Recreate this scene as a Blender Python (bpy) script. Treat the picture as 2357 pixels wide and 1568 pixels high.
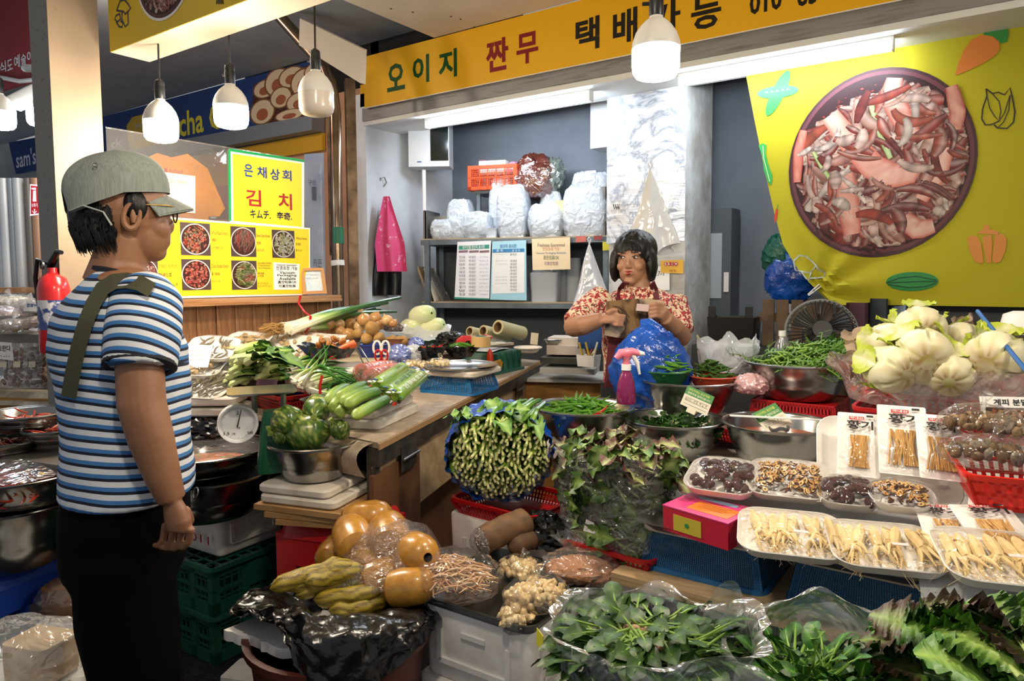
import bpy,bmesh,math,random
from mathutils import Vector as V,Matrix,Euler,Quaternion
from mathutils import noise as NZ
for o in list(bpy.data.objects):bpy.data.objects.remove(o)
SC=bpy.context.scene
COL=SC.collection
PI=math.pi
def R(a):return math.radians(a)
# --- camera
IW,IH,F=2357.0,1568.0,1620.0
CAMZ,YAW,PITCH,ROLL,PPY=1.30,R(35),R(4.0),R(0.25),753.0
cam=bpy.data.cameras.new('camera');camo=bpy.data.objects.new('camera',cam);COL.objects.link(camo)
cam.sensor_width=36.0;cam.lens=36.0*F/IW;cam.shift_y=-(IH/2-PPY)/IW;cam.clip_start=.05
CR=Matrix.Rotation(YAW,3,'Z')@Matrix.Rotation(PI/2-PITCH,3,'X')@Matrix.Rotation(-ROLL,3,'Z')
camo.location=(0,0,CAMZ);camo.rotation_euler=CR.to_euler()
SC.camera=camo
C0=V((0,0,CAMZ))
# --- light and exposure
W=bpy.data.worlds.new('world');SC.world=W;W.use_nodes=True
bg=W.node_tree.nodes['Background'];bg.inputs[0].default_value=(.95,.97,1.0,1);bg.inputs[1].default_value=.20
SC.view_settings.view_transform='Standard';SC.view_settings.look='None'
SC.view_settings.exposure=0.8;SC.view_settings.gamma=1.0
SC.cycles.transparent_max_bounces=32;SC.cycles.max_bounces=8
BULB_L,TUBE_L,COOL_L=135.0,38.0,45.0
# --- pixel helpers (2357 x 1568 frame)
def ray(px,py):return CR@V(((px-IW/2)/F,-(py-PPY)/F,-1.0))
def D(px,py,d):return C0+ray(px,py)*d
def G(px,py,z):r=ray(px,py);return C0+r*((z-CAMZ)/r.z)
def PY(px,py,y):r=ray(px,py);return C0+r*(y/r.y)
def PX(px,py,x):r=ray(px,py);return C0+r*(x/r.x)
def dep(p):return(CR.transposed()@(V(p)-C0)).z*-1
# --- materials
def lin(c):
 if isinstance(c,str):
  c=c.lstrip('#');c=[int(c[i:i+2],16)/255 for i in(0,2,4)]
 return tuple((x/12.92 if x<=.04045 else((x+.055)/1.055)**2.4)for x in c[:3])+(1.0,)
MATS={}
class NT:
 def __init__(s,name):
  s.m=bpy.data.materials.new(name);s.m.use_nodes=True;s.t=s.m.node_tree;s.t.nodes.clear()
  s.out=s.n('ShaderNodeOutputMaterial')
 def n(s,t,**k):
  x=s.t.nodes.new(t)
  for a,b in k.items():
   if a.startswith('i_'):
    x.inputs[int(a[2:])if a[2:].isdigit()else a[2:].replace('_',' ')].default_value=b
   else:setattr(x,a,b)
  return x
 def l(s,a,b):s.t.links.new(a,b)
 def ramp(s,fac,stops):
  r=s.n('ShaderNodeValToRGB');e=r.color_ramp.elements
  while len(e)<len(stops):e.new(.5)
  for q,(p,c)in zip(e,stops):q.position=p;q.color=lin(c)
  s.l(fac,r.inputs[0]);return r.outputs[0]
 def coord(s,kind='Object',scale=(1,1,1)):
  c=s.n('ShaderNodeTexCoord');m=s.n('ShaderNodeMapping');m.inputs['Scale'].default_value=scale
  s.l(c.outputs[kind],m.inputs[0]);return m.outputs[0]
 def noise(s,vec,scale,detail=3,rough=.55,dist=0):
  n=s.n('ShaderNodeTexNoise');n.inputs['Scale'].default_value=scale;n.inputs['Detail'].default_value=detail
  n.inputs['Roughness'].default_value=rough;n.inputs['Distortion'].default_value=dist
  if vec:s.l(vec,n.inputs['Vector'])
  return n.outputs[0]
 def bump(s,h,strength,dist=.01):
  b=s.n('ShaderNodeBump');b.inputs['Strength'].default_value=strength;b.inputs['Distance'].default_value=dist
  s.l(h,b.inputs['Height']);return b.outputs[0]
def PM(name,c,rough=.5,metal=0.0,c2=None,ns=20,nlo=.35,nhi=.65,bump=0,bs=60,bd=.004,sss=0,spec=.5,coat=0,emit=None,es=0,scale=(1,1,1),detail=3,alpha=1,trans=0,c3=None,dist=0,sheen=0):
 if name in MATS:return MATS[name]
 t=NT(name);p=t.n('ShaderNodeBsdfPrincipled')
 p.inputs['Base Color'].default_value=lin(c);p.inputs['Roughness'].default_value=rough;p.inputs['Metallic'].default_value=metal
 p.inputs['Specular IOR Level'].default_value=spec;p.inputs['Coat Weight'].default_value=coat;p.inputs['Alpha'].default_value=alpha
 p.inputs['Coat Roughness'].default_value=.08;p.inputs['Sheen Weight'].default_value=sheen
 p.inputs['Transmission Weight'].default_value=trans
 if sss:p.inputs['Subsurface Weight'].default_value=sss;p.inputs['Subsurface Radius'].default_value=(.01,.004,.002);p.inputs['Subsurface Scale'].default_value=1
 if c2 or bump:vec=t.coord('Object',scale)
 if c2:
  st=[(nlo,c),(nhi,c2)]if not c3 else[(nlo,c),((nlo+nhi)/2,c2),(nhi,c3)]
  t.l(t.ramp(t.noise(vec,ns,detail,dist=dist),st),p.inputs['Base Color'])
 if bump:t.l(t.bump(t.noise(vec,bs,4),bump,bd),p.inputs['Normal'])
 if emit:p.inputs['Emission Color'].default_value=lin(emit);p.inputs['Emission Strength'].default_value=es
 t.l(p.outputs[0],t.out.inputs[0]);MATS[name]=t.m;return t.m
def film(name,tint='#ffffff',haze=.1,gloss=.16,rough=.16,bump=.7,bs=14,tcol=(1,1,1),dist=1.2,hz='#e8e8ea',bd=.03,spec=.5):
 if name in MATS:return MATS[name]
 t=NT(name);vec=t.coord('Object')
 h=t.noise(vec,bs,2,.5,dist);nb=t.bump(h,bump,bd)
 tr=t.n('ShaderNodeBsdfTransparent');tr.inputs[0].default_value=tcol+(1,)
 gl=t.n('ShaderNodeBsdfGlossy');gl.inputs['Roughness'].default_value=rough;gl.inputs[0].default_value=lin(tint);t.l(nb,gl.inputs['Normal'])
 df=t.n('ShaderNodeBsdfDiffuse');df.inputs[0].default_value=lin(hz);t.l(nb,df.inputs['Normal'])
 m1=t.n('ShaderNodeMixShader');m1.inputs[0].default_value=haze;t.l(tr.outputs[0],m1.inputs[1]);t.l(df.outputs[0],m1.inputs[2])
 fr=t.n('ShaderNodeFresnel');fr.inputs[0].default_value=1.35;t.l(nb,fr.inputs['Normal'])
 ma=t.n('ShaderNodeMath',operation='MULTIPLY_ADD');ma.use_clamp=True;ma.inputs[1].default_value=.55;ma.inputs[2].default_value=gloss;t.l(fr.outputs[0],ma.inputs[0])
 m2=t.n('ShaderNodeMixShader');t.l(ma.outputs[0],m2.inputs[0]);t.l(m1.outputs[0],m2.inputs[1]);t.l(gl.outputs[0],m2.inputs[2])
 t.l(m2.outputs[0],t.out.inputs[0]);MATS[name]=t.m;return t.m
def vcol(name='printed_colours',rough=.5,spec=.3,bump=0,sss=0):
 if name in MATS:return MATS[name]
 t=NT(name);p=t.n('ShaderNodeBsdfPrincipled');a=t.n('ShaderNodeAttribute',attribute_name='Col')
 t.l(a.outputs[0],p.inputs['Base Color']);p.inputs['Roughness'].default_value=rough;p.inputs['Specular IOR Level'].default_value=spec
 if sss:p.inputs['Subsurface Weight'].default_value=sss;p.inputs['Subsurface Radius'].default_value=(.01,.008,.003);p.inputs['Subsurface Scale'].default_value=1
 if bump:t.l(t.bump(t.noise(t.coord(),90,3),bump,.003),p.inputs['Normal'])
 t.l(p.outputs[0],t.out.inputs[0]);MATS[name]=t.m;return t.m
def emis(name,c,s):
 if name in MATS:return MATS[name]
 t=NT(name);e=t.n('ShaderNodeEmission');e.inputs[0].default_value=lin(c);e.inputs[1].default_value=s
 t.l(e.outputs[0],t.out.inputs[0]);MATS[name]=t.m;return t.m
 # --- mesh builder
def TR(x=0,y=0,z=0,rx=0,ry=0,rz=0,s=1):
 m=Matrix.Translation((x,y,z))@Euler((rx,ry,rz)).to_matrix().to_4x4()
 if s!=1:
  m=m@(Matrix.Scale(s,4)if not isinstance(s,tuple)else Matrix.Diagonal(s+(1,)))
 return m
ID4=Matrix.Identity(4)
class MB:
 def __init__(s):s.v=[];s.f=[];s.c=[];s.M=ID4;s.col=None;s.mi=[]
 def add(s,vs,fs,col=None,cols=None):
  o=len(s.v);M=s.M
  if M is ID4:s.v+=[tuple(p)for p in vs]
  else:s.v+=[tuple(M@V(p))for p in vs]
  s.f+=[tuple(i+o for i in f)for f in fs]
  if cols:s.c+=cols
  else:s.c+=[col or s.col or(1,1,1,1)]*len(vs)
  return s
 def box(s,x,y,z,sx,sy,sz,rz=0,tp=1.0):
  a,b,c=sx/2,sy/2,sz/2;q=[]
  ca,sa=math.cos(rz),math.sin(rz)
  for dz,k in((-c,1.0),(c,tp)):
   for dx,dy in((-a,-b),(a,-b),(a,b),(-a,b)):
    dx*=k;dy*=k;q.append((x+dx*ca-dy*sa,y+dx*sa+dy*ca,z+dz))
  return s.add(q,[(3,2,1,0),(4,5,6,7),(0,1,5,4),(1,2,6,5),(2,3,7,6),(3,0,4,7)])
 def tube(s,pts,r,n=8,caps=True,cols=None,flat=1.0,up=None,closed=False):
  pts=[V(p)for p in pts];m=len(pts)
  if not hasattr(r,'__len__'):r=[r]*m
  vs=[];cc=[]if cols else None;nrm=None
  for i,p in enumerate(pts):
   if closed:t=pts[(i+1)%m]-pts[i-1]
   else:t=pts[min(i+1,m-1)]-pts[max(i-1,0)]
   if t.length<1e-9:t=V((0,0,1))
   t.normalize()
   if nrm is None:
    a=V(up)if up else(V((0,0,1))if abs(t.z)<.9 else V((1,0,0)))
    nrm=(a-t*a.dot(t)).normalized()
   else:
    nrm=nrm-t*nrm.dot(t)
    nrm=nrm.normalized()if nrm.length>1e-6 else t.orthogonal().normalized()
   b=t.cross(nrm)
   for k in range(n):
    a=2*PI*k/n
    vs.append(p+(nrm*math.cos(a)*flat+b*math.sin(a))*r[i])
    if cols:cc.append(cols[i])
  fs=[]
  for i in range(m if closed else m-1):
   j=(i+1)%m
   for k in range(n):
    k2=(k+1)%n;fs.append((i*n+k,i*n+k2,j*n+k2,j*n+k))
  if caps and not closed:fs+=[tuple(range(n-1,-1,-1)),tuple((m-1)*n+k for k in range(n))]
  return s.add(vs,fs,cols=cc)
 def lathe(s,prof,n=24,cols=None,wob=None,cap0=False,cap1=False):
  vs=[];fs=[];cc=[]if cols else None
  for i,(r,z)in enumerate(prof):
   for k in range(n):
    a=2*PI*k/n;q=1.0 if not wob else wob(a,i/(len(prof)-1))
    vs.append((r*q*math.cos(a),r*q*math.sin(a),z))
    if cols:cc.append(cols[i]if not callable(cols)else cols(i,a))
  m=len(prof)
  for i in range(m-1):
   for k in range(n):
    k2=(k+1)%n;fs.append((i*n+k,i*n+k2,(i+1)*n+k2,(i+1)*n+k))
  if cap0:fs.append(tuple(range(n-1,-1,-1)))
  if cap1:fs.append(tuple((m-1)*n+k for k in range(n)))
  return s.add(vs,fs,cols=cc)
 def rr(s,secs,nc=4,cap0=True,cap1=True,col=None):
  vs=[];fs=[];n=4*(nc+1)
  for q in secs:
   w,d,r,z=q[:4];ox,oy=q[4:6]if len(q)>5 else(0,0);r=min(r,w/2-1e-5,d/2-1e-5)
   for ci,(sx,sy)in enumerate(((1,1),(-1,1),(-1,-1),(1,-1))):
    for k in range(nc+1):
     a=PI/2*(ci+k/nc)
     vs.append((ox+sx*(w/2-r)+r*math.cos(a),oy+sy*(d/2-r)+r*math.sin(a),z))
  for i in range(len(secs)-1):
   for k in range(n):
    k2=(k+1)%n;fs.append((i*n+k,i*n+k2,(i+1)*n+k2,(i+1)*n+k))
  if cap0:fs.append(tuple(range(n-1,-1,-1)))
  if cap1:fs.append(tuple((len(secs)-1)*n+k for k in range(n)))
  return s.add(vs,fs,col=col)
 def grid(s,nu,nv,fn,cfn=None,closeu=False):
  vs=[];cc=[]if cfn else None;fs=[]
  for j in range(nv+1):
   for i in range(nu if closeu else nu+1):
    u,v=i/nu,j/nv;vs.append(fn(u,v))
    if cfn:cc.append(cfn(u,v))
  w=nu if closeu else nu+1
  for j in range(nv):
   for i in range(nu):
    i2=(i+1)%w if closeu else i+1
    fs.append((j*w+i,j*w+i2,(j+1)*w+i2,(j+1)*w+i))
  return s.add(vs,fs,cols=cc)
 def blob(s,c,r,nu=14,nv=9,fn=None,cfn=None,M=None):
  if not hasattr(r,'__len__'):r=(r,r,r)
  vs=[];cc=[]if cfn else None;c=V(c)
  def pt(u,v):
   d=V((math.cos(u)*math.sin(v),math.sin(u)*math.sin(v),math.cos(v)));k=fn(d)if fn else 1.0
   if cfn:cc.append(cfn(d))
   q=V((d.x*r[0]*k,d.y*r[1]*k,d.z*r[2]*k))
   return(c+(M@q if M else q))
  vs.append(pt(0,1e-4))
  for j in range(1,nv):
   for i in range(nu):vs.append(pt(2*PI*i/nu,PI*j/nv))
  vs.append(pt(0,PI-1e-4));fs=[]
  for i in range(nu):
   i2=(i+1)%nu;fs.append((0,1+i,1+i2));fs.append((len(vs)-1,1+(nv-2)*nu+i2,1+(nv-2)*nu+i))
   for j in range(nv-2):fs.append((1+j*nu+i,1+(j+1)*nu+i,1+(j+1)*nu+i2,1+j*nu+i2))
  return s.add(vs,fs,cols=cc)
 def prism(s,pts,z0,z1,col=None):
  n=len(pts);vs=[(x,y,z0)for x,y in pts]+[(x,y,z1)for x,y in pts]
  fs=[tuple(range(n-1,-1,-1)),tuple(range(n,2*n))]+[(i,(i+1)%n,n+(i+1)%n,n+i)for i in range(n)]
  return s.add(vs,fs,col=col)
 def ribbon(s,pts,w,z=0,col=None):
  n=len(pts);vs=[]
  for i in range(n):
   a=V(pts[max(i-1,0)]);b=V(pts[min(i+1,n-1)]);t=(b-a)
   t=t.normalized()if t.length else V((1,0));ww=w[i]if hasattr(w,'__len__')else w
   p=V(pts[i]);nn=V((-t.y,t.x))*ww/2
   vs+=[(p.x+nn.x,p.y+nn.y,z),(p.x-nn.x,p.y-nn.y,z)]
  return s.add(vs,[(2*i,2*i+1,2*i+3,2*i+2)for i in range(n-1)],col=col)
 def bars(s,o,u,v,W_,H_,nx,ny,bw,bh,t=.003):
  o,u,v=V(o),V(u).normalized(),V(v).normalized();n=u.cross(v)
  def bar(p,a,la,b,lb):
   q=[]
   for k in(-t/2,t/2):
    for x,y in((0,0),(1,0),(1,1),(0,1)):q.append(p+a*la*x+b*lb*y+n*k)
   s.add(q,[(3,2,1,0),(4,5,6,7),(0,1,5,4),(1,2,6,5),(2,3,7,6),(3,0,4,7)])
  for i in range(nx+1):bar(o+u*((W_-bw)*i/nx),u,bw,v,H_)
  for j in range(ny+1):bar(o+v*((H_-bh)*j/ny),u,W_,v,bh)
  return s
 def mesh(s,name,mat,smooth=True,angle=40):
  me=bpy.data.meshes.new(name);me.from_pydata(s.v,[],s.f)
  if mat:me.materials.append(mat)
  if any(c!=(1,1,1,1)for c in s.c):
   at=me.color_attributes.new('Col','FLOAT_COLOR','POINT')
   at.data.foreach_set('color',[x for c in s.c for x in c])
  if smooth:
   me.polygons.foreach_set('use_smooth',[True]*len(me.polygons));me.set_sharp_from_angle(angle=R(angle))
  me.validate();me.update();return me
 def build(s,name,mat,parent=None,smooth=True,angle=40,M=None):
  return inst(name,s.mesh(name,mat,smooth,angle),parent,M)
def inst(name,me,parent=None,M=None):
 o=bpy.data.objects.new(name,me);COL.objects.link(o)
 if parent is not None:o.parent=parent
 if M is not None:o.matrix_local=M
 return o
def tag(o,label,cat,group=None):
 o['label']=label;o['category']=cat
 if group:o['group']=group
 return o
def thing(name,label,cat,group=None,M=None,loc=None,rz=0):
 o=bpy.data.objects.new(name,None);COL.objects.link(o);o.empty_display_size=.05
 if M is not None:o.matrix_local=M
 elif loc is not None:o.matrix_local=Matrix.Translation(loc)@Matrix.Rotation(rz,4,'Z')
 return tag(o,label,cat,group)
def struct(o):o['kind']='structure';return o
def stuff(o):o['kind']='stuff';return o
def copy_tree(o,M,label=None,parent=None):
 c=o.copy();COL.objects.link(c);c.parent=parent
 if M is not None:c.matrix_local=M
 if label:c['label']=label
 for ch in o.children:copy_tree(ch,None,None,c)
 return c
def lerp(a,b,t):return a+(b-a)*t
def mix(a,b,t):return tuple(a[i]+(b[i]-a[i])*t for i in range(len(a)))
def nz(x,y=0,z=0):return NZ.noise(V((x,y,z)))
def bez(p0,p1,p2,n=8):
 p0,p1,p2=V(p0),V(p1),V(p2)
 return[p0*(1-t)**2+p1*2*t*(1-t)+p2*t*t for t in(i/n for i in range(n+1))]
def frame(x,y=None,z=None,loc=(0,0,0)):
 x=V(x).normalized();z=V(z or(0,0,1));y=z.cross(x).normalized();z=x.cross(y)
 return Matrix(((x.x,y.x,z.x,loc[0]),(x.y,y.y,z.y,loc[1]),(x.z,y.z,z.z,loc[2]),(0,0,0,1)))
 # --- flat prints on upright planes
_txt={}
def text_mesh(s,bold=0.0):
 k=(s,bold)
 if k in _txt:return _txt[k]
 cu=bpy.data.curves.new('t','FONT');cu.body=s;cu.size=1;cu.offset=bold;cu.resolution_u=2;cu.fill_mode='FRONT'
 ob=bpy.data.objects.new('t',cu);me=ob.to_mesh()
 vs=[tuple(v.co)for v in me.vertices];fs=[tuple(p.vertices)for p in me.polygons]
 bpy.data.objects.remove(ob);bpy.data.curves.remove(cu)
 if not vs:vs=[(0,0,0)]
 x0,x1=min(v[0]for v in vs),max(v[0]for v in vs);y0,y1=min(v[1]for v in vs),max(v[1]for v in vs)
 _txt[k]=([((v[0]-x0)/max(x1-x0,1e-6),(v[1]-y0)/max(y1-y0,1e-6))for v in vs],fs,(x1-x0)/max(y1-y0,1e-6));return _txt[k]
class PL:
 def __init__(s,o,r,u=(0,0,1)):
  s.o=V(o);s.r=V(r).normalized();u=V(u);s.u=(u-s.r*u.dot(s.r)).normalized();s.n=s.r.cross(s.u)
  s.M=Matrix(((s.r.x,s.u.x,s.n.x,s.o.x),(s.r.y,s.u.y,s.n.y,s.o.y),(s.r.z,s.u.z,s.n.z,s.o.z),(0,0,0,1)))
 def px(s,x,y):
  d=ray(x,y);t=(s.o-C0).dot(s.n)/d.dot(s.n);p=C0+d*t-s.o
  return(p.dot(s.r),p.dot(s.u))
 def pts(s,L):return[s.px(x,y)for x,y in L]
 def text(s,mb,t,x0,x1,y0,y1,z=.0015,bold=0.0,col=None,pix=True):
  vs,fs,_=text_mesh(t,bold);cx,cy=(x0+x1)/2,(y0+y1)/2
  if pix:a0,a1=s.px(x0,cy)[0],s.px(x1,cy)[0];b1,b0=s.px(cx,y0)[1],s.px(cx,y1)[1]
  else:a0,a1,b0,b1=x0,x1,y0,y1
  mb.add([(lerp(a0,a1,u),lerp(b0,b1,v),z)for u,v in vs],fs,col=col)
def scribble(mb,x0,x1,y,h,z,col,seed=0):
 rr=random.Random(seed);x=x0;w=abs(h)*.16
 while x<x1:
  L=[(x+rr.uniform(0,.8)*h,y+rr.uniform(-.5,.5)*h)for _ in range(4)];mb.ribbon(L,w,z,col);x+=h*1.05
def picture(mb,cx,cy,w,h,kind,z=.001,seed=0,round_=False,n=120,rot=0):
 rr=random.Random(seed)
 pal={'kimchi':('#c98878','#a8402f','#8c2f28','#e3bfae','#b5563f','#7a2a25','#d8a590','#efd9c8','#96382f'),'radish':('#d9583a','#e07a4a','#b8412c','#5b4a2c','#7d6a3c','#a43f2c'),'onion':('#6e4a3a','#8a5a44','#b8433a','#54382e','#a89078','#c44a3c'),'white':('#d8d4c8','#c9c58c','#e8e6dc','#8f9a58','#b7bd90'),'cube':('#d8503c','#e06a50','#b83a30','#e88a6c','#9c2f28'),'cucumber':('#7c8a3c','#99a050','#5c6a2c','#a8583a','#b8b070'),'snack':('#7a5a40','#a88a60','#c9b088','#5a4030','#8a6a4a')}[kind]
 if round_:
  k=48
  def ring(q,zz,c):
   K=12;mb.add([(cx+q*j/K*w/2*math.cos(2*PI*i/k),cy+q*j/K*h/2*math.sin(2*PI*i/k),zz)for j in range(K+1)for i in range(k)],[(j*k+i,j*k+(i+1)%k,(j+1)*k+(i+1)%k,(j+1)*k+i)for j in range(K)for i in range(k)],col=lin(c))
  ring(1,z,'#3b1f25');ring(.97,z+.0002,'#5c3038');ring(.93,z+.0004,'#2c1216')
 else:
  mb.add([(cx+sx*w/2,cy+sy*h/2,z)for sx,sy in((-1,-1),(1,-1),(1,1),(-1,1))],[(0,1,2,3)],col=lin('#4a3a3a'))
  k=28;e=lambda q,zz,c:mb.add([(cx+q*w*.5*math.cos(2*PI*i/k),cy+q*h*.48*math.sin(2*PI*i/k),zz)for i in range(k)],[tuple(range(k))],col=lin(c))
  e(1,z+.0001,'#c9c4c0');e(.93,z+.0002,'#3a1c18')
 for i in range(n):
  a=rr.uniform(0,2*PI);q=math.sqrt(rr.random())*.80;x=cx+q*w/2*math.cos(a);y=cy+q*h/2*math.sin(a)
  sc=min(w,h);c=lin(rr.choice(pal));zz=z+.0006+i*(.000004 if n>200 else .00001);m=9
  big=1.0 if round_ else .9
  if kind in('kimchi',):L=sc*rr.uniform(.10,.30)*big;wd=sc*rr.uniform(.025,.075)*big
  elif kind in('radish','cube'):L=sc*rr.uniform(.05,.12);wd=sc*rr.uniform(.05,.1)
  elif kind in('onion',):L=sc*rr.uniform(.3,.6);wd=sc*rr.uniform(.012,.03)
  elif kind in('cucumber',):L=sc*rr.uniform(.3,.5);wd=sc*.09
  else:L=sc*rr.uniform(.06,.2);wd=sc*rr.uniform(.04,.1)
  th=rr.gauss(-.9,.7)if kind=='kimchi' else(rr.gauss(1.2,.2)if kind=='onion' else(rr.gauss(.1,.15)if kind=='cucumber' else rr.uniform(0,6.3)));cv=rr.uniform(-2.2,2.2)if kind=='kimchi' else rr.uniform(-1,1)
  P=[];ax,ay=x,y
  for j in range(m):
   P.append((ax,ay));ax+=math.cos(th)*L/m;ay+=math.sin(th)*L/m;th+=cv/m
  P=[p for p in P if((p[0]-cx)/(w*.46))**2+((p[1]-cy)/(h*.45))**2<1]
  m=len(P)
  if m<3:continue
  vs=[];cs=[];dk=mix(c,(.04,.01,.01,1),.55);hi=mix(c,(.95,.8,.72,1),rr.uniform(.0,.5))
  for j,p in enumerate(P):
   t=V(P[min(j+1,m-1)])-V(P[max(j-1,0)]);t=t.normalized()if t.length else V((1,0));nn=V((-t.y,t.x));ww=wd*(.35+.65*math.sin(PI*min(max((j+.6)/m,.08),.95)))
   f=.5+.45*nz(p[0]*40/sc,p[1]*40/sc,i)
   for k,cc in((-.5,dk),(-.2,c),(.15,hi),(.5,dk)):
    vs.append((p[0]+nn.x*ww*k,p[1]+nn.y*ww*k,zz));cs.append(tuple(min(1,max(0,q*f))for q in cc[:3])+(1,))
  mb.add(vs,[(j*4+k,j*4+k+1,(j+1)*4+k+1,(j+1)*4+k)for j in range(m-1)for k in range(3)],cols=cs)
 if kind=='kimchi' and round_:
  for i in range(260):
   a=rr.uniform(0,2*PI);q=math.sqrt(rr.random())*.42;s_=rr.uniform(.002,.005)*min(w,h)/.5
   x,y=cx+q*w*math.cos(a),cy+q*h*math.sin(a)
   mb.add([(x-s_,y,z+.003),(x,y-s_*.6,z+.003),(x+s_,y,z+.003),(x,y+s_*.7,z+.003)],[(0,1,2,3)],col=lin(rr.choice(('#8a2b22','#b5402f','#5c1f1a'))))
   # --- shared materials
steel=PM('stainless_steel','#a9a9a6',.24,1.0,bump=.06,bs=30)
galv=PM('dull_tray_metal','#8a8c8c',.38,.9,c2='#6e7072',ns=9)
white_foam=PM('white_polystyrene','#e9e6e2',.75,c2='#d9d4cd',ns=14,bump=.25,bs=240,bd=.002)
old_foam=PM('worn_polystyrene','#dcd4c8',.8,c2='#bfb3a3',ns=8,bump=.35,bs=200,bd=.002)
clear=film('clear_wrap',haze=.06,gloss=.05)
clear_tight=film('cling_film',haze=.012,gloss=.008,bump=.4,bs=20,rough=.08)
bag_clear=film('clear_bag',haze=.14,gloss=.07,bump=.8,bs=9,dist=2.0,hz='#d8dade')
bag_milky=film('milky_bag',haze=.55,gloss=.14,bump=.8,bs=9,hz='#e6ebf0')
blackbag=PM('black_plastic_film','#08080a',.24,0,bump=.55,bs=9,bd=.02,spec=.6)
bluebag=PM('blue_plastic_film','#1453b5',.22,0,c2='#0c3c8c',ns=8,bump=.7,bs=14,bd=.02,spec=.6)
red_pl=PM('red_plastic','#c4161c',.35,c2='#a81218',ns=6)
blue_pl=PM('blue_plastic','#1f6fa8',.4,c2='#195c90',ns=6)
green_pl=PM('dark_green_plastic','#1d5a48',.38,c2='#184a3c',ns=6)
black_pl=PM('black_plastic','#101012',.4)
white_pl=PM('white_plastic','#e8e8e6',.35)
paper=PM('white_paper','#efeeea',.7,bump=.1,bs=30)
#  THE SETTING
asphalt=PM('wet_asphalt','#232326',.45,c2='#121214',ns=30,bump=.8,bs=90,bd=.01)
wall_white=PM('white_plaster','#e6ebf0',.7,c2='#cfd6dd',ns=4,nlo=.45,nhi=.8,bump=.35,bs=9,bd=.02)
wall_grey=PM('blue_grey_plaster','#7a828d',.75,c2='#6d7580',ns=3,bump=.2,bs=12)
soffit_m=PM('beige_panel','#d9cbb8',.7,c2='#cbbda9',ns=3,bump=.05)
canopy_m=PM('grey_canopy','#8f979f',.7,c2='#848c95',ns=4)
steel_b=PM('grey_beam_paint','#8d8d8c',.5,.3,c2='#5d564f',ns=12,nlo=.5,nhi=.85,scale=(.4,1,6))
col_m=PM('speckled_column_paint','#94806a',.6,c2='#8c7a64',ns=55,nlo=.62,nhi=.72,bump=.15,bs=60)
col_d=PM('grey_column_steel','#807e78',.6,c2='#3e3c38',ns=50,nlo=.6,nhi=.72)
plank_m=PM('varnished_pine','#a5764f',.4,c2='#7c5436',ns=5,scale=(7,7,.7),bump=.12,bs=20,c3='#b98a61',nlo=.3,nhi=.75)
ledge_m=PM('pine_ledge','#b98e66',.45,c2='#93663f',ns=4,scale=(8,1,8))
rust=PM('rusty_steel','#7a6650',.4,.7,c2='#4c3a2a',ns=9,bump=.15,bs=30)
pipe_m=PM('brown_tube_steel','#8d7a66',.25,.9,c2='#5f5040',ns=5)
fl=MB().box(-1,3,-.05,14,14,.1).build('floor',asphalt);struct(fl)
SY=3.5
SB=PY(838,249,SY).z;ST_=PY(838,131,SY).z;SX0=PY(838,200,SY).x
ce=MB().box((-3.05+2.2)/2+.0,2.0,ST_+.03,5.25,3.0,.05).build('ceiling',soffit_m);struct(ce)
for i,(a,b)in enumerate(((950,28),(1038,38),(1060,44),(1092,62),(1340,8),(900,20))):
 p=G(a,b,ST_+.005);MB().blob((p.x,p.y,p.z),(.008,.008,.003),8,5).build('fly_speck',PM('speck','#2a2420'),ce)
cn=MB().box(-7.3,2.2,3.0,8.3,2.9,.04).build('ceiling_canopy',canopy_m);struct(cn)
vd=MB().box(-4.57,3.75,2.95,1.6,.06,1.3).box(-3.2,3.75,3.15,1.3,.06,.95).build('wall_void_shade',PM('void_shade','#14110e',.9));struct(vd)  # near-black sheets stand in for the shade in the gap beside the sign
qa=[D(x,y,4.2)for x,y in((690,42),(833,112),(830,192),(688,104))];m=MB();m.add(qa+[p+V((.01,.03,.0))for p in qa],[(0,3,2,1),(4,5,6,7),(0,1,5,4),(1,2,6,5),(2,3,7,6),(3,0,4,7)]);tag(m.build('tilted_panel',PM('ivory_panel','#cfc3b4',.6)),'white panel tilted beside the slanting brown tube','panel')
ci=MB().box(-1.3,4.2,SB+.1,5.0,1.2,.05).build('ceiling_stall',wall_grey);struct(ci)
bm_=MB().box(-1.2,SY+.07,SB-.035,5.1,.08,.09).build('trim_1',steel_b);struct(bm_)
b2=MB().box(-1.2,SY+.22,SB-.095,5.1,.36,.03).build('trim_2',PM('white_soffit_board','#dcdcd8',.6));struct(b2)
XL,YB=-3.74,4.5
wl=MB().box(XL-.1,(SY+.05+YB)/2,1.3,.2,YB-SY-.05,2.6).build('wall_left',wall_white);struct(wl)
wb=MB().box(-1.2,YB+.05,1.3,5.4,.1,2.6).build('wall_back',wall_grey);struct(wb)
wbr=MB().box(-.62,YB-.04,1.0,.9,.08,2.0).build('wall_back_panel',wall_white);struct(wbr)
def marble():
 t=NT('marble_print_sheet');p=t.n('ShaderNodeBsdfPrincipled');p.inputs['Roughness'].default_value=.18
 v=t.coord('Object',(1,1,1));n1=t.noise(v,3.2,6,.6,1.6)
 m=t.n('ShaderNodeMath',operation='SUBTRACT');m.inputs[1].default_value=.5;t.l(n1,m.inputs[0])
 a=t.n('ShaderNodeMath',operation='ABSOLUTE');t.l(m.outputs[0],a.inputs[0])
 t.l(t.ramp(a.outputs[0],[(0,'#9aa4b4'),(.02,'#c4ccd8'),(.07,'#e6eaf0')]),p.inputs['Base Color'])
 t.l(t.bump(t.noise(t.coord('Object',(1,1,5)),5,2),.5,.02),p.inputs['Normal']);t.l(p.outputs[0],t.out.inputs[0]);return t.m
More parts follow.
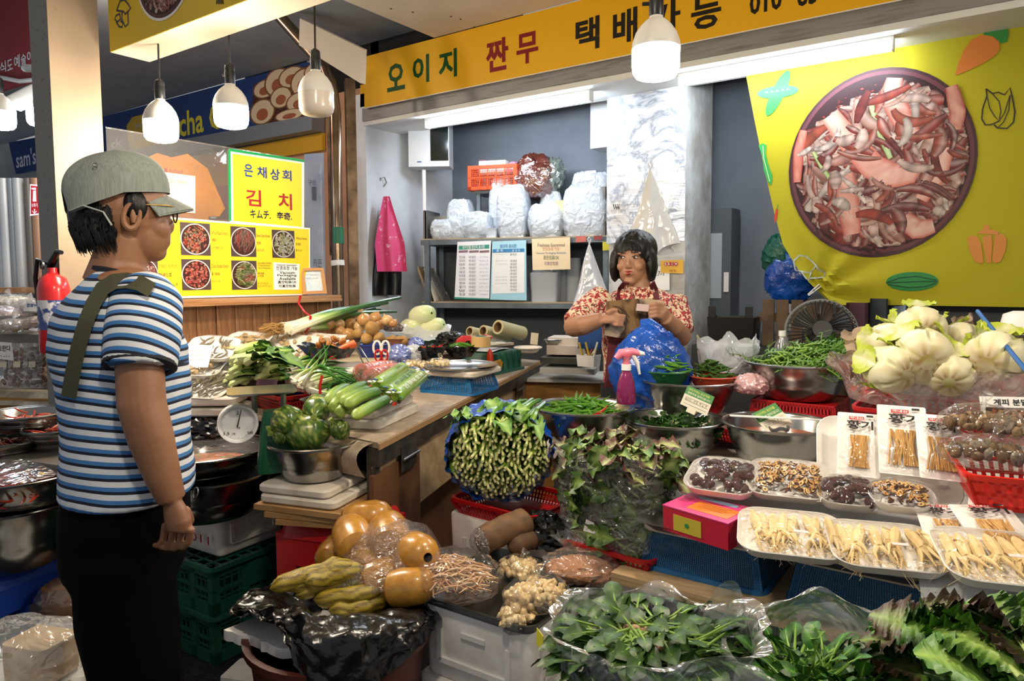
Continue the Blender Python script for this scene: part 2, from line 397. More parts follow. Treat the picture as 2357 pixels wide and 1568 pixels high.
PLX0,PLX1,PLY0,PLY1=PY(1402,500,3.86).x,PY(1578,500,3.86).x,3.86,4.28
pil=MB().box((PLX0+PLX1)/2,(PLY0+PLY1)/2,1.25,PLX1-PLX0,PLY1-PLY0,2.5).build('wall_pillar',PM('chalky_plaster','#cfd0ce',.8,c2='#a9a59c',ns=5,bump=.5,bs=14,bd=.02));struct(pil)
mp=MB()
zt,zb=PY(1480,215,3.855).z,PY(1480,560,3.855).z
mp.grid(8,14,lambda u,v:(lerp(PLX0-.012,PLX1,u),3.853-.004*abs(math.sin(v*14)),lerp(zt,zb,v)+.01*math.sin(u*9)))
mp.grid(8,3,lambda u,v:(lerp(PLX0-.006,PLX1,u),3.856,lerp(2.48,zt,v)))
mp.build('marble_sheet',marble(),pil)
XP=-3.0
part=struct(MB().box(XP-.05,1.95,.6,.03,1.28,1.2).build('wall_partition',PM('partition_back','#6b4a30',.7)))
pw=.098
for i in range(13):
 MB().rr([(.018,pw-.004,.003,0),(.018,pw-.004,.003,.47)],1).build('plank',plank_m,part,M=TR(XP-.022-.002*(i%3),1.36+i*pw,.72))
zl=PX(560,686,XP+.05).z
tl=struct(MB().rr([(.10,1.32,.006,0),(.10,1.32,.006,.012),(.085,1.32,.004,.014),(.085,1.32,.004,.032)],2).build('trim_3',ledge_m,M=TR(XP+.0,1.95,zl-.032)))
cx0,cx1,cy0,cy1=-3.07,-2.90,1.20,1.365
c1=MB().box((cx0+cx1)/2-.006,(cy0+cy1)/2,1.6,cx1-cx0-.012,cy1-cy0,3.2).build('wall_column',col_d);struct(c1)
MB().box(cx1-.003,(cy0+cy1)/2,1.6,.006,cy1-cy0+.012,3.2).build('flange',col_m,c1)
po=thing('scaffold_tube','brown steel tube standing upright, bent back at the top, beside the wooden partition','pipe',loc=D(777,900,4.35).xy.to_3d())
q0=V(po.location);dd=4.35
pts=[D(779,760,dd),D(777,600,dd),D(774,400,dd),D(772,260,dd),D(765,205,dd),D(748,155,dd),D(690,90,dd),D(628,20,dd),D(600,-20,dd)]
pts[0].z=0
MB().tube([p-q0 for p in pts],.036,12).build('tube',pipe_m,po)
MB().tube([D(778,612,dd)-q0,D(777,600,dd)-q0],.042,12).build('clamp',white_pl,po)
MB().tube([D(778,562,dd)-q0,D(777,524,dd)-q0],.038,12).build('tape_band',PM('green_tape','#0e6a48',.4),po)
ps=D(815,700,4.5);pz=thing('steel_post','rusty brown square steel post by the white wall','post',loc=(ps.x,ps.y,0))
MB().box(0,0,1.27,.07,.06,2.54,rz=R(-35)).build('post',rust,pz);MB().box(-.055,.06,1.27,.025,.04,2.54,rz=R(-35)).build('angle_strip',PM('tan_strip','#9a8064',.4,.4),pz)
ps=D(764,300,4.5);MB().box(0,0,0,.05,.04,1.0).build('bracket',rust,pz,M=TR(ps.x-pz.location.x,ps.y-pz.location.y,1.95))
back=MB().box(-6.2,3.75,1.35,4.6,.1,2.7).build('wall_shop',PM('peach_wall','#c99a78',.7,c2='#b88867',ns=3));struct(back)
#  LAMPS
def bulb(px,py,w,lit,label,cordtop,cool=False,sock=True,out=None):
 d=.12*F/w;p=V(out)if out else D(px,py,d)
 t=thing('hanging_bulb',label,'light bulb','bell shaped bulbs hanging over the stalls',loc=p)
 MB().lathe([(.0,-.004),(.03,-.002),(.05,.004),(.058,.016),(.060,.03),(.0605,.074)],28).build('diffuser',(emis('warm_lit_diffuser','#fff0d8',BULB_L)if not cool else emis('cool_lit_diffuser','#e4f0ff',COOL_L))if lit else PM('unlit_diffuser','#d8cabd',.25,sss=.2,coat=.4),t)
 MB().lathe([(.0605,.074),(.061,.078),(.059,.092),(.052,.112),(.040,.130),(.027,.143),(.018,.150),(.0165,.158)],36,wob=lambda a,v:1+.012*(abs(math.sin(a*9))<.3)*(1-v)).build('housing',PM('bulb_housing','#d5d2cc',.4),t)
 MB().lathe([(.0165,.152),(.018,.156),(.0185,.195),(.017,.2),(.018,.206),(.016,.22),(.006,.228),(.0,.23)],18).build('socket',black_pl,t)
 MB().tube([(0,0,.226),(.002,0,.35),(0,0,cordtop-p.z)],.0035,6).build('cord',black_pl,t)
 if sock and not cool:MB().tube([(-.018,0,.19),(-.036,-.004,.192)],.005,8).build('switch',black_pl,t)
 return t
bulb(372,326,74,True,'lit warm bulb hanging from the yellow board with the mushroom drawing, beside the grey cap',2.26)
bulb(533,294,76,True,'lit warm bulb with a side switch hanging between the two other bulbs at the counter',2.30)
bulb(729,266,79,False,'unlit bulb hanging in front of the slanting brown tube',2.9)
bulb(1509,181,108,True,'large lit warm bulb hanging in front of the black lettering of the long yellow sign',ST_)
bulb(2,297,62,True,'lit cool white bulb hanging beneath the red banner, by the camera arm',2.45,True)
bulb(97,291,60,True,'lit cool white bulb half hidden by the steel column',2.45,True)
bulb(0,0,100,True,'lit warm bulb hanging over the ginseng trays, outside the picture',ST_,out=(.35,1.75,1.98))  # added bulb out of view, brightens the trays and cabbages
bulb(0,0,100,True,'lit warm bulb hanging over the front bags, outside the picture',ST_,out=(-.75,.55,2.12))  # added bulb above the frame, brightens the foreground goods
bulb(0,0,100,True,'lit warm bulb of the neighbouring stall behind the steel column',2.98,out=(-4.2,1.9,2.7))  # added bulb hidden by the column, brightens the T-shirt behind the screen
def tubelamp(xa,ya,xb,yb,label):
 Y=SY+.14;a=PY(xa,ya,Y);b=PY(xb,yb,Y);z=SB-.14;L=b.x-a.x
 t=thing('tube_lamp',label,'lamp','white tube lamps under the beam',loc=((a.x+b.x)/2,Y,z))
 MB().box(0,0,.020,L,.05,.022).build('body',white_pl,t)
 MB().rr([(L-.01,.02,.008,-.03),(L-.01,.042,.014,-.02),(L-.01,.046,.014,.008)],4).build('diffuser',emis('tube_light','#e6f1ff',TUBE_L),t)
 for s in(-1,1):MB().box(s*(L/2+.002),0,.0,.006,.05,.064).build('end_cap',white_pl,t)
tubelamp(984,258,1360,200,'shorter tube lamp over the shelves, under the beam')
tubelamp(1566,160,2056,80,'longer tube lamp in front of the kimchi banner')
#  SIGNS AND NOTICES
yel=PM('yellow_sign_print','#e0aa14',.45,spec=.3);yel2=PM('lemon_banner_cloth','#a8a01e',.65,spec=.2,bump=.1,bs=200)
vc=vcol()
def slab(mb,pl,pts,z0,z1):mb.prism(pl.pts(pts)[::-1],z0,z1)
def signroot(name,pl,label,cat,group=None):return thing(name,label,cat,group,M=pl.M)
# --- long sign over the stall
pl=PL((-1,SY,SB),(1,0,0));s=signroot('shop_sign',pl,'long yellow sign board lettered in green, red and black over the stall','sign')
xa=SX0+1;MB().prism([(xa,0),(3.2,0),(3.2,ST_-SB),(xa,ST_-SB)],-.02,0).build('board',yel,s)
chars=[('오',891,932,146,209,'#0d4a1c'),('이',950,988,128,192,'#0d4a1c'),('지',1010,1052,115,180,'#0d4a1c'),('짠',1119,1170,89,164,'#7c1416'),('무',1189,1239,75,146,'#7c1416'),('택',1325,1380,41,116,'#17120c'),('배',1411,1467,21,102,'#17120c'),('가',1496,1566,3,78,'#17120c'),('능',1591,1660,-10,66,'#17120c'),('010',1726,1800,-24,28,'#17120c'),('83',1836,1882,-40,12,'#17120c')]
for c,a,b,y0,y1,h in chars:
 m=MB();pl.text(m,c,a,b,y0,y1,.0015,.028,lin(h));m.build('letter',vc,s,False)
m=MB();m.prism([(xa,-.004),(3.2,-.004),(3.2,0),(xa,0)],-.005,.002);m.build('lower_edge',white_pl,s,False)
m=MB();slab(m,pl,[(817,192),(838,188),(838,240),(817,244)],-.06,-.05);m.build('side_strip',yel,s,False)
# --- upper left board
pl=PL((-2.5,1.385,2.17),(1,0,0));s=signroot('hanging_sign_board',pl,'yellow box sign with mushroom drawing and kimchi bowl above the counter','sign')
a0=pl.px(252,60)[0];MB().prism([(a0,0),(2.2,0),(2.2,.62),(a0,.62)],-.0,.002).build('face',PM('mustard_sign_print','#d9b91c',.45),s)
MB().box((a0+2.2)/2,.005,-.075,2.2-a0,.012,.15).build('underside',PM('cream_sheet','#d8cbb4',.5),s)
m=MB();picture(m,*pl.px(378,-62),.34,.30,'kimchi',.004,5,True,220);m.build('kimchi_bowl_print',vc,s,False)
m=MB();q=pl.px(378,-62);k=40;m.ribbon([(q[0]+.174*math.cos(2*PI*i/k),q[1]+.154*math.sin(2*PI*i/k))for i in range(k+1)],.012,.0035,lin('#e8e4e0'));m.build('bowl_ring',vc,s,False)
m=MB()
for L in([(270,25),(278,3),(288,0),(297,10),(302,20),(296,27),(290,33),(286,27),(270,25)],[(283,27),(282,45),(290,62),(297,55),(296,30)],[(277,32),(268,37),(266,45),(272,51),(279,44),(277,32)],[(269,51),(276,62),(283,63),(284,54),(279,48)]):
 m.ribbon(pl.pts(L),.007,.003,lin('#3f3b50'))
m.build('mushroom_drawing',vc,s,False)
m=MB();[m.ribbon(pl.pts([(502+i*3,-2),(500+i*4,10)]),.006,.003,lin('#20201a'))for i in range(5)];m.build('dark_drawing',vc,s,False)
# --- red banner
pl=PL((-3.6,1.7,2.3),(1,0,0));s=signroot('red_banner',pl,'dark red banner with white lettering behind the steel column','banner')
m=MB();slab(m,pl,[(-60,-60),(140,-60),(140,168),(-60,226)],-.02,0);m.build('cloth',PM('red_banner_print','#8c1a28',.6),s)
m=MB()
for c,a,b,y0,y1 in(('식',0,15,142,168),('도',17,30,137,162),('예',33,47,127,157),('술',49,61,124,150),('이',63,76,116,144),('될',81,96,108,140),('수',101,116,104,134)):
 pl.text(m,c,a,b,y0,y1,.002,.02,lin('#e6dfe0'))
m.build('lettering',vc,s,False)
m=MB();m.tube([V((a,b,.03))for a,b in pl.pts([(-30,172),(60,190),(105,186)])],.012,8);m.build('rail',white_pl,s)
# --- surveillance camera
p=D(66,222,3.2);t=thing('surveillance_camera','white surveillance camera pointing down on an arm beneath the red banner','camera',loc=p)
Mx=frame((-.75,-.5,-.42));MB().rr([(.062,.062,.012,-.07),(.066,.066,.014,-.02),(.066,.066,.014,.075)],4).build('body',white_pl,t,M=frame((-.75,-.5,-.42))@TR(0,0,0,0,PI/2,0))
MB().lathe([(.0,.078),(.024,.078),(.026,.07)],16).build('lens',black_pl,t,M=frame((-.75,-.5,-.42))@TR(0,0,0,0,PI/2,0))
MB().tube([(.03,.02,.03),(.05,.03,.06),(.05,.03,.12),(-.1,.03,.15)],.018,10).build('arm',white_pl,t)
# --- blue shop signs far behind
pl=PL((-6,3.66,2.6),(1,0,0));nav=PM('navy_sign_print','#22407e',.5,c2='#1c3670',ns=3)
s=signroot('navy_shop_sign',pl,'navy sign with yellow lettering and cookie picture behind the bulbs','sign')
m=MB();slab(m,pl,[(150,292),(742,133),(742,270),(150,382)],-.04,0);m.build('board',nav,s)
m=MB();pl.text(m,'cha C',412,512,246,306,.003,.02,lin('#d8cf3e'));m.build('yellow_lettering',vc,s,False)
m=MB();pl.text(m,'ck',256,281,320,340,.003,.02,lin('#cfd6e6'));pl.text(m,'Snack',312,340,282,292,.008,0,lin('#c9d0d8'));pl.text(m,'TOP',303,340,306,322,.008,.02,lin('#c9d0d8'));m.build('white_lettering',vc,s,False)
m=MB();q=pl.pts([(292,290),(305,270),(335,262),(352,268),(370,300),(368,340),(325,350),(300,338),(295,315)]);m.prism(q[::-1],0,.004);m.build('gold_badge',PM('gold_badge_print','#c5a53a',.5),s,False)
m=MB();rr_=random.Random(3)
q=pl.pts([(585,195),(742,140),(742,265),(610,292),(580,250)]);m.prism(q[::-1],0,.003,lin('#4a2c22'))
for i,(x,y,a,b)in enumerate(((610,205,30,26),(640,190,34,40),(672,178,34,30),(700,190,34,40),(605,258,32,36),(648,225,28,30),(690,235,34,28),(725,215,30,34),(668,265,38,16),(725,165,26,24))):
 c0=pl.px(x,y);ra=abs(pl.px(x+a,y)[0]-c0[0])*.95;rb=abs(pl.px(x,y+b)[1]-c0[1])*.85
 for k_,(f,cl)in enumerate(((1,'#7a5238'),(.88,'#d6c4a4'),(.45,'#a05f42'))):
  m.add([(c0[0]+(ra*f*math.cos(u*PI/9)),c0[1]+rb*f*math.sin(u*PI/9)+(.0 if k_<2 else-rb*.2),.004+i*.0006+k_*.0002)for u in range(18)],[tuple(range(18))],col=lin(cl))
m.build('cookie_print',vc,s,False)
m=MB();slab(m,pl,[(20,328),(150,304),(150,378),(36,400)],-.04,0)
s=signroot('navy_shop_sign',pl,'small navy sign with white lettering left of the steel column','sign');m.build('board',nav,s)
m=MB();pl.text(m,"sam's club",37,128,338,378,.003,.015,lin('#d6dcec'));m.build('white_lettering',vc,s,False)
bt=PM('bright_yellow_board','#c89a20',.5)
m=MB();slab(m,pl,[(530,345),(742,305),(742,345),(530,380)],-.03,0);tag(m.build('yellow_fascia',bt),'yellow fascia strip beneath the far navy sign','sign').matrix_local=pl.M
m=MB();slab(m,pl,[(255,360),(742,270),(742,304),(255,392)],-.02,.1);tag(m.build('shutter_box',PM('shutter_grey','#7f8790',.5,.3)),'grey roller shutter box under the far navy sign','shutter').matrix_local=pl.M
pl=PL((-4.2,2.6,1.5),(.6,.8,0));s=signroot('roll_up_banner',pl,'pale blue grey upright banner standing behind the yellow kimchi sign','banner')
m=MB();slab(m,pl,[(700,355),(745,352),(750,690),(704,690)],-.01,0);m.build('sheet',PM('blue_grey_banner','#7c88a0',.6,c2='#a8b0c0',ns=2),s)
for c,a,b,y0,y1 in(('구산',709,727,414,426),('ㅣ',718,728,430,462),('카든',721,741,596,616)):m=MB();pl.text(m,c,a,b,y0,y1,.002,.01,lin('#2a3450'));m.build('lettering',vc,s,False)
# --- orange T-shirt hanging behind the screen
pl=PL((-3.55,1.8,1.6),(.25,.97,0));o=MB();shp=[(318,372),(362,352),(395,362),(432,354),(478,388),(518,480),(505,498),(480,498),(482,660),(330,660),(335,480),(300,470)]
o.prism(pl.pts(shp)[::-1],-.03,.0);o=o.build('hanging_t_shirt',PM('orange_cotton','#e08a08',.8,c2='#cc7a04',ns=9,bump=.4,bs=14,bd=.03));o.matrix_local=pl.M
tag(o,'orange T-shirt hanging up behind the clear screen','shirt')
m=MB();pl.text(m,'■ ArtFood',378,420,389,398,.002,.01,lin('#b03028'));m.build('chest_print',vc,o,False)
pl=PL((-3.6,2.2,1.4),(.25,.97,0));m=MB();slab(m,pl,[(482,430),(532,425),(532,505),(482,505)],-.02,0);o=m.build('maroon_poster',PM('maroon_print','#6a3038',.5));o.matrix_local=pl.M;tag(o,'small maroon and white poster behind the clear screen','poster')
m=MB();slab(m,pl,[(484,490),(498,489),(498,503),(484,503)],0,.002);m.build('blue_lettered_patch',PM('pale_print','#c8ccd8',.6),o,False)
# --- clear screen on the ledge
pl=PL((XP,1.4,zl),(0,1,0));s=signroot('clear_screen',pl,'clear acrylic screen standing on the wooden ledge','screen')
zt=pl.px(400,316)[1];y0,y1=pl.px(256,400)[0],pl.px(750,500)[0]
MB().prism([(y0,0),(y1,0),(y1,zt),(y0,zt)],-.03,-.026).build('pane',film('acrylic_pane',haze=.04,gloss=.05,rough=.03,bump=.02),s)
MB().tube([(y0,zt,-.028),(y1,zt,-.028)],.003,6).build('edge',clear,s)
# --- green edged sign
s=signroot('kimchi_sign',pl,'yellow card with green taped edge reading kimchi in blue and red lettering','sign')
m=MB();slab(m,pl,[(533,343),(706,369),(706,530),(536,512)],-.024,-.02);m.build('card',PM('sign_white_edge','#e9e9e2',.5),s)
m=MB();slab(m,pl,[(541,353),(700,376),(700,522),(543,508)],-.02,-.019);m.build('yellow_face',PM('lemon_card','#f2d517',.45),s)
m=MB();m.ribbon(pl.pts([(535,508),(533,344)]),.012,-.018,lin('#12964e'));m.ribbon(pl.pts([(533,344),(706,370)]),.012,-.0178,lin('#12964e'));m.build('green_tape',vc,s,False)
m=MB()
for c,a,b,y0,y1,h in(('은',567,587,377,406,'#1c3c96'),('채',597,619,383,409,'#1c3c96'),('상',627,649,388,414,'#1c3c96'),('회',655,676,391,415,'#1c3c96'),('김',571,606,436,474,'#a3262a'),('치',646,677,445,482,'#a3262a'),('キムチ.',581,628,483,503,'#1a2440'),('辛奇.',642,677,488,506,'#1a2440')):
 pl.text(m,c,a,b,y0,y1,-.0175,.02,lin(h))
m.build('lettering',vc,s,False)
# --- menu board
s=signroot('menu_board',pl,'yellow menu board with eight kimchi photographs and small captions on the ledge','menu board')
m=MB();slab(m,pl,[(296,492),(716,525),(716,679),(296,690)],-.012,-.008);m.build('white_backing',PM('sign_white_edge','#e9e9e2'),s)
m=MB();slab(m,pl,[(296,497),(713,528),(713,676),(296,684)],-.008,-.007);m.build('board',PM('golden_card','#f3cc1f',.42),s)
for i,(a,b,y0,y1,kd)in enumerate(((417,486,513,588,'radish'),(533,591,522,591,'onion'),(628,680,530,594,'white'),(316,366,597,668,'kimchi'),(420,487,597,668,'cube'),(535,593,600,667,'cucumber'),(330,372,508,582,'kimchi'))):
 m=MB();q0=pl.px(a,(y0+y1)/2)[0];q1=pl.px(b,(y0+y1)/2)[0];r0=pl.px((a+b)/2,y1)[1];r1=pl.px((a+b)/2,y0)[1]
 picture(m,(q0+q1)/2,(r0+r1)/2,q1-q0,r1-r0,kd,-.0065,20+i,False,160);m.build('dish_photo',vc,s,False)
m=MB()
for c,a,b,y0,y1,h in(('Cabbage Kimchi',378,410,531,541,'#b03a2a'),('菜泡菜',378,388,546,553,'#b03a2a'),('つキムチ',378,394,560,567,'#b03a2a'),('Whole Radish Kimchi',488,527,532,541,'#4a4030'),('胡蘿蔔卜',488,503,549,556,'#4a4030'),('ミニ大根キムチ',488,515,567,574,'#4a4030'),('Green Onion Kimchi',592,623,539,546,'#4a4030'),('葱泡菜',593,602,556,563,'#4a4030'),('ねぎキムチ',593,609,573,579,'#4a4030'),('White Kimchi',683,708,546,552,'#6a5a30'),('白泡菜',683,694,559,565,'#4a4030'),('白キムチ',683,697,573,579,'#4a4030'),('fresh  kimchi',368,411,606,616,'#7a5a28'),('鮮辣白菜',369,397,628,638,'#3a3426'),('浅漬けキムチ',369,412,650,660,'#3a3426'),('Diced Radish Kimchi',489,528,608,617,'#4a4030'),('蘿卜塊泡菜',489,508,627,634,'#4a4030'),('カクトゥギ',489,509,645,651,'#4a4030'),('Cucumber Kimchi',595,626,603,608,'#4a4030'),('4 long sections',595,624,609,614,'#4a4030'),('Short 8 pieces',596,624,615,620,'#4a4030'),('黄瓜泡菜',595,610,627,632,'#4a4030'),('4个长条',595,609,633,638,'#4a4030'),('キュウリキムチ',595,619,650,655,'#4a4030'),('4 ロングセクション',595,626,656,661,'#4a4030')):
 pl.text(m,c,a,b,y0,y1,-.006,0,lin(h))
m.build('captions',vc,s,False)
m=MB();slab(m,pl,[(631,604),(691,608),(690,667),(632,667)],-.007,-.0055);m.build('white_notice',paper,s,False)
m=MB()
for c,a,b,y0,y1 in(('Freshness Guaranteed',638,684,608,612),('진공포장 가능',637,686,613,622),('Vacuum',645,680,624,631),('Packaging',640,684,631,638),('Available',644,682,638,645),('真空包装OK',641,684,646,653),('可真空包装',643,682,655,662)):pl.text(m,c,a,b,y0,y1,-.005,.015,lin('#1a1a1a'))
m.build('notice_lettering',vc,s,False)
# --- freshness paper taped to the screen, notice on the planks, photo frame
def notice(name,pl,quad,label,mat,lines,z=.0,thick=.002):
 t=signroot(name,pl,label,'notice');m=MB();slab(m,pl,quad,z-thick,z);m.build('sheet',mat,t,False);m=MB()
 for c,a,b,y0,y1,h in lines:pl.text(m,c,a,b,y0,y1,z+.001,.0,lin(h))
 if lines:m.build('lettering',vc,t,False)
 return t
notice('taped_notice',pl,[(340,390),(455,405),(455,490),(340,484)],'cream notice taped to the clear screen beside the grey cap',PM('cream_paper','#f0dcc0',.6),[('Freshness Guaranteed',361,434,408,420,'#7a4a2a'),('진공포장 가능',378,420,420,431,'#d08a6a'),('able',432,444,438,446,'#6a80c0'),('空包裝',384,424,462,472,'#c04a8a')],-.02)
pl2=PL((XP+.05,1.4,zl),(0,1,0))
t=notice('paper_notice',pl2,[(350,690),(414,689),(420,778),(350,780)],'white notice with small brown picture hung on the planks below the menu board',paper,[('등실에',374,412,707,724,'#222222')])
m=MB();slab(m,pl2,[(383,733),(405,733),(405,753),(383,754)],0,.0015);m.build('brown_picture',PM('brown_print','#8a5a3c',.6,c2='#6a3c24',ns=200),t,False)
pl3=PL(PX(720,678,XP+.02),(.35,.94,0),(-.12,.05,1));t=signroot('photo_frame',pl3,'small wooden picture frame standing on the end of the ledge','picture frame')
wf=PM('light_wood_frame','#c08a55',.4);q=pl3.pts([(690,618),(744,617),(752,676),(697,678)]);qi=pl3.pts([(698,624),(738,623),(744,669),(704,671)])
m=MB();[m.prism([q[i],q[(i+1)%4],qi[(i+1)%4],qi[i]][::-1],-.012,.006)for i in range(4)];m.build('frame',wf,t,False)
m=MB();m.prism(q[::-1],-.013,-.004);m.build('picture',PM('pale_sky_picture','#b8cfe0',.4,c2='#e6e6e2',ns=14),t,False)
m=MB();[scribble(m,*[qi[0][0]+.01,qi[1][0]-.02],qi[0][1]-.02-.018*k_,.008,.0,lin('#4a5a70'),k_)for k_ in range(2)];m.build('handwriting',vc,t,False)
# --- fire extinguisher signs
pl=PL(D(95,460,3.6),(.86,.5,0))
for i,(a,b,y0,y1,lb)in enumerate(((69,91,424,494,'narrower red extinguisher sign half turned away on the pipe'),(92,118,426,494,'wider red extinguisher sign next to the steel column'))):
 t=signroot('extinguisher_sign',pl,lb,'sign','red extinguisher signs');m=MB();slab(m,pl,[(a,y0),(b,y0+2),(b,y1),(a,y1+3)],-.004,0);m.build('white_edge',paper,t,False)
 m=MB();slab(m,pl,[(a+2,y0+3),(b-2,y0+5),(b-2,y1-3),(a+2,y1-1)],0,.001);m.build('red_face',PM('sign_red','#a81822',.45),t,False)
 m=MB();c=(a+b)/2;slab(m,pl,[(c-3,y0+15),(c+3,y0+15),(c+4,y0+40),(c-4,y0+40)],.001,.002);slab(m,pl,[(c-8,y0+9),(c+3,y0+8),(c+3,y0+14),(c-6,y0+12)],.001,.002);slab(m,pl,[(c-1,y0+57),(c+1,y0+57),(c+1,y0+68),(c-1,y0+68)],.001,.002)
 m.ribbon(pl.pts([(c-5,y0+62),(c,y0+68),(c+5,y0+62)]),.004,.002);m.build('white_symbol',PM('symbol_white','#e8e4e2'),t,False)
 m=MB();pl.text(m,'소화기',a+4,b-4,y0+44,y0+53,.002,.01,lin('#e8e4e2'));m.build('lettering',vc,t,False)
 # --- fabric banner with the kimchi bowl
pl=PL((-.3,SY+.33,1.6),(1,0,0));s=signroot('kimchi_banner',pl,'large lemon yellow fabric banner with a bowl of kimchi and vegetable drawings','banner')
LB=[(0,1700,40),(.18,1713,155),(.33,1735,270),(.5,1760,395),(.64,1783,495),(.74,1802,562),(.83,1832,612),(.91,1868,655),(1,1912,702)]
def lb(v):
 for i in range(len(LB)-1):
  if v<=LB[i+1][0]:
   t=(v-LB[i][0])/(LB[i+1][0]-LB[i][0]);return pl.px(lerp(LB[i][1],LB[i+1][1],t),lerp(LB[i][2],LB[i+1][2],t))
 return pl.px(1912,702)
pin=pl.px(1880,670);hem=pl.px(2150,704)[1];rgt=pl.px(2480,400)[0]
def disp(a,b):
 dx,dy=a-pin[0],b-pin[1];r_=math.hypot(dx,dy);an=math.atan2(dy,dx)
 return .022*math.exp(-r_/.22)*math.sin(an*9)*min(1,r_/.05)+.010*math.sin(a*4.2+b*1.3)*(.5+.5*math.sin(b*2))
def bf(u,v):
 l=lb(v);x=lerp(l[0],rgt,u);y=lerp(l[1],lerp(1.15,hem,v)if False else l[1]if u<.0 else lerp(l[1],lerp(pl.px(2480,-60)[1],hem,v),min(1,u*3)),1)
 return(x,y,disp(x,y))
MB().grid(60,50,bf).build('cloth',yel2,s)
def prt(name,m):
 m.v=[(x,y,z+disp(x,y))for x,y,z in m.v];m.build(name,vc,s,False)
cc=pl.px(2018,377);wd=pl.px(2233,377)[0]-pl.px(1803,377)[0];hd=pl.px(2018,160)[1]-pl.px(2018,594)[1]
m=MB();picture(m,cc[0],cc[1],wd,hd,'kimchi',.004,11,True,1050)
for(L,w_,c1_,c2_)in(([(1910,265),(1960,330),(2010,385),(2050,405),(2090,400),(2095,375)],62,'#e6c9b8','#b5604e'),([(2005,240),(2020,290),(2035,330),(2050,365)],16,'#d8e0b0','#5c7a34'),([(1872,350),(1895,390),(1925,430)],12,'#d8dfa0','#44662a'),([(1945,400),(1950,460),(1962,540)],55,'#e0b8a4','#9c4436'),([(2060,180),(2050,220),(2075,270),(2100,310)],50,'#e6cdbc','#a84c3c'),([(2180,340),(2160,400),(2120,460)],40,'#e8d4c4','#b05a48'),([(1850,300),(1838,350),(1835,420)],26,'#d8a08c','#a03c30'),([(2190,200),(2205,260),(2200,300)],34,'#e0b49c','#8c3a30'),([(2080,500),(2110,530),(2150,520)],46,'#e8d0c0','#a04a3c')):
 q=[V(p_)for p_ in pl.pts(L)];PTS=[]
 for i in range(len(q)-1):
  for k in range(4):PTS.append(q[i].lerp(q[i+1],k/4))
 PTS.append(q[-1]);w=w_*.0019
 vs=[];cs=[]
 for j,p in enumerate(PTS):
  t_=PTS[min(j+1,len(PTS)-1)]-PTS[max(j-1,0)];t_.normalize();nn=V((-t_.y,t_.x))
  for k,f in((-.5,0),(-.3,.8),(0,1),(.3,.7),(.5,0)):
   e=.7+.3*math.sin(PI*(j+.5)/len(PTS));n_=.5+.5*nz(p.x*30+k*9,p.y*30,3);vs.append((p.x+nn.x*w*k*e,p.y+nn.y*w*k*e,.0085));cs.append(mix(lin(c2_),lin(c1_),max(0,min(1,f*(.1+.8*n_)))))
 m.add(vs,[(j*5+k,j*5+k+1,j*5+k+6,j*5+k+5)for j in range(len(PTS)-1)for k in range(4)],cols=cs)
prt('kimchi_bowl_print',m)
def draw(name,polys,strokes=()):
 m=MB()
 for pts_,c in polys:q=pl.pts(pts_);m.add([(a,b,.004)for a,b in q],[tuple(range(len(q)))],col=lin(c))
 for pts_,w,c in strokes:m.ribbon(pl.pts(pts_),w,.0055,lin(c))
 prt(name,m)
def ell(cx,cy,a,b,rot,n=20):return[(cx+a*math.cos(t)*math.cos(rot)-b*math.sin(t)*math.sin(rot),cy+a*math.cos(t)*math.sin(rot)+b*math.sin(t)*math.cos(rot))for t in(2*PI*i/n for i in range(n))]
draw('carrot_drawing',[([(2198,176),(2206,148),(2218,118),(2236,94),(2260,82),(2284,85),(2300,98),(2301,116),(2290,130),(2262,148),(2230,163)],'#c5742e'),([(2264,82),(2266,62),(2280,52),(2292,54),(2305,50),(2318,60),(2322,80),(2318,98),(2304,102),(2290,88)],'#2f7d35')])
draw('cucumber_drawing',[(ell(1790,214,58,15,2.02),'#2b8a3c'),(ell(1790,211,48,14,-.12),'#2f9a44')],[([(1762+i*12,214-i*2),(1765+i*12,211-i*2),(1768+i*12,214-i*2)],.003,'#d8e8c8')for i in range(5)])
draw('garlic_drawing',[],[([(2270,206),(2272,222),(2262,252),(2260,275),(2268,289),(2282,288),(2300,280)],.006,'#2a2620'),([(2270,206),(2284,217),(2298,214),(2312,220),(2325,204),(2330,225),(2336,258),(2333,282),(2318,297),(2296,296),(2288,288)],.006,'#2a2620'),([(2272,222),(2278,250),(2290,270),(2300,280),(2312,262),(2325,220)],.004,'#2a2620'),([(2284,217),(2300,235),(2304,258),(2300,276)],.004,'#2a2620'),([(2325,220),(2322,255),(2310,282),(2296,296)],.004,'#2a2620')])
pep='#c8823a'
draw('pepper_drawing',[([(2227,550),(2232,542),(2250,544),(2258,560),(2264,604),(2256,607),(2242,600),(2232,578)],pep),([(2261,545),(2282,541),(2284,560),(2281,606),(2272,606),(2264,570)],pep),([(2290,542),(2308,538),(2317,550),(2315,575),(2304,602),(2290,607),(2284,598)],pep),([(2248,538),(2262,528),(2264,518),(2276,518),(2278,528),(2300,534),(2296,541),(2270,539)],pep)])
draw('melon_drawing',[(ell(2100,648,60,22,-.02,26),'#2a8040')],[([(2040,651),(2070,640),(2110,636),(2155,645)],.005,'#17462a'),([(2040,651),(2080,650),(2120,648),(2158,648)],.005,'#17462a'),([(2044,655),(2090,662),(2130,660),(2155,652)],.005,'#17462a')])
draw('leafy_drawing',[([(1746,335),(1756,330),(1764,334),(1762,352),(1768,378),(1778,405),(1776,426),(1768,420),(1758,392),(1756,365)],'#2f9a44')],[([(1756,336),(1758,365),(1772,418)],.003,'#cfe8c0')])
draw('chilli_drawing',[([(1787,480),(1791,482),(1789,500),(1784,515),(1782,500)],'#b83a24')],[([(1789,482),(1791,471)],.004,'#2f7d35')])
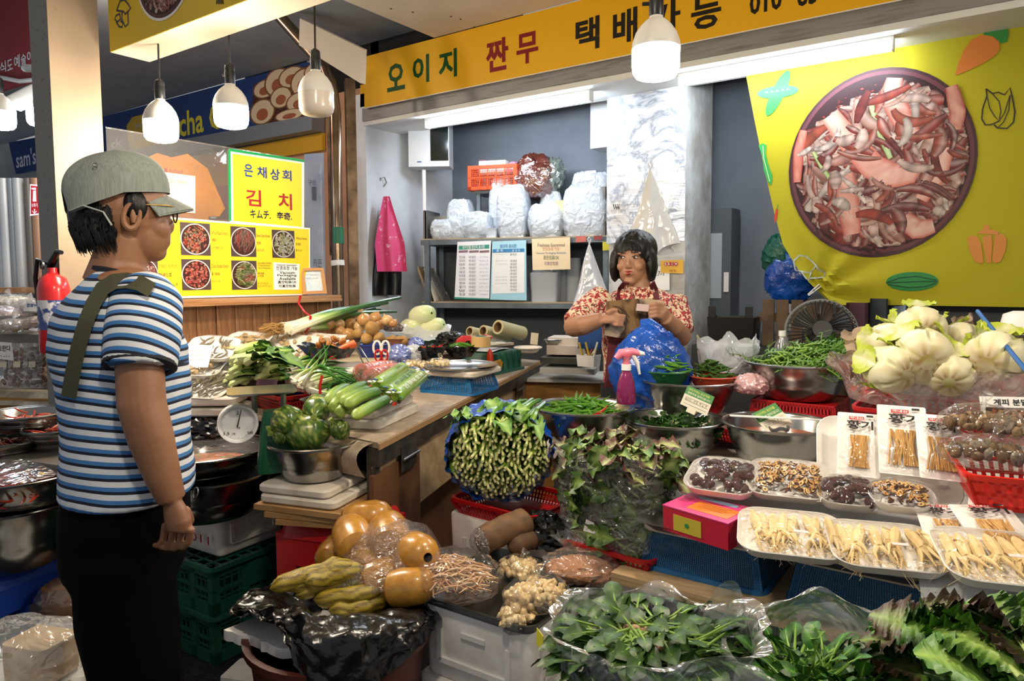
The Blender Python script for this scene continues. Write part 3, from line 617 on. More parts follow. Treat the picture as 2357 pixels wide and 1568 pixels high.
draw('mushroom_drawing',[],[([(1828,600),(1840,588),(1855,590),(1870,602),(1880,612),(1884,620),(1898,628),(1896,638),(1880,640),(1864,640),(1866,626),(1878,614)],.008,'#a8b0a8'),([(1828,600),(1832,622),(1850,626),(1864,628)],.008,'#a8b0a8'),([(1846,626),(1858,642),(1866,645)],.006,'#a8b0a8')])
m=MB()
for c,a,b,y0,y1 in(('은',1845,1897,40,140),('채',1940,1998,20,120),('상',2036,2096,0,104),('회',2124,2200,-25,78)):pl.text(m,c,a,b,y0,y1,.004,.03,lin('#1d2a7c'))
prt('blue_lettering',m)
p=pl.M@V((*pl.px(1876,668),.02));t=thing('clothes_peg','white clothes peg clipping the corner of the yellow banner','peg',M=pl.M@TR(*pl.px(1876,668),.02,0,0,R(42)))
for s_ in(-1,1):MB().rr([(.075,.006,.002,-.006),(.075,.006,.002,.006)],1).build('jaw',white_pl,t,M=TR(0,s_*.005,0,0,0,s_*.05))
MB().lathe([(.005,-.008),(.005,.008)],10,cap0=True,cap1=True).build('spring',galv,t)
#  MAKERS
veg=vcol('vegetable_skin',.38,.5,.15);vegm=vcol('matt_vegetable',.6,.3,.2);leafm=vcol('leaf_blade',.42,.45,.2);waxy=vcol('waxy_skin',.25,.5,.05)
def put(me,name,label,cat,group,M):return tag(inst(name,me,None,M),label,cat,group)
def along(a,b,th=1.0,roll=0,up=None):
 a,b=V(a),V(b);M=frame(b-a,None,up or(0,0,1),a);return M@Matrix.Rotation(roll,4,'X')@Matrix.Diagonal(((b-a).length,th,th,1))
def rbasin(r,h,n=40,mat=None,tint=None):
 m=MB().lathe([(0,.0),(r*.55,0),(r*.66,h*.06),(r*.75,h*.28),(r*.80,h*.42),(r*.80,h*.46),(r*.835,h*.52),(r*.84,h*.57),(r*.87,h*.62),(r*.91,h*.86),(r*.925,h*.95),(r*1.0,h*.965),(r*1.005,h*.985),(r*.995,h),(r*.93,h*.99),(r*.905,h*.94),(r*.86,h*.62),(r*.72,h*.25),(r*.62,h*.06),(0,h*.04)],n)
 return m
def basin(name,label,p,r,h,group=None,mat=None,cat='basin'):
 t=thing(name,label,cat,group,loc=p);m=rbasin(r,h);m.build('bowl',mat or steel,t)
 MB().tube([(r*math.cos(2*PI*i/40),r*math.sin(2*PI*i/40),h*.985)for i in range(40)],.005,6,closed=True).build('rim',mat or steel,t);return t
def foamlid(label,M,w,d,h,mat=None,group='polystyrene lids'):
 t=thing('foam_slab',label,'foam slab',group,M=M)
 MB().rr([(w-.012,d-.012,.02,0),(w,d,.024,.006),(w,d,.024,h-.006),(w-.012,d-.012,.02,h)],4).build('slab',mat or old_foam,t)
 return t
def foambox(label,M,w,d,h,lid=True,panel=True,group='polystyrene boxes'):
 t=thing('foam_box',label,'foam box',group,M=M);hb=h*(.78 if lid else 1)
 MB().rr([(w-.03,d-.03,.02,0),(w-.02,d-.02,.025,.008),(w-.008,d-.008,.028,hb-.004),(w-.012,d-.012,.026,hb)],4).build('body',white_foam,t)
 if lid:MB().rr([(w-.006,d-.006,.026,hb),(w+.006,d+.006,.03,hb+.006),(w+.006,d+.006,.03,h-.008),(w-.01,d-.01,.026,h)],4).build('lid',white_foam,t)
 if panel:
  for sx,sy,L in((0,-1,w),(1,0,d)):
   m=MB();a=L*.62
   for q in((-a/2,0),(a/2,0)):m.rr([(.016,.012,.005,hb*.28),(.016,.009,.004,hb*.74)],2)if False else m.box(q[0],0,hb*.5,.014,.012,hb*.45)
   m.box(0,0,hb*.28,a,.012,.014);m.box(0,0,hb*.72,a*.35,.012,.012)
   m.build('moulded_rib',white_foam,t,M=TR(sx*(w/2-.006),sy*(d/2-.006),0,0,0,PI/2 if sx else 0))
 return t
def basket(name,label,M,w,d,h,mat,tp=.82,nx=18,ny=3,inv=False,group=None,rimh=.012,solid=.3,cat='basket'):
 t=thing(name,label,cat,group,M=M@(TR(0,0,h,PI,0,0)if inv else ID4))
 wb,db=w*tp,d*tp;t_=.004
 MB().rr([(wb,db,.02,0),(wb,db,.02,.004)],3).build('base',mat,t)
 MB().rr([(w-.012,d-.012,.03,h-rimh),(w+.008,d+.008,.035,h-rimh),(w+.012,d+.012,.035,h),(w-.008,d-.008,.03,h),(w-.012,d-.012,.03,h-rimh)],4,False,False).build('rim',mat,t)
 for k in range(4):
  L,Lb,q,qb=(w,wb,d/2,db/2)if k%2==0 else(d,db,w/2,wb/2);n_=max(3,int(nx*L/w))
  a=V((-L/2*.97,-q*.985,h-rimh));b=V((-Lb/2*.97,-qb,.002));m=MB();hh=(a-b).length
  for i in range(n_+1):
   f=i/n_;p0=b.lerp(V((-b.x,b.y,b.z)),f);p1=a.lerp(V((-a.x,a.y,a.z)),f);bw=L/n_*solid
   m.add([p0+V((-bw/2,0,0)),p0+V((bw/2,0,0)),p1+V((bw/2,0,0)),p1+V((-bw/2,0,0))],[(0,1,2,3)])
  for j in range(ny+1):
   f=j/ny;p0=b.lerp(a,f);bh=hh/ny*(.28 if 0<j<ny else .42);u=(a-b).normalized()*bh/2
   m.add([p0-u,V((-p0.x,p0.y,p0.z))-u,V((-p0.x,p0.y,p0.z))+u,p0+u],[(0,1,2,3)])
  for sx in(-1,1):
   m.add([V((sx*b.x,b.y,b.z)),V((sx*b.x*.9,b.y,b.z)),V((sx*a.x*.9,a.y,a.z)),V((sx*a.x,a.y,a.z))],[(0,1,2,3)])
  m.build('slotted_side',mat,t,False,M=Matrix.Rotation(k*PI/2,4,'Z'))
 return t
def foamtray(w,d,h=.025):
 return MB().rr([(w*.82,d*.82,.03,0),(w*.86,d*.86,.035,.004),(w*.97,d*.97,.045,h*.9),(w,d,.05,h),(w*.985,d*.985,.048,h+.002),(w*.95,d*.95,.042,h*.9),(w*.84,d*.84,.03,.007),(w*.8,d*.8,.03,.006)],5)
def wrap(w,d,h,bulge,nu=18,nv=14,seed=0):
 def fn(u,v):
  x,y=(u-.5)*w*.99,(v-.5)*d*.99;k=max(0,(1-abs(2*u-1)**3)*(1-abs(2*v-1)**3));return(x,y,h+.002+bulge*k+.004*k*nz(x*35+seed,y*35,2))
 return MB().grid(nu,nv,fn)
def bagmesh(rx,ry,rz,amp=.12,fr=3.2,seed=0,nu=40,nv=24,flat=.25,ridges=True):
 m=MB()
 def fn(dv):
  n_=nz(dv.x*fr+seed,dv.y*fr+seed*2,dv.z*fr);n2=nz(dv.x*fr*2.7+seed,dv.y*fr*2.7,dv.z*fr*2.7+seed)
  k=1+amp*((1-2*abs(n_))if ridges else n_)+amp*.5*(abs(n2)*2-.5)
  return k
 m.blob((0,0,0),(rx,ry,rz),nu,nv,fn)
 m.v=[(x,y,max(z,-rz*(1-flat)))for x,y,z in m.v];return m
def skirt(r0,r1,h,amp=.1,lobes=9,n=80,seed=0,rows=8,sag=0):
 def fn(u,v):
  a=2*PI*u;f=1+amp*(.3+v)*(math.sin(a*lobes+seed)*.5+nz(math.cos(a)*4+seed,math.sin(a)*4,v*2));r_=lerp(r0,r1,v)*f
  return(r_*math.cos(a),r_*math.sin(a),h*v+sag*math.sin(PI*v)+h*.35*v*nz(math.cos(a)*2.2+seed,math.sin(a)*2.2,5))
 return MB().grid(n,rows,fn,closeu=True)
def grad(stops,t):
 for i in range(len(stops)-1):
  if t<=stops[i+1][0]:return mix(stops[i][1],stops[i+1][1],(t-stops[i][0])/(stops[i+1][0]-stops[i][0]))
 return stops[-1][1]
def rod(radf,colf,n=10,seg=14,bend=0.0,wob=0,seed=0,name='rod',mat=None,side=0):
 m=MB();ts=[i/seg for i in range(seg+1)]
 pts=[(t,side*math.sin(PI*t),bend*math.sin(PI*t))for t in ts];vs=[];cs=[];fs=[]
 for i,t in enumerate(ts):
  for k in range(n):
   a=2*PI*k/n;r_=radf(t)*(1+wob*nz(t*9+seed,math.cos(a)*2,math.sin(a)*2+seed));vs.append((pts[i][0],pts[i][1]+math.cos(a)*r_,pts[i][2]+math.sin(a)*r_));cs.append(colf(t,a))
 for i in range(seg):
  for k in range(n):fs.append((i*n+k,i*n+(k+1)%n,(i+1)*n+(k+1)%n,(i+1)*n+k))
 fs+=[tuple(range(n-1,-1,-1)),tuple(seg*n+k for k in range(n))]
 m.add(vs,fs,cols=cs);return m
def capr(t,a=.12,b=.12,pw=.5):return min(1,(max(t,0.0)/a)**pw if t<a else 1,(max(1-t,0.0)/b)**pw if t>1-b else 1)
def leafmesh(L,Wd,c_edge,c_mid,curl=.5,fold=.25,ruf=.0,nu=9,nv=6,seed=0,shape=.45,stem=0,stemc=None,sr=.004,jag=0,rf=16):
 m=MB();ce,cm=lin(c_edge),lin(c_mid)
 def prof(u):return max(.02,(math.sin(PI*min(1,u**shape*1.0))**.8 if u<1 else .02))
 def fn(u,v):
  s_=2*v-1;w=Wd/2*prof(.03+.95*u)*(1+jag*(.5+.5*math.sin(u*rf*1.6+seed))*abs(s_));x=stem+L*u;z=curl*L*(math.sin(u*1.5)*.3-u*u*.55)
  z+=fold*abs(s_)*w+ruf*abs(s_)**1.5*w*(math.sin(u*rf+s_*2+seed)+.7*(rf>30)*math.sin(u*rf*2.3+s_*5+seed));return(x,s_*w,z)
 m.grid(nu,nv,fn,lambda u,v:mix(cm,ce,min(1,abs(2*v-1)*1.4+.15+.3*nz(u*6+seed,v*6))))
 if stem:
  sc=lin(stemc or c_mid);m.tube([(0,0,0),(stem*.5,0,-.01*stem),(stem+L*.15,0,.002),(stem+L*.7,0,fn(.7,.5)[2]+.001)],[sr,sr*.95,sr*.7,sr*.2],6,cols=[sc]*4)
 return m
def rnd(a):return random.uniform(-a,a)
def heap(meshes,n,c,rx,ry,hz,name,label,cat,group,s=(.9,1.1),tilt=.25,yaw=None,up=0.0,sub=1.0,rot=0,rmin=0,spin=True):
 out=[]
 for i in range(n):
  r_=max(rmin,math.sqrt((i+.5)/n));a=i*2.39996+rnd(.3);x,y=rx*r_*math.cos(a)*sub,ry*r_*math.sin(a)*sub
  z=hz*(1-r_*r_)*random.uniform(.8,1.05)+up;yw=rnd(PI)if yaw is None else random.gauss(yaw[0],yaw[1])
  X,Y=x*math.cos(rot)-y*math.sin(rot),x*math.sin(rot)+y*math.cos(rot)
  M=TR(c[0]+X,c[1]+Y,c[2]+z,0,0,yw)@TR(0,0,0,rnd(PI)if spin else rnd(.3),0,0)if False else Matrix.Translation((c[0]+X,c[1]+Y,c[2]+z))@Euler((0,rnd(tilt),yw)).to_matrix().to_4x4()@(Matrix.Rotation(rnd(PI),4,'X')if spin else Matrix.Rotation(rnd(.35),4,'X'))@Matrix.Scale(random.uniform(*s),4)
  out.append(put(random.choice(meshes),name,label,cat,group,M))
 return out
random.seed(7)
L_=lin
def chilli_meshes(c1,c2,nm,tipc=None,nvar=4):
 out=[]
 for k in range(nvar):
  b,sd=rnd(.14),rnd(.10);stc=L_('#5c7a2e')
  m=rod(lambda t:.014 if t<.12 else .06*capr((t-.1)/.9,.12,.75,.6)+.002,lambda t,a:stc if t<.12 else grad([(.1,L_(c1)),(.6,L_(c2)),(1,L_(tipc or c2))],t),7,12,b,.05,k,side=sd);out.append(m.mesh(nm,waxy))
 return out
green_chilli=chilli_meshes('#3f6d1c','#4f8424','green_chilli');red_chilli=chilli_meshes('#a80d12','#c0161a','red_chilli',nvar=2)
dark_chilli=chilli_meshes('#26420f','#35581a','dark_green_chilli',nvar=3)
cucumbers=[rod(lambda t:.085*capr(t,.1,.1,.5),lambda t,a,k=k:mix(grad([(0,L_('#9ab24a')),(.3,L_('#76963a')),(.65,L_('#43701f')),(1,L_('#274c14'))],t),L_('#a8bc60'),.3*max(0,math.sin(a*7+k))*(1-t)),12,18,.015+.022*k,.10,k).mesh('cucumber',veg)for k in range(3)]
carrot_m=[rod(lambda t:.125*capr(t,.05,.06,.4)*(1-.62*t),lambda t,a,k=k:L_('#4a5a20')if t<.02 else mix(L_('#d9662a'),L_('#c2501d'),.5+.5*nz(t*20,math.cos(a),k)),12,16,.02,.06,k).mesh('carrot',veg)for k in range(2)]
potato_m=[MB().blob((0,0,0),(1.15,.95,.9),16,10,lambda d,k=k:1+.1*nz(d.x*1.6+k,d.y*1.6,d.z*1.6),lambda d,k=k:mix(L_('#b08a52'),L_('#8c6634'),.5+.6*nz(d.x*3+k,d.y*3,d.z*3))).mesh('potato',vegm)for k in range(2)]
def onion_mesh(k):
 prof=[(.02,-.92),(.2,-.9),(.55,-.75),(.88,-.4),(1,0),(.9,.4),(.6,.72),(.3,.88),(.13,1.0),(.09,1.22),(.03,1.3)]
 return MB().lathe(prof,18,lambda i,a:mix(L_('#c49560'),L_(('#a0703c','#d8b684')[k%2]),.5+.5*math.sin(a*8+i*.2+k)*.6),wob=lambda a,v:1+.03*math.sin(a*5+k)).mesh('onion',waxy)
onion_m=[onion_mesh(k)for k in range(3)]
radish_m=[MB().lathe([(.02,0),(.28,.02),(.42,.12),(.5,.4),(.48,.85),(.44,1.15),(.36,1.36),(.2,1.46),(.05,1.48)],20,lambda i,a:grad([(0,L_('#dcd3a8')),(4,L_('#d9dcb0')),(8,L_('#b9c98a'))],i),wob=lambda a,v:1+.02*math.sin(a*3)).mesh('white_radish',waxy)]
clove=[MB().lathe([(.02,0),(.3,.1),(.46,.35),(.44,.6),(.26,.85),(.05,1.05)],8,lambda i,a:mix(L_('#e6d3a6'),L_('#d2b27c'),.5+.5*math.sin(a*2+k)),wob=lambda a,v:1+.18*math.cos(2*a)).mesh('garlic_clove',waxy)for k in range(2)]
jujube=[MB().blob((0,0,0),(1.35,.95,.9),14,9,lambda d,k=k:1+.07*nz(d.x*5+k,d.y*5,d.z*5),lambda d,k=k:mix(L_('#54130d'),L_('#2a0705'),.5+.8*nz(d.x*4+k,d.y*4,d.z*4))).mesh('red_date',vcol('date_skin',.22,.6,.5))for k in range(3)]
def slice_mesh(k):
 m=MB();c1,c2=L_('#4c1a10'),L_(('#d8a860','#c8924a','#e0b878')[k])
 n=12;vs=[];cs=[];fs=[]
 for i in range(n):
  a=2*PI*i/n;w=1+.12*math.sin(a*3+k)
  for r_,z,c in((1*w,-.16,c1),(1.0*w,.16,c1),(.86*w,.2,c2),(.38,.18,c2),(.36,-.16,c1)):vs.append((r_*math.cos(a),r_*math.sin(a)*.85,z));cs.append(c)
 for i in range(n):
  j=(i+1)%n
  for q in range(4):fs.append((i*5+q,j*5+q,j*5+q+1,i*5+q+1))
  fs.append((i*5+4,j*5+4,j*5,i*5))
 m.add(vs,fs,cols=cs);return m.mesh('date_slice',veg)
slices=[slice_mesh(k)for k in range(3)]
def rootmesh(k):
 rr_=random.Random(k);m=MB();cb,cd=L_('#e3cfa0'),L_('#cfae72');b=rr_.uniform(-.05,.05)
 def tb(pts,rad,n=8):m.tube(pts,rad,n,cols=[mix(cb,cd,rr_.random()*.7)for _ in pts])
 tb([(-.04,0,.0),(0,0,0),(.05,0,.005),(.12,b*.3,.0),(.25,b*.6,0),(.4,b,0),(.5,b,0)],[.02,.035,.05,.075,.082,.075,.06])
 for q in range(rr_.choice((2,2,3))):
  s_=(-1,1,.2)[q];l=rr_.uniform(.35,.5)
  tb([(.44,b,0),(.54,b+s_*.05,0),(.64,b+s_*rr_.uniform(.06,.12),.01),(.44+l,b+s_*rr_.uniform(.05,.2),0)],[.05,.042,.028,.006],7)
  for h in range(4):
   x=rr_.uniform(.55,.44+l);y=b+s_*.1;tb([(x,y,0),(x+.1,y+rr_.uniform(-.1,.12),-.02),(x+.2,y+rr_.uniform(-.2,.25),-.03)],[.007,.005,.002],4)
 for h in range(4):
  x=rr_.uniform(.1,.5);s_=rr_.choice((-1,1));tb([(x,b+s_*.05,0),(x+.09,b+s_*rr_.uniform(.1,.2),-.02),(x+.2,b+s_*rr_.uniform(.1,.22),-.03)],[.012,.007,.002],4)
 return m.mesh('ginseng_root',vegm)
ginseng=[rootmesh(k)for k in range(5)]
def gingermesh(k):
 rr_=random.Random(k+40);m=MB()
 for i in range(5):
  a=rr_.uniform(0,6.3);q=rr_.uniform(0,.7)
  m.blob((q*math.cos(a),q*math.sin(a)*.7,rr_.uniform(-.2,.3)),(rr_.uniform(.35,.6),rr_.uniform(.3,.45),rr_.uniform(.3,.42)),10,7,lambda d:1+.15*nz(d.x*3+i,d.y*3,d.z*3),lambda d:mix(L_('#b07a42'),L_('#8a5a2c'),.5+.7*nz(d.x*5+i,d.y*5,d.z*5)))
 return m.mesh('ginger',vegm)
ginger_m=[gingermesh(k)for k in range(3)]
#  LEFT COUNTER
CZ=.80
A,B=G(870,1020,CZ),G(1245,830,CZ);ef=(B-A).normalized();en=V((ef.y,-ef.x,0))
Cb=V((XP+.02,B.y+.02,CZ));Db=V((XP+.02,A.y+.12,CZ))
formica=PM('worn_cream_vinyl','#b9a68f',.4,c2='#a08d78',ns=14,scale=(1,1,1),bump=.06,bs=30,c3='#c4b29c',nlo=.3,nhi=.7)
chip=PM('beige_chipboard','#b79d78',.6,c2='#a0855f',ns=24,bump=.08,bs=80);brownb=PM('brown_hardboard','#6e4a2e',.55,c2='#5a3a22',ns=6);angle_m=PM('dark_angle_steel','#3a3835',.45,.6,c2='#57524b',ns=18)
ct=thing('display_counter','long counter with worn cream top and chipboard front on a steel frame','counter',loc=(A.x,A.y,0));lo=V((A.x,A.y,0))
fl2=lambda p:((p-lo).x,(p-lo).y)
MB().prism([fl2(A),fl2(B),fl2(Cb),fl2(Db)],CZ-.018,CZ).build('top',formica,ct)
MB().grid(14,8,lambda u,v:((A-lo).x-.02-.30*u,(A-lo).y-.0-.07*math.sin(v*2.6),CZ-.003-.10*v*v)).build('curled_vinyl_edge',formica,ct)
def strip(name,z0,z1,a,b,off,th,mat,par=ct):
 p,q=A-lo+ef*a+en*off,A-lo+ef*b+en*off;m=MB();m.prism([(p.x,p.y),(p.x+en.x*th,p.y+en.y*th),(q.x+en.x*th,q.y+en.y*th),(q.x,q.y)],z0,z1);return m.build(name,mat,par,False)
Lc=(B-A).length
strip('edge_strip',CZ-.022,CZ-.004,0,Lc,0,.006,PM('ply_edge','#9a7850',.6));strip('angle_rail',CZ-.075,CZ-.022,0,Lc,-.01,.012,angle_m)
strip('front_panel',CZ-.30,CZ-.075,0,Lc-.03,-.03,.012,chip);strip('lower_panel',.05,CZ-.30,.02,Lc-.3,-.12,.012,brownb);strip('near_panel',.0,CZ-.10,-.02,.34,-.022,.014,brownb)
strip('leg',0,CZ-.02,Lc-.035,Lc,-.03,.035,PM('grey_steel_leg','#6f7a80',.4,.6));strip('leg',0,CZ-.02,0,.03,-.04,.03,angle_m)
for a in(.16,1.62):
 h=strip('hasp',CZ-.135,CZ-.05,a,a+.12,.003,.003,angle_m);p=A-lo+ef*(a)+en*.012;q=A-lo+ef*(a+.13)+en*.012
 MB().tube([p+V((0,0,-.093)),q+V((0,0,-.093))],.005,6).build('rod',galv,h)
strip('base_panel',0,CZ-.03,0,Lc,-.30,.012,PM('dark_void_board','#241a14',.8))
for i,(px_,py_,n_,c_)in enumerate(((1055,950,'dark tied bag hanging from the counter rail beside the folded blue string',blackbag),(1108,950,'small blue bag hanging from the counter rail',bluebag))):
 p=G(px_,py_,CZ-.12)+en*.02;p=D(px_,py_,dep(A.lerp(B,.42+.13*i))-.05);t=thing('hanging_bag',n_,'plastic bag',loc=p)
 MB().tube([(0,0,.0),(0,0,-.05),(.005,0,-.11),(0,0,-.2+.08*i),(0,0,-.26+.1*i)],[.006,.014,.018,.03-.008*i,.012],10,flat=.6).build('film',c_,t);MB().tube([(0,0,0),(0,0,.06)],.002,5).build('string',bluebag,t)
def gp(x,y,z):return G(x,y,z)
# ---- lids, tray, cucumbers, wrapped marrows, wrapped carrots
p0,p1=gp(872,993,CZ),gp(963,950,CZ);e1=(p1-p0).normalized();e2=V((-e1.y,e1.x,0));rz=math.atan2(e1.y,e1.x);w1=(p1-p0).length+.02
cM=lambda z,dx=0,dy=0:Matrix.Translation(p0+e1*(w1/2+dx)+e2*(.13+dy)+V((0,0,z)))@Matrix.Rotation(rz,4,'Z')
foamlid('lower polystyrene lid under the cucumber tray on the counter edge',cM(0),w1,.26,.034);foamlid('upper polystyrene lid directly under the cucumber tray',cM(.0345,.0,.02),w1-.01,.26,.032)
def mtray(name,label,M,w,d,h,mat=None,cat='tray'):
 t=thing(name,label,cat,M=M);MB().rr([(w*.9,d*.9,.03,0),(w*.97,d*.97,.035,h*.8),(w,d,.04,h*.92),(w+.006,d+.006,.042,h),(w-.01,d-.01,.036,h*.97),(w*.94,d*.94,.032,h*.7),(w*.88,d*.88,.03,.004)],5).build('pan',mat or galv,t);return t
mtray('metal_tray','shallow metal tray under the cucumbers and wrapped marrows',cM(.067,.01,.03),w1+.04,.28,.025)
zt_=CZ+.092
for i,(a,b,c,d,z)in enumerate(((812,961,895,918,.0),(798,948,850,920,-.005),(794,935,874,902,.022),(785,929,851,897,.026),(775,919,845,887,.03),(751,927,805,893,.012),(748,940,790,920,-.01),(778,957,812,932,-.012),(763,945,800,918,.0),(768,928,822,897,-.02))):
 q0,q1=gp(a,b,zt_+z+.01),gp(c,d,zt_+z+.03);put(cucumbers[i%3],'cucumber','pale green cucumber in the heap on the metal tray','cucumber','cucumbers on the metal tray',along(q0,q1,.21,rnd(.5)))
pkgreen=PM('marrow_green','#84a832',.3,c2='#6f9428',ns=12,scale=(1,4,4),coat=.5);stripes=['#c23a2c','#f0efe8','#2d4a7c','#e9e9e4','#2f6a3a','#1c1c1e']
for i,(a,b,c,d,z,lb)in enumerate(((859,893,934,844,.06,'film wrapped green marrow lying highest of the three, with small black lettering'),(884,912,955,856,.03,'film wrapped green marrow between the two others'),(902,919,977,862,.03,'film wrapped green marrow with large printed lettering'))):
 q0,q1=gp(a,b,zt_+z),gp(c,d,zt_+z);L=(q1-q0).length;t=thing('wrapped_marrow',lb,'marrow','film wrapped marrows',M=frame(q1-q0,None,(0,0,1),q0))
 r_=.026;MB().tube([(x*L,0,0)for x in(.08,.1,.14,.5,.86,.9,.92)],[r_*.5,r_*.85,r_,r_*1.03,r_,r_*.85,r_*.5],14).build('marrow',pkgreen,t)
 for e,s_ in((.08,-1),(.92,1)):
  for k in range(8):
   an=k*PI/4;MB().tube([(e*L,r_*.7*math.cos(an),r_*.7*math.sin(an)),(e*L+s_*.012,r_*.95*math.cos(an),r_*.95*math.sin(an)),(e*L+s_*.024,r_*.9*math.cos(an),r_*.9*math.sin(an))],[.007,.008,.007],4,flat=.3).build('striped_film_end',PM('stripe_'+stripes[k%6],stripes[k%6],.35),t)
 m=MB()
 if i:vs,fs,_=text_mesh('인큐애호박',.01);m.add([(lerp(.2*L,.78*L,u),-r_*1.03*math.cos((v-.5)*.9+.3)if False else-r_*1.05*math.sin(.3+(1-v)*.7),r_*1.05*math.cos(.3+(1-v)*.7))for u,v in vs],fs,col=L_('#1d5a2c' if i==1 else '#d8d8d0'))
 else:[m.ribbon([(L*.55,-.012-.004*k),(L*.7,-.012-.004*k)],.0018,r_*1.02,L_('#1c2418'))for k in range(3)]
 m.build('print',vc,t,False)
wrapred=film('wrap_on_carrots',haze=.12,gloss=.2,rough=.1,hz='#e8a0a0')
for i,(a,b,c,d,z,lb)in enumerate(((829,860,905,838,.05,'wrapped carrot at the back of the pair, nearest the scallions'),(853,872,914,843,.04,'wrapped carrot with dark stalk end, beside the topmost marrow'),(836,886,880,872,.0,'wrapped carrot underneath the other two'))):
 q0,q1=gp(a,b,zt_+z+.02),gp(c,d,zt_+z+.03);t=thing('wrapped_carrot',lb,'carrot','film wrapped carrots',M=frame(q1-q0,None,(0,0,1),q0));L=(q1-q0).length
 inst('root',carrot_m[i%2],t,Matrix.Diagonal((L,.27,.27,1)));MB().tube([(x*L,0,0)for x in(-.02,.02,.5,.95,1.05)],[.02,.036,.028,.016,.01],14).build('film',wrapred,t)
 # ---- scallions in the red basket
pa,pb,pc=gp(621,908,.86),gp(703,929,.86),gp(832,880,.86);w_=(pb-pa).length;dv=(pc-pb);cpt=pa+(pb-pa)/2+dv.normalized()*.20;rzb=math.atan2((pb-pa).y,(pb-pa).x)
basket('flat_basket','flat red basket full of scallions',Matrix.Translation((cpt.x,cpt.y,CZ))@Matrix.Rotation(rzb,4,'Z'),w_+.03,.42,.075,red_pl,nx=26,ny=4,group=None)
scal=[rod(lambda t:.0085*(1 if t>.05 else .7+t*6)*(1-.55*t),lambda t,a:grad([(0,L_('#e6ddc4')),(.16,L_('#e8e6d0')),(.3,L_('#a8bc6a')),(.5,L_('#3f7a2a')),(1,L_('#2a5c22'))],t),5,12,rnd(.06),side=rnd(.05)).mesh('scallion',waxy)for _ in range(4)]
for i in range(95):
 u=random.random();v=random.random();x0,y0=634+84*u+rnd(4),874+40*u*.95-26*v*(1-.4*u)+rnd(3);x1,y1=790+rnd(60)+30*u,838+45*u+rnd(10)
 q0,q1=gp(x0,y0,.875+.05*v),gp(x1,y1,.885+.05*v+rnd(.01));put(scal[i%4],'scallion','thin scallion with white root end in the red basket','scallion','scallions in the red basket',along(q0,q1,1.0,rnd(3)))
for i in range(7):
 q0=gp(690+6*i,860,.93);put(scal[i%4],'scallion','thin scallion tip sticking up out of the bunch','scallion','scallion tips sticking up',along(q0,q0+V((rnd(.08)-.02,.1,.09+rnd(.03))),.5))
tp=gp(742,885,.95);t=thing('red_tie','red lettered plastic tie around the scallions','tie',loc=tp);MB().tube([(-.0,0,.03),(.0,-.01,.0),(.005,-.015,-.06)],.006,6,flat=.3).build('band',red_pl,t);MB().tube([(.005,-.015,-.06),(-.01,-.02,-.075),(.01,-.02,-.1)],.004,6,flat=.4).build('tag_end',white_pl,t)
# ---- bok choy on a blue bag
bg_=gp(598,905,CZ+.03);bo=bagmesh(.20,.15,.085,.18,3,2).build('blue_bag',bluebag,M=TR(bg_.x-.02,bg_.y+.10,CZ+.062,0,0,.5));tag(bo,'crumpled blue plastic bag beneath the bok choy','plastic bag')
bok=[]
for k in range(3):
 m=rod(lambda t:.055*capr(t,.05,.2,.4)*(1-.55*min(1,t*1.2)),lambda t,a:grad([(0,L_('#b9c878')),(.2,L_('#c9d49a')),(.55,L_('#a6bc62')),(1,L_('#5c8a30'))],t),8,10,.05,.05,k)
 m.M=TR(.62,0,.02);q=leafmesh(.5,.30,'#2f5f1c','#6f9a3c',.5,.2,.15,8,5,k);m.add(q.v,q.f,cols=q.c);bok.append(m.mesh('bok_choy',leafm))
for i in range(58):
 row=i//11;u=(i%11)/10;x0,y0=512+80*u+rnd(4)+row*5,888-row*15-6*math.sin(u*3)+rnd(3)
 z0=CZ+.09+row*.026;q0=gp(x0,y0,z0);q1=gp(x0+70+rnd(10),y0-15+rnd(5),z0+.02);put(bok[i%3],'bok_choy','pale green bok choy stalk stacked on the blue bag','bok choy','bok choy stacked on the blue bag',along(q0,q1,.26,rnd(.4)))
for i in range(9):
 q0=gp(552+rnd(40)+i*4,838-2*i,CZ+.19);q1=gp(625+rnd(20)+i*6,822+rnd(6)+i*2,CZ+.215);put(bok[i%3],'bok_choy','pale green bok choy stalk stacked on the blue bag','bok choy','bok choy stacked on the blue bag',along(q0,q1,.32,rnd(.4)))
nt=gp(608,893,CZ+.12);pk=tag(MB().rr([(.075,.012,.004,0),(.075,.012,.004,.055)],2).build('dark_packet',PM('dark_packet_print','#3c3540',.35,c2='#5a2a34',ns=60),M=TR(nt.x,nt.y,CZ+.095,R(-25),0,R(25))),'small dark packet leaning against the bok choy','packet')
# ---- kitchen scale
dS=2.16;sp=D(548,985,dS);zs=.70;t=thing('kitchen_scale','green spring scale with round white dial facing the customer','scale',loc=(sp.x,sp.y,zs),rz=R(12))
spg=PM('green_enamel','#12603c',.35,c2='#0e4f32',ns=5)
fdir=(V((0,0,0))-V((sp.x,sp.y,0))).normalized();ry=math.atan2(fdir.y,fdir.x)-R(12)
MB().rr([(.09,.12,.02,.0),(.09,.12,.02,.03),(.08,.10,.02,.12),(.06,.08,.02,.19)],4).build('housing',spg,t,M=TR(.075,.085,-.0,0,0,ry))
dl=MB().lathe([(0,.0),(.05,.0),(.053,.004),(.053,.012),(.058,.014),(.06,.01),(.06,-.02),(.055,-.03)],40).build('dial',white_pl,t,M=TR(0,0,zs*0+(D(548,975,dS).z-zs),0,0,ry)@TR(0,0,0,0,PI/2,0)@TR(0,0,0,0,0,PI/2))
m=MB()
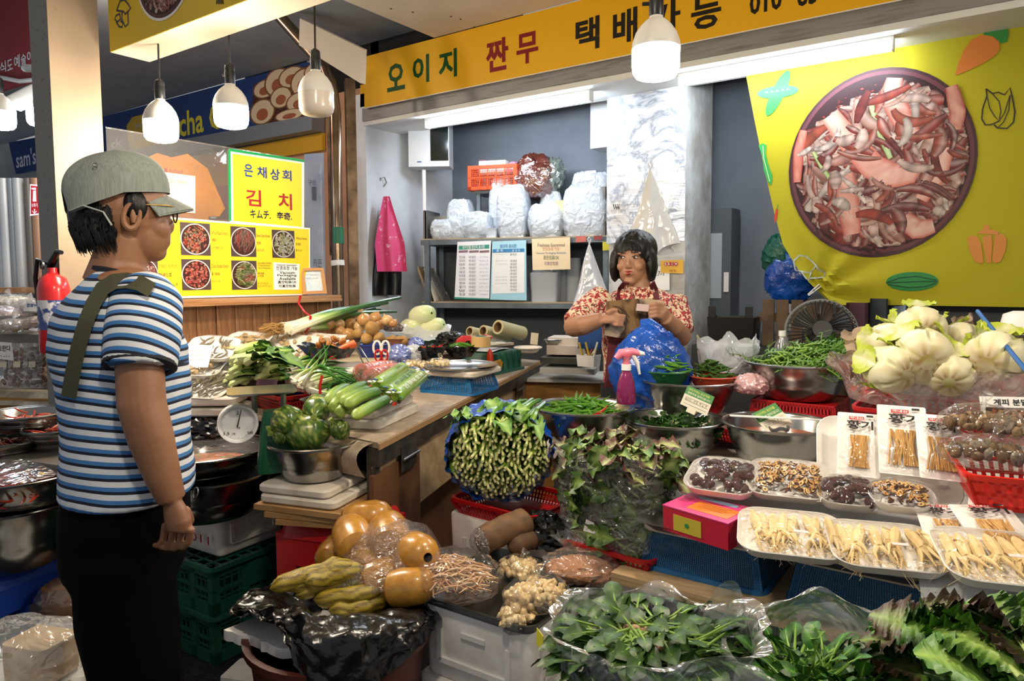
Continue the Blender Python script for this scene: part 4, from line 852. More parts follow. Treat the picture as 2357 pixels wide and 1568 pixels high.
for k in range(60):
 a=2*PI*k/60;r0=.049;r1=.045 if k%5 else .041;m.ribbon([(r0*math.sin(a),r0*math.cos(a)),(r1*math.sin(a),r1*math.cos(a))],.0008,.0045,L_('#222222'))
for tx,x,y,w,h in(('2',.0,.034,.007,.010),('1.5',-.033,-.028,.016,.009),('500',.034,-.03,.016,.009),('㎏',-.012,-.03,.008,.008),('kg',.002,-.012,.008,.006)):PL.text(None,m,tx,x-w/2,x+w/2,y-h/2,y+h/2,.0045,.02,L_('#222222'),False)
m.build('markings',vc,dl,False);MB().add([(-.002,-.01,.006),(.002,-.01,.006),(.001,.044,.006),(-.001,.044,.006)],[(0,1,2,3)]).build('needle',black_pl,dl,False,M=TR(0,0,0,0,0,R(-14)))
zp=D(572,901,dS).z-zs;MB().rr([(.19,.16,.02,zp-.004),(.20,.17,.022,zp),(.20,.17,.022,zp+.003)],3).build('platform',steel,t,M=TR(.05,.05,0,0,0,ry+R(90)))
for s_ in(-.02,.04):MB().box(.055+s_,.055+s_,zp-.035,.012,.012,.07).build('post',galv,t)
# ---- carrots and dark things left of the scale
for i,(a,b,c,d)in enumerate(((470,975,552,925),(442,965,500,955),(430,943,465,936),(485,968,535,962),(452,978,480,970))):
 q0,q1=gp(c,d,.80-.01*i),gp(a,b,.77-.01*i);put(carrot_m[i%2],'carrot',('large orange carrot resting against the scale dial','orange carrot lying on the striped cloth')[min(i,1)],'carrot','loose carrots by the scale' if i else None,along(q0,q1,.24))
q=gp(472,1000,.72);bo=bagmesh(.11,.08,.06,.2,4,9).build('black_bag',blackbag,M=TR(q.x,q.y,.73,0,0,.6));tag(bo,'black plastic bag beside the scale dial','plastic bag')
q=gp(455,985,.73);basin('small_bowl','small steel bowl with warm reflections beside the carrots',(q.x,q.y,.72),.055,.045,cat='bowl')
q=gp(470,950,.78);tag(MB().grid(10,6,lambda u,v:((u-.5)*.12,(v-.5)*.06,.012*math.sin(u*5)*math.cos(v*4))).build('cloth',PM('checked_cloth','#c9c4bc',.8,c2='#8a8a8c',ns=120),M=TR(q.x,q.y,.755)),'small folded grey checked cloth among the carrots','cloth')
# ---- riser under the goods at the back of the counter
darkwood=PM('dark_stained_board','#4a3626',.6,c2='#38281c',ns=6)
rs=thing('display_riser','low wooden step lifting the goods along the plank partition','riser',loc=(-2.66,2.5,CZ))
MB().box(0,0,.055,.62,1.7,.11).build('body',darkwood,rs);MB().box(0,0,.117,.64,1.72,.014).build('board',PM('pale_board','#b8a98f',.6,c2='#a39378',ns=7),rs)
RZ=CZ+.124
# ---- dried fish trays and packets
tr_me=foamtray(.20,.27,.022).mesh('tray',white_foam)
fish=[rod(lambda t:.06*capr(t,.2,.4,.6),lambda t,a:mix(L_('#8c7f6c'),L_('#4a4236'),.5+.5*math.sin(a)),5,7,rnd(.15),side=rnd(.1)).mesh('dried_fish',vcol('dry_fish',.35,.6,.2))for _ in range(3)]
mush=[MB().blob((0,0,0),(1,.7,.35),10,6,lambda d:1+.2*nz(d.x*3,d.y*3,k),lambda d:mix(L_('#b59a6a'),L_('#7a6040'),.5+.6*nz(d.x*4,d.y*4,k))).mesh('dried_slice',vegm)for k in range(2)]
for i,(px_,py_,d_,kd,lb,cnt)in enumerate(((487,800,2.95,'fish','white foam tray of dark dried fish lying against the planks',26),(560,788,3.2,'mush','white foam tray of dried slices behind the bok choy',24),(458,836,2.85,'mush','white foam tray of tan dried slices next to the striped shirt',24),(515,835,2.95,'fish','white foam tray of silvery dried fish with a yellow slip',34),(478,884,2.72,'fish','white foam tray of long blackish dried fish on two foam lids',44))):
 p=D(px_,py_,d_);M=TR(p.x,p.y,p.z-.02,R(14),R(4),R(40+rnd(12)));t=thing('foam_tray',lb,'foam tray','trays of dried goods on the counter',M=M)
 inst('tray',tr_me,t);wrap(.19,.26,.02,.035).build('film',clear_tight,t)
 for k in range(cnt):
  x,y=rnd(.065),rnd(.10);z=.016+.028*(1-(x/.08)**2)*(1-(y/.13)**2)*random.random()
  if kd=='fish':Mk=TR(x,y,z,0,0,PI/2+rnd(.5))@Matrix.Diagonal((.10,.07,.07,1))@TR(-.5)
  else:Mk=TR(x,y,z,rnd(.4),rnd(.4),rnd(3))@Matrix.Scale(.02,4)
  put(random.choice(fish if kd=='fish' else mush),'dried_fish' if kd=='fish' else 'dried_slice','dried piece inside the '+lb[11:],'dried fish' if kd=='fish' else 'dried slice','pieces in tray: '+lb[17:40],M@Mk)
for i,(x,y,d_,lb)in enumerate(((470,915,2.70,'upper yellowed foam lid below the blackish dried fish'),(480,938,2.70,'lower yellowed foam lid below the blackish dried fish'))):
 p=D(x,y,d_);foamlid(lb,TR(p.x,p.y+.05,p.z-.015,0,0,R(38)),.24,.30,.03)
p=D(446,818,2.78);pl=PL(p,(.75,.6,0),(-.2,.35,.9));t=signroot('paper_card',pl,'white card tucked between the dried fish trays and the striped shirt','card');MB().prism([(-.07,-.05),(.06,-.05),(.07,.04),(-.06,.05)],-.002,0).build('sheet',paper,t,False);m=MB();[scribble(m,-.05,.04,.02-.02*k,.007,.001,L_('#8a8a90'),k)for k in range(3)];m.build('handwriting',vc,t,False)
for i,(x,y,d_)in enumerate(((527,810,3.0),(540,830,2.93))):
 p=D(x,y,d_);tag(MB().prism([(-.03,-.015),(.03,-.018),(.03,.014),(-.028,.017)],0,.002).build('yellow_slip',PM('pale_yellow_slip','#e2d38a',.6),M=TR(p.x,p.y,p.z+.02,R(15),0,R(20))),('pale yellow slip on the silvery fish tray','pale yellow slip tucked beside the bok choy leaves')[i],'price slip')
for i,(x,y,d_,w,h,lb,kd)in enumerate(((680,790,3.3,.22,.15,'clear packet of dried mushroom slices leaning below the leek',mush),(740,785,3.35,.2,.14,'grey patterned packet of dried slices under the leek',mush),(640,785,3.35,.2,.12,'clear packet printed in red beside the leek roots',None),(715,812,3.2,.2,.13,'clear packet with a white back behind the red basket',mush))):
 p=D(x,y,d_);M=TR(p.x,p.y,p.z,R(28),R(3),R(15+i*6));t=thing('flat_packet',lb,'packet','flat clear packets of dried goods',M=M)
 MB().grid(12,8,lambda u,v:((u-.5)*w,(v-.5)*h,.012*math.sin(PI*u)*math.sin(PI*v)+.004*nz(u*5,v*5,i))).build('film',clear,t)
 MB().grid(6,4,lambda u,v:((u-.5)*w,(v-.5)*h,-.004)).build('back',PM('packet_back%d'%(i%2),('#cfc8be','#c4a8a0')[i%2],.6,c2='#e2ddd4',ns=40),t)
 if kd:
  for k in range(14):put(random.choice(kd),'dried_slice','dried slice inside the '+lb,'dried slice','slices in packet %s'%lb[:30],M@TR(rnd(w*.38),rnd(h*.36),.006,rnd(.3),rnd(.3),rnd(3))@Matrix.Scale(.014,4))
  # ---- leeks
leek=[]
for k in range(3):
 m=rod(lambda t:.022*(1.25 if t<.06 else 1)*(1-.25*t)*(1 if t<.5 else 1-.9*(t-.5)),lambda t,a:grad([(0,L_('#dcd6bc')),(.15,L_('#e0e2c0')),(.3,L_('#9cb668')),(.42,L_('#48743c')),(1,L_('#1f4530'))],t),7,14,rnd(.03),.05,k,side=rnd(.03));leek.append(m.mesh('leek',waxy))
for i in range(13):
 a=i/12;q0=D(655+rnd(14),762-10*a+rnd(6),3.32);q1=D(850+75*random.random(),690+60*a+rnd(10),3.9+rnd(.15));put(leek[i%3],'leek','long leek in the bundle tied with red tape by the planks','leek','leeks in the tied bundle',along(q0,q1,.8))
p=D(640,758,3.3);m=MB();rr_=random.Random(2)
for i in range(120):
 a=V((rr_.uniform(-1,.2),rr_.uniform(-1,1),rr_.uniform(-1,1)));a.normalize();q=V((-.03,0,0))+a*.05;m.tube([(.02,rr_.uniform(-.03,.03),rr_.uniform(-.02,.03)),q*.6,q+V((-.02,rr_.uniform(-.02,.02),-.02))],[.0016,.0013,.0008],4)
tag(stuff(m.build('leek_roots',PM('straw_roots','#a8814a',.8),M=Matrix.Translation(p)@Matrix.Rotation(R(15),4,'Z'))),'tangle of straw coloured leek roots','roots')
p=D(702,742,3.42);t=thing('red_tie','red tape tied around the leek bundle','tie',loc=p);MB().tube([(.0,.0,.05),(.03,.01,.03),(.035,.0,-.02),(.0,-.0,-.05)],.008,6,flat=.4).build('band',red_pl,t);MB().tube([(0,0,.05),(-.03,-.01,.09),(-.03,0,.13)],.008,6,flat=.4).build('tag_end',red_pl,t)
# ---- onions, potatoes
def fpx(x,y):return 400+x/3.92,660+y/3.92
ob=D(800,800,3.55)
for i,(x,y,r_)in enumerate(((1390,335,62),(1490,340,55),(1595,340,60),(1720,300,64),(1655,225,62),(1560,270,48),(1820,285,60),(1925,305,52),(1845,340,56),(1575,430,56),(1310,385,45),(1430,390,50),(1500,400,50),(1680,360,55),(1770,350,55),(1980,330,40))):
 q=D(*fpx(x,y),3.62+.05*((i*7)%3-1)+(.1 if y<300 else 0));put(onion_m[i%3],'onion',('papery brown onion in the pile behind the potatoes','onion with a loose papery peel on top of the pile')[i==4],'onion',None if i==4 else 'onions piled behind the potatoes',TR(q.x,q.y,q.z,rnd(.8),rnd(.8),rnd(3))@Matrix.Scale(r_/3.92*3.6/F*1.05,4))
pp=D(857,806,3.4);t=thing('blue_bowl','blue plastic bowl heaped with potatoes','bowl',loc=(pp.x,pp.y,pp.z-.03));MB().lathe([(0,0),(.06,0),(.075,.03),(.085,.055),(.088,.06),(.08,.055),(.06,.01),(0,.008)],28).build('bowl',PM('deep_blue_plastic','#1d2f7c',.3),t);MB().tube([(.087*math.cos(a*PI/14),.087*math.sin(a*PI/14),.06)for a in range(28)],.004,6,closed=True).build('rim',PM('deep_blue_plastic','#1d2f7c',.3),t)
for i,(x,y,r_)in enumerate(((1665,430,52),(1790,382,68),(1745,468,58),(1852,456,50))):
 q=D(*fpx(x,y),3.36+.03*(i==0));put(potato_m[i%2],'potato','brown potato heaped in the blue bowl','potato','potatoes in the blue bowl',TR(q.x,q.y,q.z,rnd(1),rnd(1),rnd(3))@Matrix.Scale(r_/3.92*3.38/F,4))
pb_=D(913,797,3.6);t=thing('brown_basin','small brown rubber basin holding a few potatoes behind the scissors','basin',loc=(pb_.x,pb_.y,pb_.z-.02));MB().lathe([(0,0),(.06,0),(.075,.06),(.08,.062),(.07,.055),(.055,.01),(0,.01)],28).build('bowl',PM('brown_rubber','#7a4a34',.5),t)
for i in range(4):
 q=D(895+i*11,787-3*(i%2),3.56);put(potato_m[i%2],'potato','potato in the small brown basin','potato','potatoes in the brown basin',TR(q.x,q.y,q.z,1,i,i)@Matrix.Scale(.026,4))
 # ---- ginger in the black-lined basket
pg=D(758,812,3.02);t=thing('black_basket','round basket lined with a black bag and filled with ginger','basket',loc=(pg.x,pg.y,pg.z-.02));skirt(.085,.125,.055,.1,7,60,3).build('black_liner',blackbag,t);MB().lathe([(0,.0),(.085,.0),(.10,.03)],24).build('tub',red_pl,t)
for i,(x,y)in enumerate(((1330,490),(1450,480),(1400,520),(1300,540),(1520,500),(1440,540),(1370,575),(1290,575),(1480,570),(1340,585))):
 q=D(*fpx(x,y),3.0);put(ginger_m[i%3],'ginger','knobbly ginger root in the black-lined basket','ginger','ginger in the black-lined basket',TR(q.x,q.y,q.z,rnd(1),rnd(1),rnd(3))@Matrix.Scale(.028,4))
put(carrot_m[0],'carrot','single carrot lying on the ginger basket','carrot',None,along(D(*fpx(1650,510),2.98),D(*fpx(1450,590),2.95),.16))
pg2=D(770,842,3.0);foamlid('foam slab under the ginger basket',TR(pg2.x,pg2.y,pg2.z-.04,0,0,R(30)),.36,.28,.04)
# ---- radishes on the green tray
pt=D(985,795,4.0);tz=pt.z-.02;t=thing('green_tray','dark green crate tray holding three white radishes','tray',M=TR(pt.x-.02,pt.y+.02,tz,0,0,R(35)));MB().rr([(.36,.30,.02,0),(.39,.33,.025,.07),(.40,.34,.03,.075),(.38,.32,.025,.07),(.35,.29,.02,.01)],4).build('tray',green_pl,t)
for i,(c_,d_,r_,yw,dd_,L)in enumerate(((972,726,37,.25,3.92,.15),(948,752,22,0,3.95,.12),(996,752,28,.3,3.9,.13))):
 q=D(c_,d_,dd_);k=.125;M=Matrix.Translation(q)@Euler((0,R(80),R(-12+i*8))).to_matrix().to_4x4()@Matrix.Rotation(.0,4,'Z')@Matrix.Scale(.115 if i==0 else .10,4)@TR(0,0,-.7)
 o=put(radish_m[0],'white_radish',('stout white radish with scars on top of the two others','yellowish radish behind the onions','pale green radish at the rim of the green tray')[i],'radish','radishes on the green tray',M)
q=D(965,772,3.85);tag(MB().grid(20,8,lambda u,v:((u-.5)*.34,(v-.5)*.14,.014*nz(u*7,v*5,1)+.03*v)).build('clear_sheet',bag_milky,M=TR(q.x,q.y,q.z,R(20),0,R(30))),'crumpled milky plastic sheet in front of the radishes','plastic sheet')
q=D(905,755,3.75);tag(bagmesh(.06,.03,.025,.2,4,5).build('dark_packet',film('purple_packet',haze=.7,gloss=.2,hz='#5c4048'),M=Matrix.Translation(q)),'dull purple packet between onions and radishes','packet')
# ---- scissors and tongs
q=D(878,812,3.0);t=thing('scissors','kitchen scissors with red and white handles standing in the goods','scissors',M=Matrix.Translation(q)@Matrix.Rotation(YAW,4,'Z'))
for s_ in(-1,1):
 h=MB().tube([(s_*.018+.016*math.cos(a),0,.02+.03*math.sin(a)*(1 if a<PI else .9))for a in(2*PI*k/18 for k in range(18))],.005,6,closed=True).build('handle',PM('scissor_white','#e3dccf',.35),t)
 MB().tube([(s_*.014+.013*math.cos(a),-.004,-.012+.024*math.sin(a))for a in(2*PI*k/16 for k in range(16))],.004,6,closed=True).build('red_grip',red_pl,h)
MB().box(0,0,-.05,.012,.004,.06).build('blade',steel,t)
q=D(836,822,2.95);t=thing('tongs','steel tongs standing between the ginger and the scissors','tongs',M=Matrix.Translation(q)@Matrix.Rotation(YAW,4,'Z'))
for s_ in(-1,1):MB().tube([(-.02,0,.045),(-.02+s_*.008,0,.04),(.0+s_*.012,0,.0),(.02+s_*.014,0,-.04)],.003,6).build('arm',steel,t)
# ---- lilac bag, clear bag lumps
for i,(x,y,d_,r_,mt,lb)in enumerate(((918,817,3.3,.045,film('lilac_bag',haze=.75,gloss=.2,hz='#5f78c8'),'lilac blue plastic bag bunched beside the scissors'),(950,815,3.35,.04,bag_milky,'clear crumpled bag between the lilac bag and the red chillies'),(958,795,3.5,.035,film('lilac_bag',haze=.75),'small lilac bag behind the red chillies'),(935,790,3.6,.03,bag_clear,'clear bag knotted above the small brown basin'))):
 q=D(x,y,d_);tag(bagmesh(r_*1.15,r_,r_,.2,3,i*3+1,30,20).build('plastic_bag',mt,M=Matrix.Translation(q)),lb,'plastic bag')
 # ---- round tray on a blue basket
zr=CZ;q=gp(1025,905,CZ);bM=TR(q.x+.0,q.y+.10,CZ,0,0,R(8));basket('blue_basket','upside-down blue basket under the round tray on the counter',bM,.27,.25,.075,blue_pl,.86,30,8,True,solid=.5)
foamlid('worn foam slab between the round tray and the blue basket',bM@TR(-.0,.0,.076),.30,.26,.026)
rt=bM@TR(0,.0,.103);t=thing('round_tray','round steel tray holding garlic packs and black bags of chillies','tray',M=rt);MB().lathe([(0,0),(.15,0),(.165,.012),(.172,.014),(.168,.008),(.15,-.004),(0,-.004)],40).build('pan',steel,t);rc=rt.translation
def pack(name,label,M,rx,ry,h,mat,group,items,n,iname,ilabel,cat,s,fm=clear_tight,seed=0):
 t=thing(name,label,cat,group,M=M)
 bagmesh(rx*1.1,ry*1.1,h*1.05,.1,2.5,seed,26,16,.3).build('film',fm,t,M=TR(0,0,h*.5));MB().tube([(0,0,h*1.3),(.003,0,h*1.7),(.01,.01,h*2.1)],[.006,.005,.014],8).build('knot',fm,t)
 for i in range(n):
  r_=math.sqrt((i+.5)/n)*.92;a=i*2.4;z=h*.5+h*.7*math.sqrt(max(0,1-r_*r_))*random.uniform(.6,1);put(random.choice(items),iname,ilabel,iname.replace('_',' '),ilabel[:40],M@TR(rx*r_*math.cos(a),ry*r_*math.sin(a),z-h*.2,rnd(3),rnd(3),rnd(3))@Matrix.Scale(s*random.uniform(.85,1.1),4))
for i,(x,y)in enumerate(((956,842),(1010,838))):
 q=gp(x,y,rc.z+.012);pack('garlic_pack',('small clear bag of peeled garlic near the wrapped marrows on the round tray','knotted clear bag of peeled garlic in the middle of the round tray')[i],TR(q.x,q.y,rc.z+.004,0,0,i),.055,.045,.022,None,'garlic bags on the round tray',clove,26,'garlic_clove','peeled garlic clove in the bag %s'%('near the wrapped marrows','in the middle of the round tray')[i],'garlic bag',.020,seed=i)
for i,(x,y,ms,nm,lb,n)in enumerate(((990,812,red_chilli,'red_chilli','red chilli in the black bag on the round tray',16),(1062,808,green_chilli,'green_chilli','green chilli in the black bag at the rim of the round tray',15))):
 q=gp(x,y,rc.z+.04);t=thing('black_bag',('black bag folded open around red chillies','black bag folded open around green chillies')[i],'plastic bag',loc=(q.x,q.y,rc.z+.012));skirt(.05,.085,.06,.22,6,60,i*4+1).build('film',blackbag,t)
 for k in range(n):
  Mk=TR(q.x+rnd(.04),q.y+rnd(.03),rc.z+.05+random.random()*.025,0,rnd(.3),R(40)+rnd(.5))@Matrix.Diagonal((.085,.10,.10,1))@TR(-.5);put(random.choice(ms),nm,lb,'chilli',lb,Mk)
q=gp(1040,790,rc.z+.05);tag(bagmesh(.09,.06,.045,.25,3.5,4).build('black_bag',blackbag,M=TR(q.x,q.y,rc.z+.06)),'crumpled black bag behind the chilli bags','plastic bag')
# ---- yellow basket with bottle, green crate with newspaper, tape, stapler, film rolls
q=gp(1105,868,CZ);M=TR(q.x-.02,q.y+.08,CZ,0,0,R(15));basket('yellow_basket','small yellow plastic basket beside the green crate',M,.11,.16,.075,PM('yellow_plastic','#d69a2c',.4),.85,6,2,solid=.8)
t=thing('red_bottle','red squeeze bottle standing in the small yellow basket','bottle',M=M@TR(.02,0,.01));MB().lathe([(0,0),(.016,0),(.017,.01),(.017,.09),(.012,.11),(.004,.125),(.0,.13)],16).build('body',PM('tomato_red','#c8391c',.35),t);MB().lathe([(.0172,.03),(.0172,.06)],16).build('label',PM('leaf_green_label','#5a8a2a',.5),t)
q0,q1=gp(1133,862,CZ),gp(1238,838,CZ);e=(q1-q0).normalized();cM2=Matrix.Translation(q0+e*.13+V((-e.y,e.x,0))*.16)@Matrix.Rotation(math.atan2(e.y,e.x),4,'Z')
t=thing('green_crate','upside-down dark green crate with a newspaper on top','crate',M=cM2);MB().rr([(.33,.40,.03,0),(.33,.40,.03,.012),(.30,.37,.03,.014),(.27,.34,.03,.105),(.26,.33,.025,.11)],4).build('body',green_pl,t)
for k in range(5):MB().box(-.12+.06*k,-.178,.06,.012,.02,.09).build('rib',green_pl,t)
for k in range(4):MB().box(.147,-.12+.08*k,.06,.02,.012,.09).build('rib',green_pl,t)
t=thing('newspaper','folded newspaper lying on the green crate','newspaper',M=cM2@TR(-.02,0,.112,0,0,.15));MB().grid(10,8,lambda u,v:((u-.5)*.24,(v-.5)*.28,.004+.003*math.sin(u*4))).build('sheet',PM('newsprint','#d8d9dc',.7,c2='#b9bcc4',ns=60,nlo=.6,nhi=.7),t);m=MB();PL.text(None,m,'business',-.09,.06,-.12,-.09,.009,.02,L_('#4a3a90'),False);[scribble(m,-.09,.09,.09-.02*k,.006,.009,L_('#55585e'),k)for k in range(7)];m.build('print',vc,t,False)
q=D(1107,786,3.45);t=thing('tape_roll','wide roll of brown packing tape beside the newspaper','tape',loc=q);MB().lathe([(.03,-.025),(.048,-.025),(.048,.025),(.03,.025),(.03,-.025)],28).build('roll',PM('packing_tape','#c9a468',.25,coat=.4),t);MB().lathe([(.029,-.024),(.03,.026),(.026,.026),(.026,-.024)],24).build('core',PM('teal_core','#2a6a74',.5),t)
q=D(1078,782,3.55);t=thing('tape_dispenser','red hand tape dispenser behind the black bags','dispenser',M=Matrix.Translation(q)@Matrix.Rotation(R(30),4,'Z'))
MB().rr([(.13,.03,.01,-.02),(.12,.03,.01,.0),(.07,.025,.01,.02)],3).build('frame',red_pl,t);MB().tube([(.05,0,.0),(.09,0,.02),(.12,0,.01)],.008,8).build('arm',red_pl,t)
for i,(x,y,r_,lb)in enumerate(((1081,763,.028,'short cling film roll end next to the red dispenser'),(1112,762,.032,'middle cling film roll end between two others'),(1146,753,.038,'largest cling film roll pointing at the counter end'))):
 q=D(x,y,3.75-.05*i);t=thing('film_roll',lb,'roll','cling film rolls at the counter end',M=Matrix.Translation(q)@frame(V((.1,.95,-.22)))@TR(0,0,0,0,PI/2,0));MB().lathe([(r_*.72,.0),(r_,0),(r_,.2),(r_*.72,.2)],24).build('film',PM('roll_film','#b3ad86',.3,coat=.3),t);MB().lathe([(r_*.73,.2),(r_*.66,.2),(r_*.66,-.002),(r_*.73,-.002)],24).build('core',PM('cardboard_core','#8a6a48',.8),t)
 #  SHELF UNIT AND BACK OF THE STALL
S0,S1=D(968,553,4.95),D(1402,545,4.62);sx=V((S1.x-S0.x,S1.y-S0.y,0));SL=sx.length;sM=frame(sx,None,(0,0,1),(S0.x,S0.y,0))
zu,zw=D(1180,549,4.8).z,D(1130,698,4.83).z
shm=PM('grey_blue_steel','#6d7880',.45,.5,c2='#59636a',ns=8);shb=PM('ply_shelf','#b09878',.6)
sh=thing('shelf_unit','grey steel shelf unit against the back wall, loaded with packaging','shelf',M=sM);DP=.30
for i,z in enumerate((zu,zw,.62)):MB().box(SL/2,DP/2,z-.018,SL,DP,.036).build('shelf',shm,sh);MB().box(SL/2,DP/2,z+.004,SL-.01,DP-.01,.008).build('board',shb,sh)
for x in(.05,SL-.02):
 for y in(.0,DP):MB().box(x,y,zu/2,.035,.035,zu).build('post',shm,sh)
MB().box(SL/2,DP+.01,1.1,SL,.01,1.0).build('back_panel',PM('dark_back','#3c4248',.7),sh)
MB().box(.62,DP+.0,zu+.34,.55,.25,.02).build('upper_shelf',shm,sh)
for x in(.37,.87):MB().box(x,DP-.1,zu+.17,.025,.025,.34).build('upper_post',shm,sh)
SYm=lambda px_,py_,off:(sM.inverted()@D(px_,py_,dep(sM@V((SL*(px_-968)/434,off,1.4)))))
def on_shelf(px_,z,off=.12):p=SYm(px_,500,off);return V((p.x,off,z))
bagw=film('packaging_film',haze=.55,gloss=.05,bump=.7,bs=16,hz='#e6eef6',rough=.2);cont=PM('white_tub_stack','#e3ebf3',.35,c2='#cdd8e4',ns=3,scale=(1,1,60))
def bundle(px_,w,d,h,z,lb,off=.12,round_=False,cat='packaging',soft=.1,seed=0,fm=None,box=True):
 p=on_shelf(px_,z,off);M=sM@TR(p.x,off,z,0,0,rnd(.15));t=thing('bagged_packaging',lb,cat,'bagged packaging on the steel shelf',M=M)
 if box:(MB().lathe([(0,0),(w*.42,0),(w*.46,h*.94),(0,h*.95)],20)if round_ else MB().rr([(w*.84,d*.84,.015,0),(w*.88,d*.88,.02,h*.93)],3)).build('contents',cont,t)
 m=bagmesh(w*.56,d*.56,h*.62,soft,3,seed,30,20,.1);m.v=[(math.copysign(abs(x/(w*.56))**.4,x)*w*.54,math.copysign(abs(y/(d*.56))**.4,y)*d*.54,max(0,z_+h*.55))for x,y,z_ in m.v];m.build('film',fm or bagw,t);return t
zs_=zu+.008
bundle(1062,.17,.14,.24,zs_,'tall bagged stack of white tubs behind the folded bags',.22,seed=1);bundle(1024,.15,.16,.11,zs_,'low bundle of white bags beside the steel sheet',.08,seed=2,soft=.2);bundle(1058,.16,.14,.12,zs_,'low soft bundle of folded white bags',.08,seed=3,soft=.2);bundle(1100,.2,.18,.15,zs_,'soft rounded roll of white bags left of the small white tub',.09,seed=4,soft=.18,round_=True)
bundle(1158,.16,.14,.36,zs_,'tallest bagged stack of tubs beneath the orange crate',.2,seed=5);bundle(1185,.20,.18,.30,zs_,'square white container stack with a tied bag top',.10,seed=6);bundle(1262,.22,.18,.18,zs_,'shiny bag of tubs in the middle of the shelf',.09,seed=7,soft=.2);bundle(1270,.15,.13,.27,zs_,'white block in a loose bag behind the shiny bag',.22,seed=8);bundle(1350,.28,.22,.28,zs_,'large clear bag full of white trays at the end of the shelf',.12,seed=9,soft=.16);bundle(1360,.22,.16,.12,zs_+.28,'bag of film lying on the large bag of trays',.12,seed=10,soft=.22,box=False)
p=on_shelf(1135,zs_,.06);tag(MB().rr([(.07,.09,.01,0),(.08,.10,.012,.06),(.086,.106,.012,.065),(.07,.09,.01,.06)],3).build('white_tub',cont,M=sM@TR(p.x,.06,zs_)),'small open white tub on the shelf','tub')
p=on_shelf(1302,zs_,.2);tag(MB().box(0,0,.06,.075,.05,.12).build('yellow_carton',PM('cream_carton','#e3d49a',.5),M=sM@TR(p.x,.05,zs_+.12)),'small cream carton with yellow side standing among the bags','carton')
t=thing('steel_sheet','bright steel panel standing at the shelf end','panel',M=sM@TR(.02,.02,zs_));MB().box(.1,.26,.09,.2,.006,.18).build('sheet',steel,t);MB().box(0,.13,.1,.012,.26,.2).build('side',steel,t);MB().box(.02,.13,.1,.006,.26,.2).build('fold',galv,t)
t=thing('aluminium_upright','narrow aluminium frame standing by the marble sheet','frame',M=sM@TR(SL-.04,.05,zs_));MB().box(0,0,.16,.03,.03,.32).build('upright',galv,t);MB().box(.012,-.002,.16,.006,.034,.32).build('edge',black_pl,t)
zc=zu+.352;p=on_shelf(1146,zc,.25);M=sM@TR(p.x,.26,zc,0,0,-.06);orange=PM('orange_plastic','#d2481c',.4)
t=thing('orange_crate','orange lattice crate on the raised shelf','crate',M=M);cw,cd,ch=.36,.24,.17
MB().rr([(cw,cd,.012,0),(cw,cd,.012,.006)],2).build('base',orange,t)
for k in range(4):
 L,q=(cw,cd/2)if k%2==0 else(cd,cw/2);m=MB()
 for sgn in(-1,1):m.box(sgn*(L/2-.012),-q,ch/2,.024,.006,ch)
 m.box(0,-q,ch-.012,L,.008,.024);m.box(0,-q,.012,L,.006,.024);n_=5 if L==cw else 3
 for c_ in range(1,n_):m.box(-L/2+.024+(L-.048)*c_/n_,-q,ch/2,.008,.006,ch)
 m.box(0,-q,ch*.5,L,.006,.008);m.bars((-L/2+.02,-q,.02),(1,0,0),(0,0,1),L-.04,ch-.045,n_*5,9,.003,.003,.003);m.build('lattice_side',orange,t,False,M=Matrix.Rotation(k*PI/2,4,'Z'))
tag(MB().box(0,0,.05,.2,.12,.10).build('white_carton',paper,M=M@TR(-.02,0,.11)),'white carton standing in the orange crate','carton');tag(MB().box(0,0,.055,.1,.15,.11).build('maroon_carton',PM('maroon_card','#5c2430',.5),M=M@TR(-.10,.04,.11,0,.1,.2)),'maroon carton in the orange crate behind the white one','carton');tag(bagmesh(.06,.05,.05,.15,3,3).build('pink_bag',film('pink_film',haze=.6,hz='#e0a8c8'),M=M@TR(.12,0,.15)),'pale pink film bag in the orange crate','plastic bag')
p=on_shelf(1240,zc,.2);tag(bagmesh(.15,.12,.17,.16,2.5,12).build('brown_bag',film('brown_film',haze=.7,gloss=.2,hz='#6e3424',tcol=(.6,.3,.2)),M=sM@TR(p.x-.03,.22,zc+.06)),'translucent brown bag slumped beside the orange crate','plastic bag');tag(bagmesh(.10,.09,.15,.18,3,14).build('grey_bag',film('grey_green_film',haze=.7,gloss=.2,hz='#7c8a80'),M=sM@TR(p.x+.06,.24,zc+.06,0,.4,0)),'clear grey green bag of scraps leaning on the brown bag','plastic bag')
plS=PL((S0.x-sx.normalized().y*.0,S0.y,1.3),sx);plS.o=V(sM@V((0,-.03,1.3)));plS=PL(plS.o,sx)
def poster(quad,lb,bgc,head,hc,rows,name='origin_notice'):
 t=signroot(name,plS,lb,'notice');m=MB();slab(m,plS,quad,-.004,0);m.build('board',PM('board_'+bgc,bgc,.35),t,False);return t
t=poster([(1053,557),(1130,554),(1126,690),(1046,688)],'white origin notice with green heading and handwritten rows','#eceaf0',0,0,0)
m=MB();slab(m,plS,[(1056,566),(1126,563),(1126,572),(1056,575)],0,.001);m.build('green_band',PM('teal_band','#2a8f7c',.5),t,False);m=MB();slab(m,plS,[(1046,684),(1126,687),(1126,690),(1046,688)],0,.001);m.build('foot_band',PM('teal_band','#2a8f7c',.5),t,False)
m=MB();plS.text(m,'농수산물 원산지 표시판',1065,1116,564,573,.002,.01,L_('#f0f0f0'))
for a,b in((1056,1077),(1080,1102),(1104,1126)):slab(m,plS,[(a,577),(b,576),(b,581),(a,582)],0,.0012)
m.c=[(c if c!=(1,1,1,1)else L_('#8a6a74'))for c in m.c];m.build('heading',vc,t,False);m=MB()
words=['인삼','오미자','대추','고추','생강','브로콜','오이지','짠무','황기','밤','둥굴']
